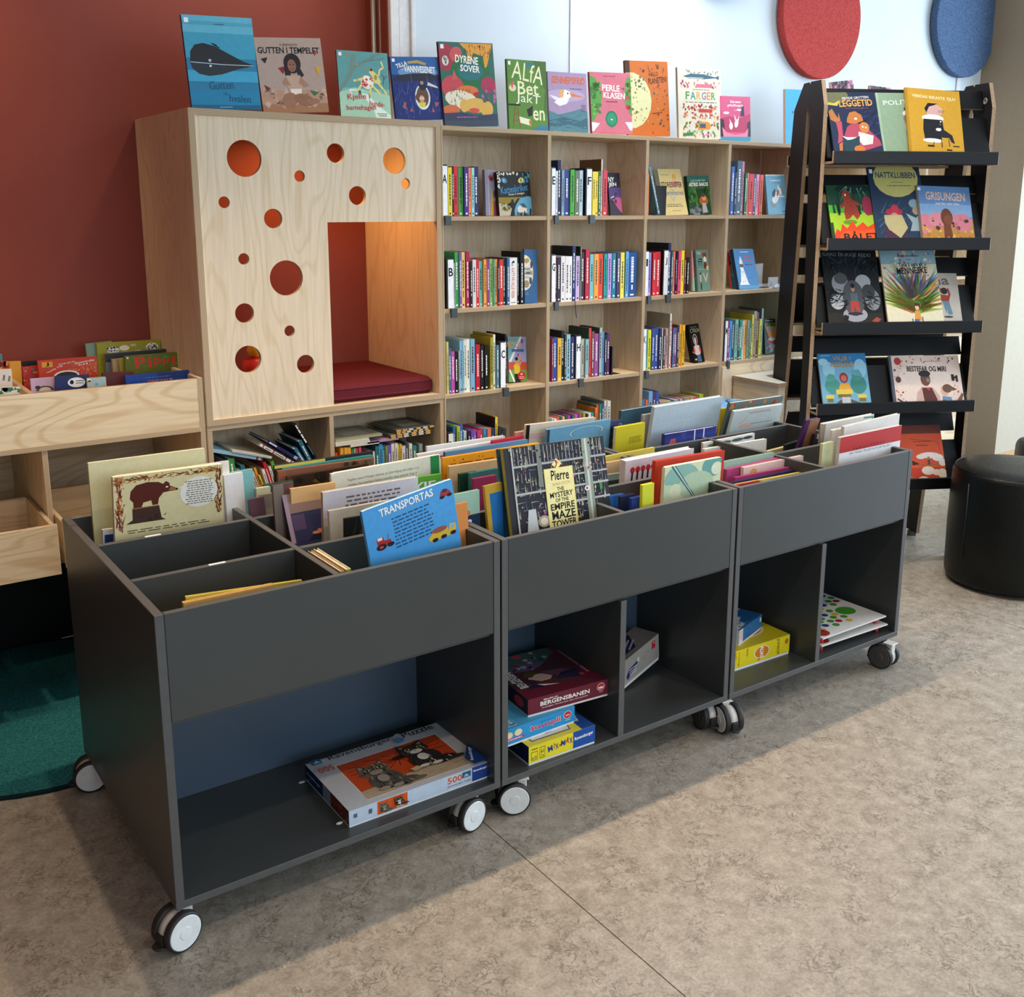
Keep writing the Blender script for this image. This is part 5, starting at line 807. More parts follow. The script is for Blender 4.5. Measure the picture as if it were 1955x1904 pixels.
A['vehicles'] = [('r', 0, 0, 1, 1, '4f9fdc'), ('t', 'TRANSPORTAS', .18, .80, .78, .94, '2a5a8a', 2, .09), ('t', 'TRANSPORTAS', .175, .808, .775, .948, 'f4f4f0', 2, .06), ('ln', .28, .16, .74, .74, 9, '2c5480', 2), ('p', [(.10, .34), (.10, .44), (.17, .45), (.18, .38), (.25, .37), (.25, .30), (.12, .28)], 'b02c30'), ('e', .14, .28, .055, .055, '2a2428'), ('e', .14, .28, .022, .022, 'c05048'), ('e', .24, .28, .04, .04, '2a2428'), ('r', .11, .40, .16, .45, 'e8e0d8'), ('l', [(.22, .38), (.23, .46)], .012, '5a5a5a'), ('p', [(.84, .78), (.86, .86), (.93, .87), (.97, .80), (.96, .75), (.85, .74)], 'a83a44'), ('e', .865, .745, .03, .03, '28242c'), ('e', .95, .75, .03, .03, '28242c'), ('e', .90, .85, .03, .03, '3a3a48'), ('p', [(.64, .10), (.70, .18), (.88, .20), (.88, .10), (.96, .12), (.96, .04), (.68, .02)], 'd8b23c'), ('e', .78, .2, .09, .05, '9a5a4a'), ('p', [(.88, .1), (.90, .24), (.97, .22), (.97, .1)], 'dcb840'), ('r', .91, .15, .95, .21, '7fb8d8'), ('e', .72, .04, .035, .035, '2a2428'), ('e', .82, .05, .035, .035, '2a2428'), ('e', .93, .06, .035, .035, '2a2428')]
A['yje'] = [('r', 0, 0, 1, 1, '64a83c'), ('t', 'YJE', .45, .62, .9, .86, 'f2f4ea', 0, .06)]
A['mintnavy'] = [('r', 0, .62, 1, 1, '9fc4b0'), ('r', 0, 0, 1, .56, '24344f'), ('e', .45, .60, .2, .08, 'c87a4a'), ('e', .62, .44, .08, .04, 'e4e8e8'), ('t', 'TAS', .62, .18, .9, .25, 'cfd8dc'), ('t', 'Y', .62, .09, .72, .15, 'cfd8dc')]
A['speck'] = [('d', 60, 0, 0, 1, 1, .006, .012, ['dfe6ea', 'a8c0d0'], 4)]
A['orange'] = [('d', 8, .05, .8, .95, .88, .03, .05, ['3a2c18', '5a4420'], 5), ('ln', .05, .6, .95, .7, 1, '5a4420')]
A['maze'] = [('r', 0, 0, 1, 1, '2b2a33')] + [('r', .09 + .036 * i, .79, .095 + .036 * i, .985, 'b8b8b4') for i in range(25)] + [('r', .10 + .04 * i, .47 + .11 * (i % 3), .105 + .04 * i, .58 + .11 * (i % 2), '9a9a94') for i in range(22)] + [ ('s', 170, .05, 0, .98, .98, .09, .007, ['b8b49c', '8a8a80', 'cfcab0', '5a5a68'], 3, 88, 92), ('d', 120, .06, .02, .98, .98, .008, .016, ['c8b060', '8a8a5a', 'd8d0a0', '6a3a4a', '4a5a8a', 'a84a58'], 4), ('s', 60, .06, .05, .9, .95, .12, .006, ['6a6878', '9a98a0'], 6, -4, 4), ('r', .06, .76, 1, .785, 'a8aca8'), ('r', .06, .44, 1, .465, 'b0b4b0'), ('r', .5, .58, 1, .60, 'b0b4b0'), ('r', .5, .26, 1, .285, 'b0b4b0'), ('r', .76, 0, .84, 1, '8f9a8c'), ('r', .79, 0, .81, 1, 'c8ccc0'), ('r', .30, .5, .345, 1, '7a8078'), ('r', .06, 0, .075, 1, 'b8bcb4'), ('d', 40, .05, .80, .98, .98, .01, .02, ['3a3a48', '1c1c24'], 9), ('p', [(.14, .0), (.17, .26), (.24, .26), (.25, 0)], 'c0c6c8'), ('p', [(.40, .0), (.42, .26), (.48, .26), (.5, 0)], 'b0b6b8'), ('e', .31, .1, .06, .07, 'a8a088'), ('e', .31, .1, .035, .045, 'e0d4c0'), ('d', 10, .76, .62, .92, .72, .012, .022, ['b05a68', 'd8b0b0'], 2), ('d', 12, .24, .18, .5, .34, .012, .022, ['a85a90', '8a6ab0'], 6), ('e', .77, .40, .025, .03, 'f0ece8'), ('e', .77, .40, .012, .016, 'b83838'), ('r', .9, .36, .93, .44, '4a8a48'),
  ('p', [(.44, .74), (.49, .81), (.54, .745), (.49, .68)], 'e8d878'), ('p', [(.44, .745), (.49, .805), (.535, .745), (.49, .69)], 'efe2a0'), ('e', .485, .775, .012, .014, 'b82c30'), ('l', [(.485, .765), (.485, .73), (.47, .705)], .014, 'b82c30'), ('l', [(.485, .75), (.505, .76)], .01, 'b82c30'), ('r', .355, -.2, .645, .70, 'e8dc88'), ('r', .365, -.2, .635, .69, 'efe4a0'), ('t', 'Pierre', .42, .55, .60, .67, '1a1612', -2, .02), ('t', 'THE MAZE DETECTIVE', .42, .49, .60, .525, 'c07a48', 1, .0), ('t', 'THE', .465, .425, .535, .47, '1a1612', 1, .02), ('t', 'MYSTERY', .39, .35, .62, .415, '1a1612', 1, .02), ('t', 'OF THE', .44, .295, .57, .338, '1a1612', 1, .02), ('t', 'EMPIRE', .385, .205, .625, .282, '1a1612', 1, .03), ('t', 'MAZE', .39, .095, .625, .192, '1a1612', 1, .04), ('t', 'TOWER', .38, .0, .63, .082, '1a1612', 1, .03)]
A['rope'] = [('e', .62, .60, .26, .26, 'e8e6e0'), ('e', .62, .60, .245, .245, '1c242c'), ('e', .62, .60, .235, .235, '6a9db8'), ('r', 0, 0, 1, .5, '6a9db8'), ('r', 0, 0, .04, 1, '24404f')]
A['paint'] = [('r', 0, 0, .05, 1, '181818'), ('r', .05, .5, 1, 1, 'cfc0ae'), ('r', .05, .3, 1, .55, 'c8a8a0'), ('r', .05, .62, .8, .7, 'c8c0a0')]
A['yellowtext'] = [('ln', .45, .2, .9, .5, 5, '6a5a10')]
A['faint'] = [('ln', .1, .55, .6, .6, 1, 'c4ced2')]
A['print'] = [('ln', .3, .78, .8, .88, 2, '9a5a58'), ('l', [(.30, .72), (.24, .5), (.16, .38)], .012, 'a84038'), ('l', [(.16, .38), (.19, .44)], .012, 'a84038'), ('e', .3, .26, .14, .1, 'd0a898'), ('ln', .38, .28, .86, .34, 1, '5a6468')]
A['leaves'] = [('d', 14, 0, .7, 1, 1, .05, .1, ['c8702c', 'd88a34', 'a84a30'], 3)]
A['crayons'] = [('r', .0, .7, 1, 1, '2c2f70'), ('p', [(.06, .2), (.12, .62), (.2, .62), (.22, .2)], 'b85048'), ('r', .3, .1, .4, 1, '3a3f84'), ('r', .56, 0, .58, 1, 'dfe0e4'), ('r', .74, 0, .76, 1, 'dfe0e4')]
A['dance'] = [('e', .10 + .075 * i, .66, .034, .10, 'c02c38') for i in range(6)] + [('l', [(.10 + .075 * i, .58), (.095 + .075 * i, .34)], .07, '2a2426') for i in range(6)] + [('ln', .12, .16, .6, .24, 1, '5a5458'), ('p', [(.0, 0), (.3, .1), (1, .12), (1, 0)], '2a3a68')]
A['lily'] = [('r', 0, 0, 1, 1, 'd8dcb8'), ('e', .3, .62, .3, .4, '8fb8a8'), ('e', .85, .8, .2, .3, '6fa49c'), ('e', .05, .3, .16, .2, 'c8d4b0'), ('e', .56, .36, .32, .38, 'b8ccaa'), ('e', .92, .72, .1, .18, 'e0e2c4'), ('e', .2, .3, .1, .2, 'd8dcb8'), ('p', [(.1, 1), (.18, 1), (.56, .04), (.50, .06)], '3f6a70'), ('p', [(.13, 1), (.16, 1), (.54, .05), (.52, .06)], 'c8d4c8'), ('l', [(.52, .05), (.6, .4)], .008, 'dfe4d0'), ('l', [(.52, .05), (.78, .3)], .008, 'dfe4d0'), ('l', [(.52, .05), (.42, .4)], .008, 'dfe4d0')]
A['plants'] = [('e', .2, .7, .12, .12, '5f7a5c'), ('e', .42, .72, .12, .13, '4a6a50'), ('e', .66, .74, .12, .13, '3f5a58'), ('e', .86, .76, .1, .12, '2f4450')]
A['redband'] = [('r', 0, .42, 1, 1, 'b8302e'), ('r', 0, 0, 1, .42, 'e0dcda'), ('t', 'f å b e l  f å b e l', .22, .46, .72, .56, '2c1c1c', 2, .0), ('ln', .14, .3, .94, .38, 2, '6a6a6c')]
A['pippi'] = [('r', 0, 0, 1, 1, '5f6a20'), ('d', 60, 0, 0, 1, 1, .02, .05, ['6f7a2c', '525c1c', '7a8434'], 3), ('t', 'P', .16, .30, .34, .92, 'c8382a', 6, .06), ('t', 'i', .38, .30, .44, .88, 'c8382a', 0, .06), ('t', 'p', .48, .30, .60, .78, 'c8382a', 0, .06), ('t', 'p', .63, .34, .74, .80, 'c8382a', 0, .06), ('t', 'i', .78, .32, .84, .84, 'c8382a', 0, .06), ('e', .68, .82, .05, .08, '3a8a4a'), ('r', .03, .86, .06, .96, 'f0f0e8')]
A['cows'] = [('r', 0, 0, 1, 1, '9a9a2c'), ('e', .24, .68, .1, .14, 'e8e6dc'), ('e', .64, .5, .1, .12, 'e8e6dc'), ('e', .86, .74, .1, .16, 'e8e6dc'), ('d', 26, .14, .6, .34, .8, .02, .05, ['1c1c1a'], 3), ('d', 22, .54, .4, .74, .6, .02, .05, ['1c1c1a'], 4), ('d', 22, .78, .62, .95, .86, .02, .05, ['1c1c1a'], 5), ('e', .42, .74, .08, .12, 'e8dcc8'), ('e', .56, .84, .05, .06, 'c8b48a'), ('d', 14, .05, .3, .95, .95, .02, .03, ['c8b050', '5a6a20'], 6)]
A['redbook'] = [('r', 0, 0, 1, 1, 'c04432'), ('r', .06, .62, .24, .92, 'dc9c34'), ('t', 'J', .12, .66, .18, .88, '231c18', 0, .03), ('s', 120, .5, 0, 1, .7, .12, .012, ['e8b070', 'f0d8b0', 'd8703c'], 4, 20, 70), ('e', .46, .06, .22, .3, 'ece8e0'), ('e', .46, .02, .19, .26, '3a3438'), ('t', 'Hvordan gikk det', .34, .72, .62, .82, 'f0e8dc', 8), ('t', 'Mummitrollet', .62, .72, .96, .84, 'f0e8dc', 6), ('t', 'til', .66, .58, .84, .66, 'f0e8dc', 6), ('t', 'vesle My', .12, .42, .42, .54, 'f0e8dc', 22)]
A['oval'] = [('e', .62, .5, .26, .36, 'e4e4e0'), ('ln', .58, .36, .84, .7, 2, '1c1c24'), ('e', .48, .52, .06, .16, '1c1c24')]
A['blackbear'] = [('r', 0, 0, 1, 1, 'c0a0b8'), ('e', .5, .0, .34, .4, '5a5044'), ('e', .5, .04, .22, .24, 'cfc0a0'), ('e', .24, .3, .1, .14, '3a3630')]
A['dino'] = [('r', .5, .4, 1, 1, '1c2f68'), ('ln', .3, .62, .7, .68, 1, '7a9ad0'), ('t', 'DINOSAUR', .34, .14, .74, .42, 'b06a58', 0, .02)]
A['redsq'] = [('r', .0, 0, 1, 1, 'b83a30'), ('e', .62, .84, .14, .06, '6a6a80'), ('r', .5, .6, .9, .74, '4a3430'), ('r', .56, .62, .84, .72, 'd8803c'), ('d', 20, 0, 0, .3, 1, .03, .05, ['e8b8a0', 'd86a58'], 3), ('r', .3, .3, .7, .5, '8a4a68')]
A['babyface'] = [('r', 0, 0, 1, 1, 'd8d0c4'), ('ln', .6, .3, .9, .8, 2, '5a5048', 80), ('l', [(.1, .3), (.2, .5)], .05, '8a3a34')]

# ------------------------------------------------------------------ books: helper wrappers
def shelf_face(TL, TR, z, Y, lean, c, lab, art, **kw): return face_book(TL, TR, Y, z, lean, c, lab, A.get(art) if isinstance(art, str) else art, **kw)
GT = 'picture books shown along the top of the shelving'
TOPB = YB + .05
for TL, TR, z, c, lab, art, y, sp in (
  ((345, 27), (480, 35), 2.117, '2a7aa0', 'large turquoise picture book with a dark whale, on top of the reading nook box', 'whale', 1.56, '2a3a44'),
  ((484, 71), (611, 73), 2.117, 'a89488', 'taupe picture book with a kneeling dark-haired child, on top of the reading nook box', 'temple', 1.57, '5a3a30'),
  ((642, 95), (739, 102), 2.117, '7fb0a4', 'green picture book with a yellow spotted dog leaping, on top of the reading nook box', 'dog', 1.56, 'a02834'),
  ((744, 108), (835, 109), 2.117, '25366c', 'navy blue picture book with a child in a bathtub boat', 'boat', 1.56, '2f4a80'),
  ((836, 79), (940, 83), ZT, '2c5a50', 'tall green picture book with sleeping animals and a tiger along its top', 'sleep', 1.55, '7a2834'),
  ((967, 112), (1042, 118), ZT, '55803a', 'green alphabet picture book with cream letters over the first bookcase column', 'alfa', 1.55, None),
  ((1045, 136), (1119, 141), ZT, 'a98fae', 'mauve picture book with a white swan above teal hills', 'swan', 1.55, None),
  ((1125, 137), (1203, 140), ZT, 'cc707e', 'pink picture book with a round green pearl and white lettering', 'pearl', 1.545, '8a3a48'),
  ((1193, 115), (1274, 118), ZT, 'c86a28', 'orange picture book with a pale speckled planet, behind the pink one', 'planet', 1.575, '4a2c1c'),
  ((1293, 128), (1376, 133), ZT, 'd6cfba', 'cream picture book with rows of tiny coloured drawings', 'farger', 1.55, 'b8b09a'),
  ((1374, 183), (1432, 185), ZT, 'd0567c', 'small pink picture book with two white rabbits hopping', 'gobul', 1.55, None),
  ((1499, 170), (1560, 173), ZT, '36a0c8', 'sky blue picture book half hidden by the black stand', 'bluefox', 1.55, 'c88a50'),
  ((1586, 157), (1629, 152), ZT, 'c89a9a', 'colourful comic-patterned book, left one above the black stand', 'comic', 1.55, None),
  ((1661, 163), (1702, 168), ZT, 'b89a8a', 'colourful comic-patterned book, right one above the black stand', 'comic', 1.55, None)):
    shelf_face(TL, TR, z + .0004, y, 3, c, lab, art, group=GT, t=.014, spine=sp)

# letter markers
def marker(letter, u0, u1, vt, vb, z, Yf, lab):
    a = onY(u0, vt, Yf); b = onY(u1, vt, Yf); zt = a.z
    t = empty('shelf_marker', (a.x, Yf, z), lab, 'shelf marker', 'letter markers on the bookcase shelves')
    boxpart('upright_plate', (a.x - .007, Yf + .001, z + .0006), (b.x + .0005, Yf + .12, zt + .006), 'metal_black', t, .001)
    boxpart('label_card', (a.x, Yf, z + .002), (b.x, Yf + .0008, zt), 'card_white', t, 0)
    boxpart('clip', (a.x - .001, YB - .010, z - .036), (b.x + .002, YB - .0005, z + .004), 'metal_dark', t, .001)
    boxpart('foot', (a.x, YB - .004, z + .0006), (b.x, Yf + .002, z + .002), 'metal_dark', t, 0)
    if letter:
        m = MB(); w = b.x - a.x; h = .036; k = min(w * .80, .026 if letter not in 'IJ' else .012)
        draw(m, [('t', letter, 0, 0, 1, 1, '161616', 0, .02)], lambda u, v, L: (a.x + w * .5 + (u - .5) * k, Yf - .0004, zt - .052 + (v - .5) * h)); m.build('letter', 'print', t)
YM = YB + .016
Zq = {'A': zm(840, 300, 9.31), 'E': zm(1045, 290, 10.29), '3': zm(1225, 300, 6.741), 'B': zm(840, 465, 9.31), 'G': zm(1045, 460, 10.29), 'I': zm(1225, 455, 7.519), 'C': zm(840, 620, 9.31), 'H': zm(1045, 610, 10.29), 'K': zm(1220, 580, 7.24), 'M': zm(1360, 560, 6.8), 'D': zm(850, 735, 7.82), 'N': zm(1045, 730, 5.213)}
for l, q, x0, x1, vt, z in (('A', 'A', 30, 130, 155, 0), ('E', 'E', 92, 165, 325, 0), ('F', 'E', 785, 880, 340, 0), ('B', 'B', 140, 240, 290, 1), ('G', 'G', 92, 165, 290, 1), ('I', 'I', 60, 105, 195, 1), ('J', 'I', 330, 390, 180, 1), ('C', 'C', 1080, 1165, 325, 2), ('H', 'H', 575, 660, 338, 2), ('K', 'K', 62, 105, 355, 2), ('M', 'M', 176, 205, 362, 2), ('D', 'D', 52, 118, 735, 3)):
    u0, v0 = Zq[q](x0, vt); u1, _ = Zq[q](x1, vt)
    marker(l, u0, u1, v0, 0, ZS[z], YM, f"white shelf marker with the letter {l} in the bookcase")
YS = YB + .014
spine_row('on the shelf with the letter A', 'books in the compartment of letter A', ZS[0], YS, Zq['A'], [(145, 215, 178, 'e8cf35'), (215, 253, 175, '2d2d28'), (258, 335, 160, 'd8303a'), (345, 430, 178, '4f9a4c'), (432, 510, 170, '46337f'), (512, 560, 185, 'f0894f'), (562, 610, 185, 'a9d5cf'), (617, 695, 165, '2b3566')])
spine_row('on the E and F shelf', 'books in the compartment of letters E and F', ZS[0], YS, Zq['E'], [(186, 222, 370, 'e9e9ea'), (228, 290, 160, '1d2447'), (302, 352, 350, '8aa3b8'), (365, 462, 345, '3a4585'), (468, 548, 345, '4fae3a'), (555, 645, 370, '6f7a66'), (648, 722, 360, 'b5ccd6'), (896, 952, 385, 'f0d53c'), (960, 1015, 385, 'f2cf3e'), (1030, 1078, 370, '2f6b3f'), (1083, 1110, 140, 'e8e0d0', {'side': '7a5233'}), (1118, 1203, 360, 'd8434f')])
spine_row('on the topmost shelf beside the stand', 'books in the fourth column, topmost shelf', ZS[0], YS, Zq['3'], [(1172, 1212, 120, '4a69a8'), (1216, 1238, 195, '38465c'), (1242, 1308, 45, '52687e'), (1311, 1343, 55, 'c88a98'), (1346, 1378, 205, '2f6b4a'), (1380, 1394, 205, 'e8a0a0'), (1396, 1455, 215, 'e0443a'), (1461, 1493, 215, '4b3b7a'), (1496, 1530, 220, 'ef9ab4'), (1540, 1582, 225, 'e65a3c')])
spine_row('on the shelf with the letter B', 'books in the compartment of letter B', ZS[1], YS, Zq['B'], [(246, 272, 350, '8a9a90'), (276, 345, 160, '3f9a55'), (347, 392, 165, '7a56a5'), (395, 455, 155, 'e3bf6a'), (466, 532, 150, 'a32450'), (535, 578, 330, '26211f'), (584, 645, 290, 'd7d3d0'), (652, 708, 285, 'c42730'), (716, 773, 315, '6cc0b5'), (778, 828, 285, 'f0a040'), (834, 885, 280, '8d3c8a'), (892, 943, 275, '86b35c'), (946, 978, 280, '2f9a82'), (982, 1028, 280, 'e8884a'), (1032, 1058, 320, '3a3344'), (1062, 1130, 285, 'c8382e'), (1136, 1188, 265, '333b3e'), (1192, 1243, 260, '2f5f8f'), (1247, 1383, 255, 'e6e4de', {'t': 'KATT PÅ VILLE VEIER'}), (1390, 1428, 250, '1f2740'), (1432, 1490, 150, '101012')])
spine_row('on the shelf with the letter G', 'books in the compartment of letter G', ZS[1], YS, Zq['G'], [(170, 195, 320, '6b2030'), (202, 270, 340, '2c2c40'), (276, 352, 305, 'e8e3e3'), (358, 436, 305, 'e9e6e4'), (440, 500, 305, 'efeded'), (510, 572, 105, '25306e', {'side': '1a1a22'}), (581, 658, 300, 'cdb5dc'), (661, 686, 110, '8a8f86', {'side': '2a3420'}), (692, 755, 220, '332c38'), (772, 845, 175, 'bb2740'), (857, 933, 265, '79b9c0'), (937, 1018, 260, 'f2a33a'), (1030, 1118, 255, 'e5432f'), (1130, 1195, 260, '259890'), (1212, 1285, 250, 'b79ad6'), (1297, 1373, 240, '1f7f96'), (1380, 1455, 235, '453568'), (1462, 1535, 230, 'efdf3c'), (1550, 1606, 210, '5fa7dc'), (1617, 1790, 225, '1d4f92')])
spine_row('on the I and J shelf', 'books in the compartment of letters I and J', ZS[1], YS, Zq['I'], [(110, 152, 205, '9a8fd0'), (167, 215, 205, 'cf3038'), (230, 293, 195, 'c62633'), (398, 440, 70, '2b3563', {'side': '20222a'}), (446, 473, 195, '3f6a70'), (477, 503, 190, 'ef7f72'), (510, 533, 195, '2a2440'), (537, 578, 185, 'e2597e'), (592, 638, 180, 'f1dd30'), (642, 663, 190, '6a2a35'), (667, 703, 280, '1c1c22')])
spine_row('on the shelf with the letter C', 'books in the compartment of letter C', ZS[2], YS, Zq['C'], [(118, 150, 310, 'c8c070'), (157, 203, 420, '4a5a86'), (208, 265, 480, 'b34f9a'), (270, 330, 490, '17171b'), (337, 360, 470, '9fb0a8'), (364, 410, 290, '7fb0cc'), (412, 440, 285, '8fb9cc'), (442, 483, 275, 'd8dac8'), (487, 545, 265, 'e6e6da'), (550, 625, 260, '7ba9c4'), (641, 715, 360, 'b5202e'), (727, 785, 380, '1b1a1a'), (802, 870, 380, '161616'), (902, 948, 230, '8a9a3a', {'side': 'b59a2a'}), (957, 1000, 180, 'e6dfd0', {'side': 'b59a2a'}), (1008, 1055, 370, '5a7f8e'), (1176, 1200, 175, '111114')])
spine_row('on the shelf with the letter H', 'books in the compartment of letter H', ZS[2], YS, Zq['H'], [(97, 120, 380, '8a3a50'), (124, 193, 365, '2f4aa0'), (210, 285, 375, 'e2b33a'), (292, 343, 235, '17171a'), (347, 385, 300, '3a4038'), (397, 468, 300, '8fbfd0'), (476, 545, 345, '2a2f66'), (666, 688, 385, '4a5a58'), (692, 748, 395, 'b9b6a0'), (757, 818, 392, '86b4bc'), (822, 873, 175, 'd8403a', {'side': '2f4a3e'}), (887, 940, 240, '7a4a44'), (947, 1020, 285, '9a4a9a'), (1040, 1095, 165, 'a8b4b4', {'side': '3a4440'}), (1105, 1145, 250, '5a8fb8'), (1152, 1188, 300, '20242e'), (1195, 1248, 275, '5a2560')])
spine_row('on the shelf with the letter K', 'books in the compartment of letter K', ZS[2], YS, Zq['K'], [(112, 133, 365, '5aa5a0'), (137, 180, 365, 'd9d83a'), (187, 228, 345, '3f4f8a'), (230, 280, 335, '2f4f98'), (284, 322, 345, '33304a'), (326, 345, 345, 'e8e5e2'), (350, 380, 360, '4a4648'), (384, 423, 345, 'c8a0a0'), (427, 455, 140, 'e9e4de', {'side': 'a39880'}), (457, 475, 240, 'c63648'), (481, 503, 340, '55709a'), (506, 545, 335, '7a4a78'), (551, 578, 300, '39405c'), (582, 611, 295, 'f0b93a'), (613, 650, 297, 'efb52f')])
spine_row('on the shelf with the letter M', 'books in the compartment of letter M', ZS[2], YS, Zq['M'], [(212, 240, 370, '8a2f78'), (242, 275, 362, '3fa0d8'), (279, 310, 355, '3a5a70'), (313, 349, 345, '7fb8a8'), (352, 374, 380, '24303a'), (377, 415, 350, '2f8f78'), (417, 440, 360, 'd8cfb8'), (442, 471, 350, 'eaa448'), (473, 498, 350, '8fa08c'), (501, 521, 360, '3f7f5a'), (523, 547, 280, 'dfe04a', {'side': 'a8a028'}), (553, 590, 235, 'a59878', {'side': '8a8474'}), (593, 618, 250, '7a3440'), (621, 647, 335, 'd8dd4a'), (651, 680, 200, '7fb0a8', {'side': '555a5c'})])
spine_row('on the shelf with the letter D', 'books in the compartment of letter D', ZS[3], YS, Zq['D'], [(128, 165, 640, '3f78b8', {'side': '1f5068'}), (182, 224, 625, 'a8c04a'), (232, 275, 610, '3f66a8'), (292, 334, 700, 'c8dde2'), (342, 382, 695, '33303a'), (392, 435, 690, '7a4fb8'), (442, 480, 690, '8f5fc8'), (487, 525, 690, 'c84f7a'), (532, 572, 670, 'c83a58'), (582, 630, 660, '3a98b8'), (642, 695, 660, 'e0785a'), (702, 750, 655, '2f3f68'), (757, 800, 490, 'e8c93a', {'side': '2a1418'}), (808, 830, 660, '3a4448'), (837, 865, 655, '2f383c'), (882, 925, 660, '36404a')], .2)
spine_row('low in the second bookcase column', 'books low in the second bookcase column', ZS[3], YS, Zq['N'], [(57, 74, 365, 'c8d8dc'), (77, 103, 368, 'e8e8e8'), (106, 130, 350, 'e07058'), (133, 152, 345, '3f7088'), (156, 175, 345, 'f0c890'), (179, 188, 345, 'a83030'), (191, 208, 340, '4a5a50'), (211, 232, 335, 'b050a0'), (236, 252, 335, '40408a'), (255, 272, 330, '3f8a5a'), (276, 300, 322, 'd85fa8'), (303, 328, 320, '3f4fa0'), (331, 355, 318, 'e05060'), (358, 378, 312, '98b848'), (381, 410, 320, '2a2a2e'), (412, 448, 312, 'e8e8e4'), (451, 472, 305, '4fa0a0'), (476, 497, 258, 'e58a3a', {'side': 'c07028'}), (499, 522, 228, 'e0483a', {'side': '4a6a60'}), (526, 548, 222, '2f8a58'), (551, 572, 215, '3f5a98'), (576, 602, 190, 'd8d4cc', {'side': '8a7a68'}), (606, 638, 190, 'e0dcd2')], .2)
spine_row('low in the third bookcase column', 'books low in the third bookcase column', ZS[3], YS, Zq['N'], [(957, 981, 180, '4a7fa8'), (986, 1010, 180, 'e8703a'), (1017, 1055, 95, '7fa8d8'), (1059, 1085, 100, '5a4060'), (1091, 1118, 95, '3f5aa8'), (1127, 1160, 195, 'e8a0b0'), (1166, 1200, 190, 'd8c850'), (1206, 1240, 190, 'e0e0d8'), (1246, 1268, 185, '4a4a4a'), (1272, 1310, 178, 'c8e0f0'), (1331, 1360, 168, 'f0a8c0'), (1363, 1388, 165, '58b0a8'), (1393, 1430, 158, 'e8905a'), (1433, 1458, 155, 'a8c8a0'), (1461, 1505, 150, 'e05878'), (1526, 1562, 125, 'b8d048')], .2)
# leaning spines beside the cream cover
Z3 = Zq['3']
spine_row('on the third column top shelf', 'books at the left end of the third column', ZS[0], YS, Z3, [(74, 112, 205, 'e07a48')])
spine_line(Z3(92, 122), Z3(212, 742), 5.2, '5f8a98', YS, 'slim blue-grey book leaning left on the topmost shelf of the third column', None, .18, zmin=ZS[0])
# covers shown on the shelves
for o in list(col.objects):                                           # ribbon hanging from the tall blue book by letter G
    if o.get('label', '').startswith('dark blue book, sixth spine from the left on the shelf with the letter G'):
        p = mw(o).translation; t0 = onY(1098, 570, YB - .004)
        m = MB(); m.tube([(t0.x, YB + .016, ZS[1] + .004), (t0.x, YB + .0, ZS[1] + .0025), (t0.x + .001, YB - .004, ZS[1] - .002), (t0.x + .002, YB - .004, ZS[1] - .03), (t0.x + .008, YB - .006, ZS[1] - .075)], .0018, 6); m.build('ribbon_bookmark', 'ribbon', o)
GF = 'books facing out on the bookcase shelves'
def sf(q, TL, TR, k, lean, c, lab, art, y=.06, **kw): return shelf_face(Zq[q](*TL), Zq[q](*TR), ZS[k] + .0004, YB + y, lean, c, lab, art, group=GF, **kw)
sf('A', (792, 218), (990, 232), 0, 6, '9c94a4', 'lilac book facing out with a yellow figure, left of the black cat-eyed one', 'lilac', .08, t=.02)
sf('A', (1003, 258), (1585, 258), 0, 6, '26251f', 'black book facing out with two cat eyes and a bare tree', 'katte', .055, t=.02)
sf('E', (1180, 410), (1415, 415), 0, 8, '2e2a32', 'dark purple book facing out at the right end of the row beside letter F', 'ny', .08)
sf('3', (200, 152), (492, 155), 0, 17, 'd8c184', 'pale yellow book leaning back on the topmost shelf of the third column', 'store', .05, t=.03, spine='efe8d0')
sf('3', (578, 240), (860, 240), 0, 9, '28462c', 'green jungle book facing out on the topmost shelf of the third column', 'jungle', .06, t=.022)
sf('3', (1590, 225), (1835, 225), 0, 9, '6fabc6', 'light blue book with a white horse, topmost shelf beside the black stand', 'horse', .05)
A['anas'] = [(a[0],) + tuple((q - .44) / .56 if i in {'e': (0,), 'ln': (0, 2), 't': (1, 3)}.get(a[0], ()) else q / .56 if a[0] == 'e' and i == 2 else [((x - .44) / .56, y) for x, y in q] if a[0] == 'p' and i == 0 else q for i, q in enumerate(a[1:])) for a in A['anas']]
sf('B', (1496, 104), (1728, 107), 1, 4, '2f5a88', 'blue book with a round pale picture, right end of the row beside letter B', 'anas', .022)
sf('I', (715, 175), (775, 178), 1, 9, 'e8a8a0', 'narrow glimpse of a pink and green cover beside letter J', 'pinkline', .085, wmin=.075)
sf('I', (770, 165), (945, 165), 1, 10, '6f9084', 'sage green book facing out at the right of the row beside letter J', 'ttiv', .06)
sf('I', (1225, 160), (1300, 158), 1, 14, 'd8483a', 'red and turquoise book facing out behind the blue rocket book', 'redduck', .11)
sf('I', (1310, 152), (1597, 150), 1, 17, '3a82bc', 'blue book with a white rocket leaning back in the fourth column', 'rocket', .045, t=.03, spine='2c3c4c')
sf('C', (1205, 213), (1525, 215), 2, 9, '97a0cc', 'mauve football book facing out at the right of the row beside letter C', 'victor', .09)
sf('K', (672, 290), (818, 270), 2, 15, '17171a', 'black book with a girl in a red jacket, right of the row beside letter K', 'girl', .06, t=.03)
sf('M', (668, 330), (815, 330), 2, 10, '232524', 'black book with an orange car at the right of the row beside letter M', 'car', .06)
sf('G', (95, 92), (450, 98), 1, 2, '9a8a6a', 'tall tan book standing behind the row beside letter G', [('p', [(.15, .93), (.3, .90), (.5, .92), (.64, .94), (.5, .88), (.3, .87)], '2a2018')], .24)
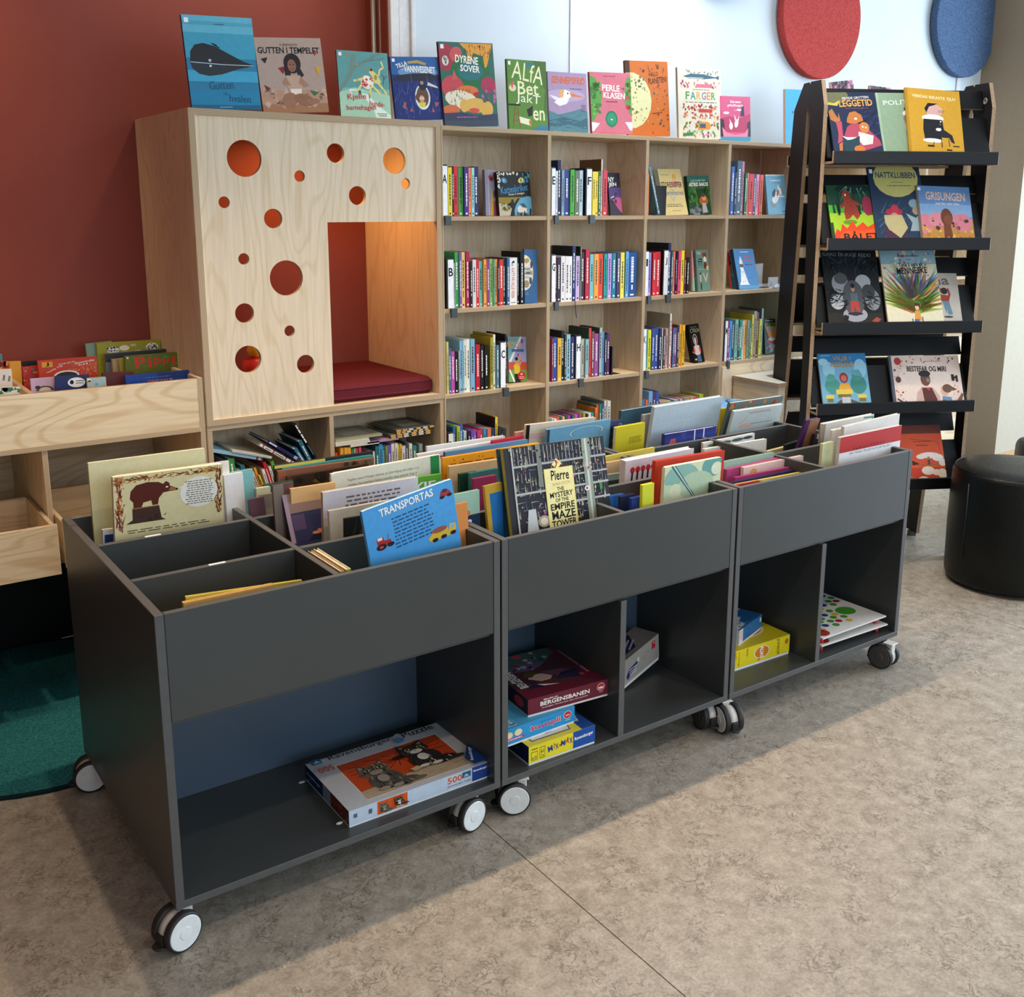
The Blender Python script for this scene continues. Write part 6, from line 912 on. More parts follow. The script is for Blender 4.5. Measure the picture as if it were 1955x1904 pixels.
sf('I', (72, 65), (395, 65), 1, 2, '9a8a6a', 'tall tan book standing behind the row beside letter I', [('p', [(.15, .93), (.3, .90), (.5, .92), (.64, .94), (.5, .88), (.3, .87)], '2a2018')], .24)
t = empty('book_end', onY(*Z3(200, 740), YB + .03), 'black metal book end in front of the pale yellow leaning book', 'book end')
p = onY(*Z3(187, 368), YB + .02); q = onY(*Z3(320, 368), YB + .02)
boxpart('plate', (p.x, YB + .018, ZS[0] + .0005), (q.x, YB + .021, p.z), 'metal_black', t, .001); boxpart('foot', (p.x, YB + .021, ZS[0] + .0003), (q.x, YB + .045, ZS[0] + .0016), 'metal_black', t, 0)
p = onY(*Zq['H'](1262, 530), YB + .02)
t = empty('book_end', (p.x, YB + .02, ZS[2]), 'black metal book end closing the row beside letter H', 'book end')
boxpart('plate', (p.x - .004, YB + .012, ZS[2] + .0005), (p.x + .004, YB + .13, p.z), 'metal_black', t, .001); boxpart('foot', (p.x, YB + .02, ZS[2] + .0003), (p.x + .06, YB + .13, ZS[2] + .0016), 'metal_black', t, 0)
for k, (x0, y0, y1, lab) in enumerate(((1690, 362, 650, 'taller clear acrylic book stand right of the blue rocket book'), (1795, 560, 650, 'lower clear acrylic book stand right of the blue rocket book'))):
    Q = Zq['I']; a = onY(*Q(x0, 640), YB + .06); b = onY(*Q(x0 + 145, 640), YB + .06); h = max(.03, onY(*Q(x0, y0), YB + .06 + .05 * (1 - k)).z - ZS[1])
    t = empty('acrylic_book_stand', (a.x, YB + .06, ZS[1]), lab, 'book stand', 'clear book stands')
    yb = YB + (.11 if k == 0 else .05)
    boxpart('back_plate', (a.x, yb, ZS[1] + .0005), (b.x, yb + .003, ZS[1] + h), 'acrylic', t, .0005)
    boxpart('front_lip', (a.x, yb - .045, ZS[1] + .0005), (b.x, yb - .042, ZS[1] + .022), 'acrylic', t, .0005); boxpart('base', (a.x, yb - .042, ZS[1] + .0005), (b.x, yb, ZS[1] + .0035), 'acrylic', t, 0)

# ------------------------------------------------------------------ books on the display stand
GS = 'picture books on the black display stand'
def stb(lv, TL, TR, c, lab, art, off=.014, lean=LB, **kw):
    return face_book(TL, TR, P0 + BK * off, LIPS[lv] - .0455, lean, c, lab, A.get(art), group=GS, ex=EX, ey=BK, t=.011, **kw)
stb(0, (1575.7, 176.5), (1669, 176), '222c44', 'dark blue picture book with an orange animal reading, top shelf of the black stand', 'bed', .020)
stb(0, (1670.5, 177), (1760, 178), '8a9f80', 'sage green picture book behind the mustard one, top shelf of the black stand', 'police', .032)
stb(0, (1727, 166.5), (1831, 175), 'c8962e', 'mustard picture book with a figure in a black coat on a stool', 'thief', .016, spine='b08226')
stb(1, (1575.7, 354), (1658, 353), '3c6a34', 'green picture book with a brown bear above orange flames', 'fire', .026)
stb(1, (1654.7, 319), (1753.5, 319), '26374e', 'night blue picture book with a big yellow moon on the second shelf', 'night', .020)
stb(1, (1747, 354), (1849.6, 358), '5f86b4', 'blue picture book with pink pigs around a small brown one', 'pigs', .016, spine='6a5a48')
stb(2, (1567, 476), (1671, 477), '191b1d', 'black picture book with a boy among white clouds, third shelf of the stand', 'dark', .020)
stb(2, (1678, 477), (1783, 477), 'dcd3b4', 'cream picture book with a burst of coloured feathers above a child', 'burst', .017)
stb(2, (1752, 521), (1825.6, 522), 'b8aea2', 'greyish picture book with a stretching figure, behind the cream feathered one', 'stretch', .034)
stb(3, (1560, 676), (1651, 674), '4f98c0', 'blue picture book with a red-haired child and yellow columns, fourth shelf', 'statue', .018, spine='e0a82c')
stb(3, (1695.6, 680), (1828.5, 678), 'dcc4b6', 'wide pale pink picture book with a bearded man and a girl', 'grandpa', .018, spine='4a5468')
stb(4, (1706, 813), (1794, 811), 'd2512c', 'orange picture book with white clouds on the lowest visible shelf of the stand', 'cloud', .018)

# ------------------------------------------------------------------ books in the carts
GC = ['picture books in the bins of the nearest cart', 'picture books in the bins of the middle cart', 'picture books in the bins of the far cart']
def bb(g, TL, TR, Y, lean, c, lab, art=None, t=.010, **kw):
    return face_book(TL, TR, Y, ZF + .0006, lean, c, lab, A.get(art) if isinstance(art, str) else art, group=GC[g], t=t, **kw)
# nearest cart, rear left bin
bb(0, (168, 885), (391, 856), .80, 0, 'd6d0a4', 'tall pale cream book at the rear left of the nearest cart', None, .014, rnd_c=.004)
bb(0, (250, 908), (437, 880), .762, -2, 'ece4dc', 'white book edge just behind the bear book', None, .008)
bb(0, (215, 912), (425, 886), .700, -5, 'e2d6a4', 'cream board book with a brown bear on a tree stump', 'bear', .018, vis=(224, 1031), rnd_c=.012, pages='paper')
bb(0, (427, 908), (444, 905), .735, 0, 'e8e6e6', 'narrow white book right of the bear book', None, .012, wmin=.06)
bb(0, (441, 903), (452, 901), .752, 0, '7fb8b8', 'narrow aqua book right of the bear book', None, .012, wmin=.07)
bb(0, (196, 1012), (230, 1008), .745, 0, 'dfe0e0', 'small blue-framed book standing low left of the bear book', [('r', .1, 0, 1, .94, '1f3f80'), ('r', .45, 0, 1, .82, '7f98b8')], .010)
# nearest cart, front left bin: two low yellow books
bb(0, (350, 1152), (522, 1116), .075, -3, 'd8a860', 'low orange-yellow book deep in the front left bin', None, .012)
bb(0, (355, 1140), (577, 1108), .110, -3, 'd6c050', 'low lime-yellow book deep in the front left bin', None, .008)
# nearest cart, right column, from the back
bb(0, (524, 890), (712, 862), .865, -2, '2b3036', 'charcoal book with a yellow edge at the rear right of the nearest cart', [('r', 0, .97, .5, 1, 'd8c860')], .012)
bb(0, (540, 895), (712, 869), .838, -2, '3f8a80', 'teal book at the rear right of the nearest cart', None, .012)
bb(0, (531, 900), (714, 875), .810, -2, '8a5a45', 'wide reddish brown book at the rear right of the nearest cart', [('r', 0, 0, .08, 1, '9a6048'), ('d', 20, .5, .8, 1, 1, .03, .06, ['5a6050', '7a5a40'], 3)], .014)
bb(0, (548, 911), (704, 886), .776, -2, '3f2c1e', 'dark brown painted book behind the white text book', [('r', 0, 0, .06, 1, '5a3628'), ('d', 30, .1, .4, .8, 1, .04, .1, ['5a4428', '6a5a2c', '2a2018'], 3)], .012)
bb(0, (503, 926), (560, 917), .750, 0, '2f5a4a', 'small dark green book near the long divider of the nearest cart', None, .008)
bb(0, (490, 933), (516, 929), .725, 0, 'd8d4b4', 'narrow cream book near the long divider of the nearest cart', None, .012)
bb(0, (496, 946), (545, 938), .690, 0, '8f8a7c', 'grey book in a clear cover near the long divider', [('r', .2, 0, .8, .85, 'a09a8c')], .010)
bb(0, (474, 955), (492, 951), .660, 0, '6a4a54', 'small plum book low beside the long divider', [('r', .2, .5, .9, .8, 'a89aa8')], .009, wmin=.05)
bb(0, (521, 928), (560, 921), .540, 0, '6a4a48', 'brown-red book standing in front of the grey one', [('r', 0, 0, .5, 1, '8a7a70'), ('d', 12, .4, .2, 1, 1, .03, .05, ['8a3a38', '4a2c34'], 5)], .012)
bb(0, (555, 934), (640, 921), .515, 2, 'e6b87c', 'peach-orange book behind the navy snail book', None, .012)
bb(0, (538, 946), (620, 931), .400, 22, '262848', 'navy book with a brown top and a snail, leaning back', 'navy', .014, vis=(570, 1037))
bb(0, (632, 905), (841, 868), .560, 0, 'e4dfcc', 'large off-white board book with printed text and a green spine', 'text1', .014, vis=(640, 1050), rnd_c=.014)
bb(0, (740, 920), (842, 905), .500, 0, '64a83c', 'bright green book with white letters behind the blue vehicles book', 'yje', .012, vis=(800, 985))
bb(0, (616, 941), (798, 911), .430, -1, 'd8d2cc', 'white book with grey text behind the blue vehicles book', 'text2', .014, vis=(620, 1040), spine='b0845a')
bb(0, (628, 976), (745, 955), .345, 3, 'd8ccb8', 'cream book leaning behind the dark leafy one', None, .012)
bb(0, (658, 991), (745, 977), .290, 0, '1e1c16', 'black leafy book left of the blue vehicles book', 'leafdark', .010, vis=(662, 1085))
bb(0, (690, 978), (862, 915), .095, -2, '4f9fdc', 'bright blue board book with vehicles and white title lettering', 'vehicles', .014, vis=(705, 1083), rnd_c=.014)
bb(0, (850, 968), (892, 959), .135, 2, 'd88a48', 'orange book just right of the blue vehicles book', None, .010)
bb(0, (862, 946), (915, 935), .200, 0, '9fc4b0', 'mint and navy book at the right end of the nearest cart', 'mintnavy', .010, vis=(900, 1040))
M = Matrix.Translation((.514, .045, ZF + .0006)) @ Matrix.Rotation(R_(90), 4, 'Z')
book('picture_book', M, .20, .262, .014, 'd8c8a0', 'narrow tan book with a lime foot beside the long divider', group=GC[0], sp_art=[('r', 0, 0, 1, .96, 'd0c4a4'), ('r', 0, .8, 1, 1, '9ab83c')])
M = Matrix.Translation((.498, .05, ZF + .0006)) @ Matrix.Rotation(R_(90), 4, 'Z')
book('picture_book', M, .20, .258, .012, 'b89a74', 'narrow brown book beside the long divider', group=GC[0])
# middle cart, left column from the back
bb(1, (815, 853), (963, 832), .880, 0, 'd8dcdc', 'white book at the rear left of the middle cart', None, .010)
bb(1, (797, 868), (965, 839), .850, 0, 'e4e0e0', 'second white book at the rear left of the middle cart', [('r', 0, .9, .3, .94, 'b84a68')], .014)
bb(1, (940, 842), (1000, 832), .820, 0, 'bc2f48', 'crimson book peeping out behind the speckled blue one', None, .012)
bb(1, (850, 864), (1008, 839), .780, 0, '5f86a8', 'speckled blue book in the middle cart', 'speck', .014, vis=(852, 885), spine='2c3440')
bb(1, (846, 875), (1030, 846), .565, 0, 'eba020', 'golden orange book with tiny figures in the middle cart', 'orange', .014, vis=(850, 915))
bb(1, (858, 891), (960, 876), .520, 0, 'dfb887', 'plain peach book in front of the golden orange one', None, .014)
bb(1, (878, 906), (902, 902), .480, 0, '244a3c', 'dark green book left of the magenta one', None, .014, wmin=.07)
bb(1, (897, 904), (952, 894), .450, 0, '3f7a78', 'teal book behind the magenta one', None, .012)
bb(1, (904, 915), (948, 907), .410, 0, 'a83a60', 'magenta book in the middle cart', None, .012)
bb(1, (925, 929), (958, 921), .165, 5, 'd0a840', 'blue book with yellow edges left of the maze book', [('r', .24, .0, 1, .93, '2a78c0')], .012)
bb(1, (950, 858), (1000, 852), .120, 13, '2a4a60', 'dark blue book edge just behind the maze book', None, .010)
bb(1, (960, 858), (1151, 832), .075, 13, '8a8a40', 'large dark maze picture book with a yellow title panel', 'maze', .016, vis=(985, 1022), spine='a89a30')
bb(1, (985, 826), (1020, 820), .885, -3, 'd8a498', 'pink book at the rear of the middle cart', None, .012)
bb(1, (1005, 812), (1137, 797), .845, -5, 'cfc0ae', 'black-edged book with a pale painting in the middle cart', 'paint', .014, vis=(1008, 850))
bb(1, (1045, 821), (1166, 801), .800, -6, '6a9db8', 'light blue book with a striped rope loop', 'rope', .014, vis=(1045, 860))
# middle cart, right column
bb(1, (1158, 806), (1188, 802), .800, -5, '3a4468', 'dark patterned book right of the blue rope book', [('d', 20, 0, 0, 1, 1, .03, .06, ['8a8a98', '2a3050'], 3)], .012)
bb(1, (1187, 785), (1300, 766), .890, -8, '3f6070', 'large dark teal book behind the pale grey-blue one', [('d', 8, .4, .5, .8, .6, .02, .04, ['a89a60'], 3)], .016)
bb(1, (1176, 817), (1232, 807), .745, -4, 'd0c02c', 'yellow book with small print in the middle cart', 'yellowtext', .014, vis=(1172, 862), spine='e0dcc8')
bb(1, (1228, 793), (1262, 787), .800, -6, 'a8a2a0', 'grey book left of the large pale grey-blue one', [('r', 0, 0, 1, .55, '7a7a80')], .012)
bb(1, (1250, 778), (1380, 757), .780, -10, 'b4c2c8', 'very large pale grey-blue book rising above the carts', 'faint', .018, vis=(1238, 858))
bb(1, (1270, 830), (1368, 814), .640, -2, '2f3a84', 'navy blue card box with three panels in the middle cart', 'crayons', .020, vis=(1268, 856), name='card_box', cat='box')
bb(1, (1155, 872), (1250, 854), .560, 0, 'd8c45c', 'yellow edged book behind the white figures book', None, .010)
bb(1, (1158, 884), (1240, 869), .520, 0, 'd8b48c', 'peach book behind the white figures book', [('r', 0, 0, 1, .8, 'a8a09c')], .012)
bb(1, (1160, 907), (1210, 899), .480, 0, '8aa098', 'grey-green book low behind the white figures book', [('r', 0, 0, 1, .9, '2c4038')], .012)
bb(1, (1195, 881), (1325, 856), .330, -3, 'dcd2d6', 'thick white book with red figures and dark red corners', 'dance', .030, vis=(1188, 940), spine='c8c0c4')
bb(1, (1252, 881), (1384, 860), .185, -2, 'c03c28', 'red-orange book behind the pale green leaf book', [('r', .04, 0, .96, .92, 'c8452c')], .016)
bb(1, (1270, 893), (1378, 873), .120, -2, 'd0d4b0', 'pale green board book with round lily leaves', 'lily', .014, vis=(1270, 962), rnd_c=.008)
bb(1, (1163, 948), (1192, 943), .150, 0, '2a62a8', 'small bright blue book low beside the maze book', None, .012)
bb(1, (1185, 949), (1212, 943), .110, 0, '1c2440', 'small black-blue book low in the middle cart', None, .012)
bb(1, (1206, 952), (1228, 947), .075, 0, '24408c', 'small royal blue book low in the middle cart', None, .012)
bb(1, (1227, 927), (1249, 922), .055, -1, 'd0d038', 'narrow yellow-green book left of the red-orange one', None, .012)
# far cart
bb(2, (1378, 781), (1412, 775), .790, -6, 'd0b828', 'narrow yellow book behind the pale print book', None, .010, wmin=.07)
bb(2, (1395, 770), (1496, 756), .770, -15, '5f6a68', 'dark book with autumn leaves at the rear of the far cart', 'leaves', .016, vis=(1380, 830))
bb(2, (1402, 786), (1496, 772), .735, -15, 'b8c0bc', 'pale grey book with small red print at the rear of the far cart', 'print', .014, vis=(1380, 830))
bb(2, (1343, 846), (1441, 827), .560, 0, 'dcd4cc', 'white book with round green plants', 'plants', .012, vis=(1345, 858))
bb(2, (1345, 858), (1464, 838), .520, 0, 'e0dad2', 'plain white book in front of the plants book', None, .014)
bb(2, (1382, 882), (1478, 864), .243, 0, '8fa898', 'low mint-grey book in the far cart', None, .012)
bb(2, (1388, 897), (1496, 873), .222, 0, 'b04a78', 'low magenta pink book in the far cart', None, .014)
bb(2, (1420, 893), (1534, 870), .198, 0, 'd8bcb4', 'low pale pink book in the far cart', [('e', .16, .9, .06, .06, 'd0985a')], .014)
bb(2, (1404, 912), (1528, 888), .172, 0, 'a83a70', 'slim raspberry book low at the front of the far cart', None, .010)
bb(2, (1396, 922), (1548, 891), .150, 0, '2a3050', 'slim navy book low at the front of the far cart', None, .010)
bb(2, (1402, 926), (1540, 900), .120, 0, 'd8c060', 'slim yellow book low at the front of the far cart', None, .010)
bb(2, (1460, 920), (1548, 902), .088, 0, 'c8d0b0', 'slim pale green book low at the front of the far cart', None, .010)
bb(2, (1405, 927), (1452, 918), .052, 0, 'a82430', 'slim red book low at the front of the far cart', None, .010)
bb(2, (1466, 862), (1512, 850), .480, -4, 'd0c490', 'cream book lying low near the right bin divider of the far cart', None, .012)
bb(2, (1500, 850), (1536, 838), .440, -4, '26282a', 'black book tilted low near the right bin divider', None, .012)
bb(2, (1540, 803), (1566, 799), .420, -16, '4a2c58', 'purple and brown book leaning forward beside the white stack', [('p', [(.3, 1), (1, 1), (1, .0), (.3, 0)], '9a6a50')], .012)
bb(2, (1556, 830), (1600, 822), .350, -6, '3a3c42', 'charcoal book in front of the purple leaning one', [('r', .1, .93, 1, 1, 'd8d8dc')], .012)
bb(2, (1572, 810), (1669, 791), .330, -5, 'd8d4ca', 'white book with a mint corner at the right of the far cart', [('r', 0, 0, .05, 1, '9a9488'), ('l', [(.8, .98), (.98, .97), (.96, .9)], .02, '4a9080')], .016)
bb(2, (1590, 822), (1640, 812), .225, -2, 'e0dcd4', 'narrow white book left of the tall white one', None, .014)
bb(2, (1612, 815), (1718, 790), .180, -2, 'd8d2ca', 'tall white book behind the red and white one', None, .014)
bb(2, (1571, 848), (1592, 843), .120, -2, 'cfd0a0', 'narrow pale lime book at the front of the far cart', None, .012)
bb(2, (1605, 836), (1722, 812), .090, -2, 'd0c8c8', 'red and white book with thin black lettering', 'redband', .014, vis=(1602, 888))

# ------------------------------------------------------------------ board games below
def game(name, loc, yaw, w, d, h, label, cat, faces, base='c8c8c8', roll=0, kids=None):
    """box with its lower front left corner at loc; faces = art for 'front','top','left'"""
    t = empty(name, loc, label, cat, 'board games in the carts')
    M = Matrix.Translation(loc) @ Matrix.Rotation(R_(yaw), 4, 'Z') @ Matrix.Rotation(R_(-roll), 4, 'Y')
    s = lambda k: lin(faces.get(k + '_c', base))
    m = MB(); lid = h * .12
    m.box((.001, .001, 0), (w - .001, d - .001, lid), 0, lin('e2e0dc'), M=M); m.build('box_bottom', 'matt_print', t)
    m = MB()
    for k, P in (('front', [(0, 0, lid), (w, 0, lid), (w, 0, h), (0, 0, h)]), ('top', [(0, 0, h), (w, 0, h), (w, d, h), (0, d, h)]), ('left', [(0, d, lid), (0, 0, lid), (0, 0, h), (0, d, h)]), ('right', [(w, 0, lid), (w, d, lid), (w, d, h), (w, 0, h)]), ('back', [(w, d, lid), (0, d, lid), (0, d, h), (w, d, h)]), ('under', [(0, d, lid), (w, d, lid), (w, 0, lid), (0, 0, lid)])):
        m.poly([M @ Vector(p) for p in P], 0, s(k))
    ld = m.build('box_lid', 'print', t)
    PL = {'front': (lambda u, v, L: M @ Vector((u * w, -.0003 - L * .00004, lid + v * (h - lid))), w / (h - lid)), 'top': (lambda u, v, L: M @ Vector((u * w, v * d, h + .0003 + L * .00004)), w / d), 'left': (lambda u, v, L: M @ Vector((-.0003 - L * .00004, d - u * d, lid + v * (h - lid))), d / (h - lid))}
    for k in ('front', 'top', 'left'):
        if k in faces:
            m = MB(); draw(m, faces[k], *PL[k]); m.build(k + '_print', 'print', ld)
    return t
def kitten(x, y, sx, sy, c1, c2, c3, seed=4):
    X = lambda a: x + a * sx
    Y = lambda a: y + a * sy
    E = lambda a, b, p, q, c, r=0: ('e', X(a), Y(b), p * sx, q * sy, c, r)
    rr = random.Random(seed); F = []
    for (a, b, p, q, n) in ((0, -.16, .13, .2, 40), (-.01, .12, .13, .13, 26), (.12, -.3, .12, .09, 20)):
        for _ in range(n):                                            # fur strokes
            t = rr.random() * 6.28; d = rr.random() ** .5; u, v = a + p * d * math.cos(t), b + q * d * math.sin(t); l = .05 + .05 * rr.random()
            F.append(('p', [(X(u - .008), Y(v)), (X(u + .008), Y(v)), (X(u + .02 * math.cos(t)), Y(v - l))], rr.choice((c1, c2, c3, '2a2622', '45403a'))))
    return [E(.02, -.16, .15, .22, c1), E(.14, -.32, .14, .09, c1), E(.24, -.36, .1, .045, c2), ('p', [(X(-.14), Y(.12)), (X(-.12), Y(.32)), (X(-.02), Y(.2))], c1), ('p', [(X(.12), Y(.12)), (X(.11), Y(.32)), (X(.0), Y(.2))], c1),
            ('p', [(X(-.12), Y(.16)), (X(-.11), Y(.27)), (X(-.05), Y(.2))], 'b08a80'), ('p', [(X(.1), Y(.16)), (X(.1), Y(.27)), (X(.03), Y(.2))], 'b08a80'), E(-.01, .10, .14, .14, c2)] + F + [E(-.01, .03, .06, .055, c3), E(.0, -.14, .05, .09, c3), E(-.07, .12, .026, .03, 'b8b060'), E(.05, .12, .026, .03, 'b8b060'), E(-.07, .12, .013, .026, '141414'), E(.05, .12, .013, .026, '141414'), E(-.01, .055, .014, .012, 'a86a64'), E(-.06, -.36, .05, .035, c3), E(.06, -.38, .05, .035, c3)]
pz = [('r', 0, 0, 1, 1, 'c4c2c4'), ('r', .15, .07, .90, .80, 'e8e4da'), ('r', .155, .08, .895, .79, 'c84a20')] + [('l', [(.56, .56), (.56 + .5 * math.cos(R_(a)), .56 + .62 * math.sin(R_(a)))], .006, '5a2412') for a in range(0, 360, 18)]
pz = [p for p in pz[:3]] + [('l', [(.54, .58), (.54 + math.cos(R_(a)) * r_, .58 + math.sin(R_(a)) * r_ * .62)], .007, '5a2412') for a, r_ in ((10, .33), (28, .34), (46, .3), (64, .22), (86, .2), (110, .24), (134, .3), (155, .36), (172, .36), (190, .36), (206, .37), (225, .3), (244, .24), (262, .22), (282, .22), (300, .26), (322, .3), (345, .34))] + [('e', .54, .58, .05, .04, '3a1a10'), ('p', [(.155, .08), (.895, .08), (.895, .34), (.7, .30), (.155, .22)], 'b8a184'), ('s', 30, .16, .1, .9, .3, .2, .004, ['9a8468'], 3, -4, 4)] \
    + kitten(.34, .42, .75, .78, '5a5248', '6a6256', '9a9084') + kitten(.67, .53, .75, .74, '332d2a', '3a332e', 'd8d0c4', 7) + [('p', [(.52, .28), (.58, .30), (.60, .24), (.54, .22)], 'd0b080'), ('t', 'Ravensburger', .14, .86, .60, .96, '1f1f24', 0, .01), ('t', 'Puzzle', .68, .855, .92, .96, '1f1f24', 0, .01), ('p', [(.60, .83), (.64, .90), (.68, .86), (.66, .80), (.61, .79)], '5a8ab8'), ('p', [(.60, .92), (.66, .98), (.69, .94), (.63, .89)], 'a8a8a4'), ('r', .02, .88, .09, .97, '2c5a80'), ('p', [(.03, .9), (.06, .95), (.085, .9)], 'a8c8d8'), ('t', '500', .02, .70, .13, .80, 'cc5a30', 180, .03), ('p', [(.895, 0), (1, 0), (1, .40), (.895, .18)], '1f3f80'), ('t', 'Ravensburger', .86, .17, 1.03, .215, 'e8e8ec', 66, .02)]
pzf = [('r', 0, 0, 1, 1, 'b8c8d8'), ('r', .19, .05, .70, .95, 'b8c8d8'), ('r', .19, .06, .40, .94, 'd2561f'), ('t', '500', .69, .40, .80, .84, 'd2562c', 0, .03), ('r', .80, .48, .865, .88, '2c5a80'), ('p', [(.81, .55), (.83, .75), (.855, .55)], 'a8c8d8'), ('t', 'Ravensburger Puzzle', .69, .14, .865, .28, '3a4048'), ('r', .875, 0, 1, 1, '1f3f88'), ('t', 'Ravensburger', .885, .62, .99, .80, 'f0f0f4', 0, .03), ('ln', .02, .2, .06, .8, 1, '3a4048', 90), ('ln', .12, .2, .16, .8, 1, '3a4048', 90)] + kitten(.235, .50, .22, 1.0, '5a5248', '6a6256', '9a9084', 5) + kitten(.335, .62, .22, .9, '332d2a', '3a332e', 'd8d0c4', 6)
game('puzzle_box', (.482, .042, ZB1 + .0004), -.6, .449, .291, .050, 'flat puzzle box with two kittens before an orange parasol', 'puzzle', {'top': pz, 'front': pzf, 'left': [('r', 0, 0, .42, 1, '1f2c58'), ('r', .6, 0, 1, 1, '6a3428'), ('d', 8, .64, .2, .96, .8, .1, .2, ['3a2a28', 'b8482c'], 3), ('t', 'Ravensburger', .04, .4, .36, .62, 'd8dce8', 0, .02)], 'left_c': '8a90a0', 'right_c': '2a3f78', 'back_c': 'b8b8bc', 'front_c': 'b8c8d8', 'top_c': 'c4c2c4'})
for k, (u, v) in enumerate(((576, 1492), (648, 1570))):
    p = onZ(u, v, ZB1 + .004); t = empty('torn_corner', (p.x, p.y, ZB1), 'tiny white paper scrap beside the kitten puzzle, ' + ('rear one' if k == 0 else 'front one'), 'scrap')
    m = MB(); m.lathe([(.001, 0), (.007, .0015), (.005, .003), (0, .004)], Matrix.Translation((p.x, p.y, ZB1)) @ Matrix.Scale(1.6, 4, (1, 0, 0)), 9); m.build('paper_curl', 'card_white', t)
mixf = [('r', 0, 0, .66, 1, 'e4d42c'), ('r', .66, 0, 1, 1, '1f4f9c'), ('ln', .03, .70, .14, .86, 1, '3a3a20'), ('r', .035, .1, .13, .62, '2a2a1c'), ('r', .04, .13, .125, .59, 'e4d42c'), ('r', .16, .1, .24, .78, '2a2a1c'), ('r', .165, .13, .235, .75, 'e4d42c'), ('p', [(.18, .4), (.185, .7), (.2, .45)], '2a2a1c'), ('p', [(.21, .4), (.22, .7), (.225, .45)], '2a2a1c'), ('t', '6-10', .045, .16, .115, .36, '2a2a1c'), ('t', '2-6', .18, .16, .225, .34, '2a2a1c'),
        ('t', 'M', .28, .30, .35, .66, '2a3f90', 8, .06), ('t', 'I', .37, .40, .38, .74, 'b02c30', -10, .06), ('t', 'X', .39, .34, .44, .66, '2a3f90', 8, .06), ('e', .46, .5, .01, .06, 'b02c30'), ('t', 'M', .475, .40, .54, .74, '2a3f90', -6, .06), ('t', 'A', .55, .46, .60, .84, 'b02c30', -10, .06), ('t', 'X', .605, .40, .65, .74, '2a3f90', 4, .06), ('t', 'Ravensburger', .68, .44, .97, .70, 'f2f2f6', 3, .03)]
game('board_game', (1.066, .020, ZB1 + .0004), -2, .250, .26, .062, 'yellow and blue picture game at the bottom of the stack', 'board game', {'front': mixf, 'top': [('r', 0, 0, .8, 1, 'd8c43c'), ('p', [(.1, .08), (.68, .08), (.76, .3), (.76, 1), (.1, 1)], '6a4a1c'), ('p', [(.12, .1), (.67, .1), (.74, .31), (.74, 1), (.12, 1)], 'd4d0cc'), ('p', [(.30, .2), (.34, .5), (.42, .5), (.40, .24), (.48, .18), (.36, .14)], 'b88a70'), ('p', [(.52, .22), (.54, .5), (.62, .5), (.62, .26), (.7, .22), (.58, .17)], 'b88a70'), ('p', [(.28, .16), (.46, .16), (.42, .22), (.3, .22)], '4a2c40'), ('p', [(.52, .18), (.72, .2), (.66, .25), (.54, .25)], '2a2c40'), ('p', [(.8, 0), (1, 0), (1, 1), (.88, 1)], '1f4a90'), ('t', 'Ravensburger', .74, .3, 1.1, .42, 'e8e8f0', 70, .02)], 'left': [('t', 'Ravensburger', .2, .3, .8, .55, '5a6a90')], 'left_c': '14244c', 'top_c': 'd8c43c', 'right_c': '1f4f9c', 'back_c': 'd8c43c'})
stf = [('r', 0, 0, 1, 1, '2a92cc'), ('t', 'Stavespill', .395, .24, .805, .70, 'f4e4e8', 0, .04), ('t', 'Stavespill', .40, .26, .80, .68, 'd02c3c', 0, .02), ('ln', .52, .70, .72, .80, 1, '1f5f98'), ('e', .90, .60, .055, .26, 'f0ece8'), ('e', .90, .60, .05, .235, 'c8303a'), ('ln', .87, .5, .93, .66, 1, 'f0ece8'), ('ln', .87, .2, .94, .28, 1, 'd8ecf4'), ('e', .12, .58, .05, .22, 'e8c878'), ('e', .24, .62, .05, .22, 'e8d890'), ('e', .12, .54, .03, .14, 'f0d0b8'), ('e', .24, .56, .03, .14, 'f0d0b8'), ('r', .03, .20, .32, .36, 'b83a78'), ('ln', .05, .21, .3, .35, 1, 'f0ece8')]
game('board_game', (.984, .055, ZB1 + .0630), 1, .288, .27, .056, 'bright blue spelling game in the middle of the stack', 'board game', {'front': stf, 'top': [('r', 0, 0, 1, 1, '4a9cc8'), ('r', .06, .04, .26, .5, '8ac0dc'), ('r', .08, .06, .16, .46, '2a4a60'), ('r', .09, .08, .15, .44, '8ac0dc'), ('r', .18, .06, .25, .46, '2a4a60'), ('r', .19, .08, .24, .44, '8ac0dc')], 'top_c': '4a9cc8', 'left_c': '1f7ab0', 'right_c': '1f7ab0', 'back_c': '1f7ab0'})
bgf = [('r', 0, 0, 1, 1, '6a2434'), ('t', 'BERGENSBANEN', .15, .38, .76, .66, 'f4f0ea', 0, .035), ('t', 'Mordet på', .19, .68, .36, .82, 'f0e8e4', 0, .02), ('t', 'Løs mordgåten - Finn åsted, åpent, våpen, motiv og morder!', .17, .20, .74, .30, 'f0e8e4'), ('e', .905, .60, .05, .26, 'f0ece8'), ('e', .905, .60, .046, .235, 'c8303a'), ('p', [(.87, .62), (.89, .58), (.905, .63), (.92, .58), (.94, .62), (.93, .48), (.88, .48)], 'f0ece8'), ('ln', .87, .22, .94, .28, 1, 'e0c8cc')]
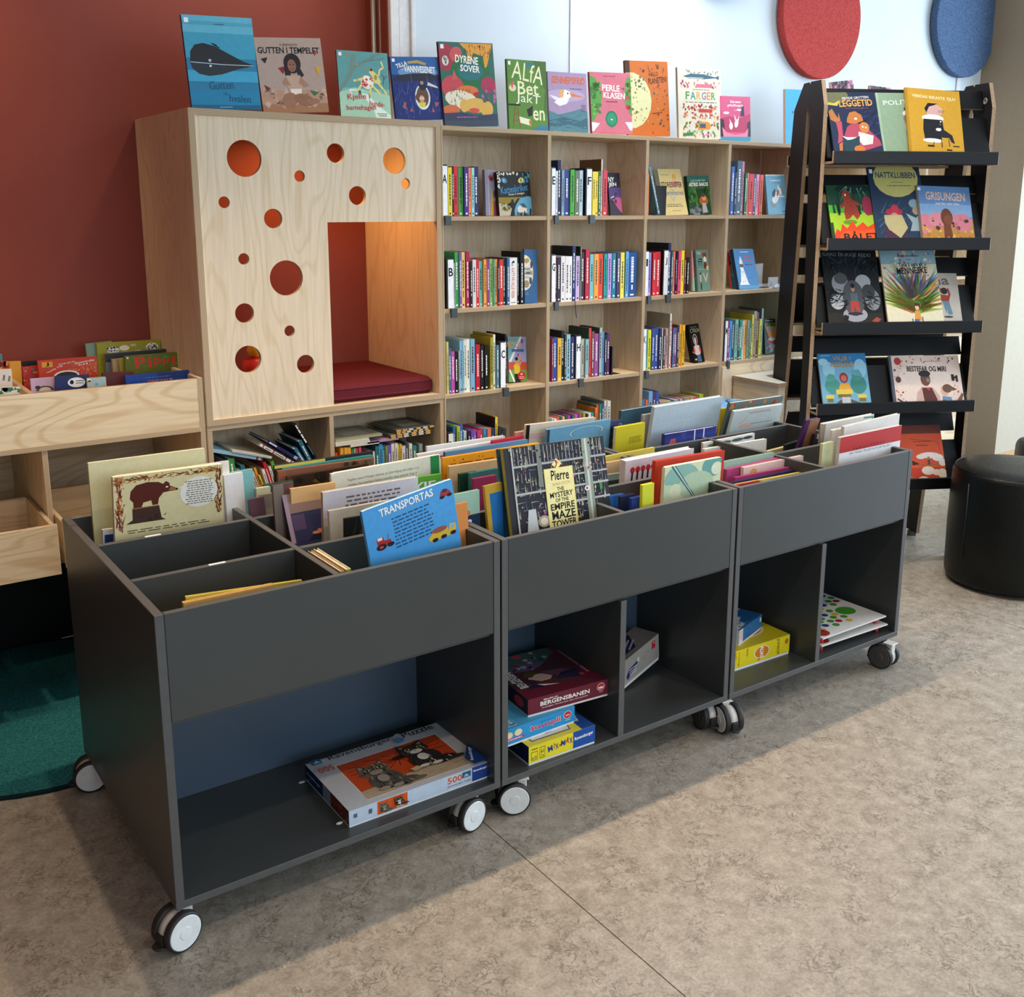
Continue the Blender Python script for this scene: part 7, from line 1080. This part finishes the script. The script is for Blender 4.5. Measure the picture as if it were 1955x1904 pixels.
bgt = [('r', 0, 0, 1, 1, '5f2030'), ('p', [(.0, .2), (.84, .16), (.84, .96), (0, 1)], '4a2c34'), ('p', [(0, .7), (.5, .6), (.84, .86), (.84, 1), (0, 1)], '3f5a58'), ('p', [(.1, .62), (.4, .56), (.6, .68), (.3, .78)], '6a4a70'), ('p', [(.24, .40), (.34, .30), (.46, .30), (.52, .36), (.44, .46), (.30, .48)], 'd8b098'), ('p', [(.2, .46), (.3, .42), (.42, .5), (.3, .56)], '5a4424'), ('p', [(.44, .5), (.7, .46), (.8, .36), (.6, .3), (.5, .38)], '6a4458'), ('p', [(.5, .26), (.84, .2), (.84, .4), (.64, .38)], '2a2440'), ('p', [(.18, .28), (.3, .2), (.5, .16), (.3, .24)], 'e4d4c4'), ('p', [(.14, .2), (.34, .17), (.22, .3)], '2a2040'), ('d', 20, .02, .6, .8, .98, .03, .06, ['8a9a90', 'b8a48a', '2a3a44', '7a3a34'], 4), ('t', 'Mordet på', -.04, .46, .16, .51, 'e8d8d0', 90, .02), ('t', 'BERGENSBANEN', -.16, .46, .38, .56, 'f0e8e0', 90, .06), ('t', 'Løs mordgåten - Finn åsted, våpen, motiv og morder!', .60, .54, 1.22, .58, 'd8b8b8', 90), ('e', .82, .24, .03, .03, 'b83038'), ('e', .4, .93, .06, .05, 'b84048'), ('e', .1, .9, .1, .06, 'a8b098')]
game('board_game', (1.108, .083, ZB1 + .0630 + .0565), -5.5, .297, .30, .058, 'maroon train game box on top of the stack', 'board game', {'front': bgf, 'top': bgt, 'left': [('e', .82, .5, .1, .32, 'c8303a'), ('p', [(.3, .1), (.4, .9), (.55, .7), (.6, .1)], 'a8a09c'), ('p', [(.06, .1), (.12, .8), (.26, .8), (.3, .1)], '1c1a1c')], 'left_c': '3a141e', 'top_c': '5f2030', 'right_c': '5a1c2c', 'back_c': '5a1c2c', 'front_c': '6a2434'})
game('board_game', (1.560, .207, ZB1 + .0006), 17, .31, .10, .105, 'pale grey game box tilted in the right compartment of the middle cart', 'board game', {'front': [('r', 0, 0, 1, 1, 'aaa298'), ('p', [(.30, .1), (.52, .5), (.56, .62), (.34, .5), (.28, .3)], '3a2c68'), ('ln', .33, .2, .5, .5, 3, 'e0dce8'), ('e', .54, .62, .025, .1, 'c8d8d0'), ('l', [(.62, .5), (.7, .7), (.78, .6), (.7, .45), (.62, .5)], .02, '8a8480'), ('r', .84, .55, .92, .85, 'c0283c'), ('ln', .85, .72, .91, .82, 1, 'f0e0e0')], 'top': [('r', 0, 0, 1, 1, '8a7c70'), ('p', [(.3, .2), (.5, .9), (.8, .9), (.6, .2)], '2a2440'), ('ln', .45, .3, .7, .8, 3, 'c8c0d0', 20), ('e', .4, .5, .06, .2, 'c88a80')], 'top_c': '8a7c70', 'left_c': 'b0a89e', 'right_c': 'a8a097', 'back_c': '9a9288'}, roll=6)
alf = [('r', 0, 0, 1, 1, 'dfcc20'), ('d', 40, 0, 0, 1, 1, .03, .06, ['e4d43c', 'd4c018'], 4), ('e', .55, .5, .125, .36, 'e8e0c0'), ('e', .55, .5, .11, .32, 'cc7a24'), ('p', [(.48, .14), (.5, .02), (.55, .2)], 'cc7a24'), ('t', 'ALIAS', .48, .36, .62, .64, 'f6f2e8', -90, .05), ('t', 'J', .70, .815, .94, .93, 'b04020', 90, .06)]
alf = alf[:-1] + [('t', 'JUNIOR', .71, .36, .91, .62, '7a5a20', -90, .05), ('t', 'Bilde-', .27, .62, .37, .76, 'a8641c', -90, .02), ('t', 'forklarings-', .10, .40, .28, .50, 'a8641c', -90, .02), ('t', 'spill', .10, .68, .18, .78, 'a8641c', -90, .02), ('e', .95, .66, .03, .16, 'b8702c')]
game('board_game', (2.015, .117, ZB1 + .0004), -2, .325, .21, .078, 'yellow picture guessing game in the far cart', 'board game', {'front': alf, 'top': [('r', 0, 0, 1, 1, 'c8b41c'), ('e', .62, .62, .3, .34, 'd8d0a8'), ('e', .62, .62, .27, .30, 'b8702c'), ('l', [(.5, .5), (.7, .4)], .06, 'e8e0d0'), ('e', .9, .72, .06, .05, '8a3a2c')], 'top_c': 'c8b41c', 'right_c': 'cfbb1c', 'left_c': 'cfbb1c', 'back_c': 'cfbb1c'})
game('dice_game', (2.10, .140, ZB1 + .0004 + .0784), 18, .20, .105, .060, 'small blue dice game box on top of the yellow game', 'board game', {'front': [('r', 0, 0, .16, 1, 'd8d4d8'), ('ln', .02, .2, .14, .9, 4, 'b84a60'), ('d', 16, .2, .1, .9, .9, .06, .14, ['1f5a90', '3a7ab0'], 3), ('r', .9, .5, .97, .8, 'e0e0e4')], 'front_c': '2a6aa0', 'top': [('r', 0, 0, 1, 1, '2c6698'), ('p', [(.0, .4), (.3, .3), (.62, .5), (.5, .9), (.1, .9)], 'd8dadc'), ('d', 9, .1, .5, .5, .84, .03, .045, ['26282c'], 5), ('p', [(.0, .06), (.36, .1), (.42, .32), (.1, .36)], 'b8bcc0'), ('d', 6, .08, .12, .36, .3, .03, .04, ['26282c'], 6), ('r', .8, .84, .98, .97, 'e0e0e4')], 'top_c': '2c6698', 'right_c': '1f5a8c', 'left_c': 'c8ccd0', 'back_c': '1f5a8c'})
def dot_board(loc, yaw, lab, fh):
    t = empty('dot_game_board', loc, lab, 'board game', 'dot game boards'); w, d, h = .385, .30, .006
    M = Matrix.Translation(loc) @ Matrix.Rotation(R_(yaw), 4, 'Z')
    m = MB(); m.box((0, 0, fh), (w, d, fh + h), 0, lin('d8d2cc'), bev=.001, M=M); b = m.build('board', 'print', t)
    cs = ['b02028', '3f8a2c', '223f80', 'd0a828']; 
    for q in [('e', .77, .42, .115, .125, '459230'), ('e', .10, .12, .085, .09, '9a2c28')] + [('e', .07 + .105 * i + .03 * (j % 2), .25 + .115 * j - .06 * (i % 2), .040, .046, cs[(i * 3 + j * 5 + i * j) % 4]) for i in range(9) for j in range(7) if not (i > 5 and j < 4) and not (i == 0 and j == 0)]:
        m = MB(); draw(m, [q], lambda u, v, L: M @ Vector((u * w, v * d, fh + h + .0002)), w / d); m.build('dot', 'print', b)
    for x, y in ((.03, .03), (w - .03, .03), (.03, d - .03), (w - .03, d - .03)):
        m = MB(); m.lathe([(.007, 0), (.008, .003), (.008, fh - .0003)], M @ Matrix.Translation((x, y, 0)), 12); m.build('foot', 'plastic_red', t)
dot_board((2.432, .028, ZB1 + .0004), -2, 'lower white game board with coloured dots and red feet', .030)
dot_board((2.425, .020, ZB1 + .0366), 0, 'upper white game board with coloured dots and a big green spot', .028)

# ------------------------------------------------------------------ books in the low wooden browser
GB = 'board books in the wooden browser'
zb = .9726
def wbk(TL, TR, Y, lean, c, lab, art=None, t=.012, **kw): return face_book(TL, TR, Y, zb, lean, c, lab, A.get(art) if isinstance(art, str) else art, group=GB, t=t, **kw)
wbk((163, 657), (190, 654), 2.03, 0, '7a9a8a', 'green and blue board book left of the cow book', [('d', 12, .1, .1, 1, .9, .05, .1, ['5a8a5a', 'd8d0b0', '3a6a8a'], 3)], wmin=.10)
wbk((185, 656), (306, 649), 2.00, 0, '9a9a2c', 'olive board book with black and white cows', 'cows', .02, vis=(190, 700), spine='a8a82c')
wbk((200, 676), (330, 665), 1.94, 0, '6f7c84', 'grey-blue board book behind the olive lettered one', [('r', .0, .86, 1, 1, '3a3c40')], .02)
wbk((214, 687), (240, 684), 1.885, 0, 'b09a78', 'tan board book left of the olive lettered one', None, .02, wmin=.09)
wbk((227, 686), (250, 683), 1.85, 0, 'a8a040', 'mustard board book left of the olive lettered one', None, .014, wmin=.09)
wbk((238, 681), (351, 672), 1.80, 0, '5f6a20', 'olive board book with large red lettering', 'pippi', .022, vis=(240, 715))
wbk((239, 718), (361, 707), 1.60, 0, '1f3f8c', 'blue board book in front of the olive lettered one', 'dino', .016, vis=(242, 733))
wbk((196, 713), (230, 711), 1.66, 0, '5a2c30', 'small dark red board book left of the blue one', None, .02, wmin=.11)
wbk((36, 692), (80, 688), 1.98, 0, '26282c', 'black board book behind the red ones', None, .014)
wbk((42, 701), (76, 698), 1.90, 0, 'b83a30', 'small red board book left of the big red one', 'redsq', .014, vis=(50, 738))
wbk((72, 690), (184, 681), 1.84, 0, 'c04432', 'big red board book with white script lettering', 'redbook', .02, vis=(72, 724))
wbk((58, 724), (110, 720), 1.66, 0, 'c0a0b8', 'pink board book with a dark bear face', 'blackbear', .014, vis=(62, 748))
wbk((105, 719), (170, 716), 1.63, 0, '26305c', 'navy board book with a white oval', 'oval', .014, vis=(106, 745))
wbk((166, 723), (202, 720), 1.60, 0, '9ab0b0', 'pale mottled board book right of the navy one', [('d', 40, 0, 0, 1, 1, .03, .06, ['d8d0b8', '6a98b0', 'b8a88a'], 4)], .014)
wbk((18, 691), (40, 690), 1.90, 0, 'd89a34', 'orange board book left of the bin divider', None, .016)
wbk((-22, 707), (22, 705), 1.72, 0, 'd8d0c4', 'cream board book with small lettering at the left edge of view', 'babyface', .014, vis=(-20, 745))
wbk((-40, 690), (18, 690), 1.98, 0, 'c8583c', 'orange-red board book at the left edge of view', [('d', 20, .1, .5, 1, 1, .04, .08, ['e0a07a', '8a3a2a'], 3)], .014)
wbk((-30, 742), (38, 739), 1.60, 0, 'd8d2c0', 'low cream board book at the left edge of view', [('d', 12, .3, .8, 1, 1, .04, .08, ['b84a40', '3a6a50'], 3)], .012)
wbk((-40, 678), (4, 676), 2.02, 0, '5a8a9a', 'grey-blue board book at the far left edge of view', None, .012)

# ------------------------------------------------------------------ cluttered compartments under the reading box
Zc = zm(395, 800, 7.82); GL = 'tumbled books in the left compartment under the reading box'; YL = YB + .022; zs = .6055
for k, (A0, B0, tp, c, lab) in enumerate((((253, 640), (330, 1180), 55, '8a7f9a', 'grey-violet'), ((312, 605), (395, 1180), 95, '3f8a4a', 'green'), ((435, 760), (495, 1180), 60, '8a8f92', 'grey'), ((500, 700), (575, 1180), 62, '2f6f80', 'teal'), ((572, 880), (645, 1180), 55, '2f6f98', 'blue'), ((622, 860), (720, 1180), 50, 'e4e0d8', 'white'),
        ((662, 800), (790, 1180), 42, 'dcd4c0', 'cream'), ((700, 740), (840, 1180), 36, 'e89a30', 'orange'), ((760, 860), (880, 1180), 40, 'e8d060', 'yellow'), ((818, 760), (950, 1180), 42, 'e8e4e0', 'off-white'), ((835, 655), (1010, 1180), 46, 'c02830', 'red'), ((918, 715), (1060, 1180), 38, 'dfd8cc', 'pale'), ((950, 645), (1120, 1180), 48, '58a048', 'leaf green'))):
    spine_line(Zc(*A0), Zc(*B0), tp / 7.82 * 1.0, c, YL, f"{lab} book leaning left in the left compartment under the reading box", GL, .19, zmin=zs)
for k, (A0, B0, tp, c, lab, art) in enumerate((((92, 500), (832, 625), 46, '8ab4cc', 'light blue book lying slanted on the tumbled books', [('r', 0, 0, 1, .04, '6a3a38'), ('r', 0, .1, 1, .14, '6a3028'), ('t', 'x', .4, .5, .41, .51, '8ab4cc')]), ((372, 496), (965, 596), 34, 'c8c4b4', 'grey-cream book lying slanted above the light blue one', [('r', .3, .1, .5, .9, 'b0ac9c')]),
        ((788, 405), (1320, 700), 42, 'e8e0e0', 'white and red striped book lying slanted in the left compartment', [('r', 0, .12, 1, .16, 'b83048'), ('r', 0, .28, 1, .31, 'b83048'), ('r', 0, .62, 1, .66, 'b83048'), ('r', 0, .9, 1, .94, 'c84a60'), ('r', .3, .34, .6, .6, '4a4a58'), ('r', .3, .7, .6, .86, '5a5a68')]), ((895, 355), (1385, 640), 46, '2a2858', 'indigo book lying slanted in the left compartment', [('r', .3, .72, .7, .95, 'dcdce8'), ('r', 0, .1, 1, .2, 'a8a8d0'), ('r', 0, 0, 1, .08, '5a2c28')]),
        ((1300, 460), (1470, 720), 55, '2f6f88', 'small teal book leaning at the right of the left compartment', None), ((1362, 345), (1560, 720), 62, '2a6478', 'dark teal book leaning at the right of the left compartment', None), ((1302, 92), (1650, 650), 34, '16181c', 'black and white spined book leaning at the far right', [('r', .2, .52, .8, .62, 'e8e8e8'), ('r', .2, .64, .8, .74, 'e8e8e8'), ('r', .2, .77, .8, .86, 'e8e8e8'), ('r', .2, .88, .8, .98, 'e8e8e8'), ('r', .3, .2, .6, .45, '5a7a98')]))):
    o = spine_line(Zc(*A0), Zc(*B0), tp / 7.82, c, YL - .003 * (k % 2) - .004, lab, GL, .2, sp_art=art)
Zd = zm(625, 800, 8.146); GR = 'books in the right compartment under the reading box'
spine_row('right compartment under reading box', GR, zs, YL, Zd, [(140, 165, 535, 'd84a30'), (212, 236, 455, 'e8a838'), (240, 264, 455, 'e8a838'), (268, 292, 452, 'e8a838'), (296, 320, 450, 'e8a838'), (324, 350, 450, 'e8a838'), (354, 380, 448, 'e8b048'), (386, 410, 468, '4a7a70'), (416, 442, 462, '8ab058'), (450, 482, 458, 'a84a68'), (492, 528, 448, 'd8485a'), (690, 752, 520, 'd8d4d0'), (756, 812, 430, '2f6f74'), (818, 868, 402, '4a98d0'), (872, 905, 425, '3a8a84'), (908, 942, 425, '7a8a5c'), (948, 1000, 415, '6a5aa0'), (1006, 1056, 392, 'd8d4cc'), (1060, 1102, 388, 'd8d4cc'), (1106, 1132, 410, 'c8b848'), (1136, 1166, 398, 'd8a838'), (1174, 1225, 430, 'd0d0d0'), (1232, 1275, 395, '4a4c50'), (1284, 1330, 392, 'dcdcd8'), (1340, 1395, 425, '3f8078'), (1430, 1480, 395, '8a9a90')], .2)
def lying(x0, x1, vtop, vbot, c, lab, depth, y=0, z=None, art=None, pages=None, top=None, rot=0):
    """a book lying flat, its spine towards the viewer"""
    a = onY(*Zd(x0, vbot), YL); b = onY(*Zd(x1, vbot), YL); tt = onY(*Zd((x0 + x1) / 2, vtop), YL).z - onY(*Zd((x0 + x1) / 2, vbot), YL).z
    z0_ = z if z is not None else (a.z + b.z) / 2; tt = max(tt, .005); L = b.x - a.x
    # local x (from the spine) -> +y, local z (height) -> -x, local y (front cover to back) -> -z
    M = Matrix(((0, 0, -1), (1, 0, 0), (0, -1, 0))).to_4x4(); M.translation = Vector((b.x, YL + y, z0_ + tt))
    if rot: M = Matrix.Translation((b.x, YL + y, 0)) @ Matrix.Rotation(R_(rot), 4, 'Z') @ Matrix.Translation((-b.x, -YL - y, 0)) @ M
    book('book', M, depth, L, tt, top or c, lab, 'book', GR, spine=c, sp_art=art, art=[('r', .2, .2, .8, .7, 'a8a498')] if top else None, pages=pages or 'paper'); return z0_ + tt + .0006
zt_ = max(onY(*Zd(300, 448), YL).z, onY(*Zd(1080, 388), YL).z) + .001
zz = onY(*Zd(450, 446), YL).z + .004
for i, (x0, x1, th, c, lab) in enumerate(((345, 800, 40, 'd0ccb8', 'first from the bottom'), (115, 655, 36, 'cfccbc', 'second from the bottom'), (112, 640, 34, 'd4d0c0', 'third from the bottom'), (115, 850, 34, 'b0ac8c', 'topmost, with a grey oval'))):
    zz = lying(x0, x1, 0, th, c, f"pale flat book in the left pile under the reading box, {lab}", .21, z=zz, top='8a8a70' if i == 3 else c, pages='paper')
zz = zt_ + .002
lying(612, 1100, 0, 26, 'a88aa8', 'thin lilac book lying on the upright books', .2, z=zz); zz += .0065
for i, (x0, x1) in enumerate(((985, 1600), (980, 1600), (1075, 1570), (1072, 1660))):
    zz = lying(x0, x1, 0, 30, '1c1a18', f"black and gold spined book in the right pile, {ORD[i]} from the bottom", .22, z=zz, top='5a6058', art=[('r', .1, v, .9, v + .12, cc) for v, cc in ((.0, 'e0a858'), (.18, 'd8d0c8'), (.36, 'e0a858'), (.56, 'd8d0c8'), (.72, 'd8a050'), (.88, 'e0a858'))])
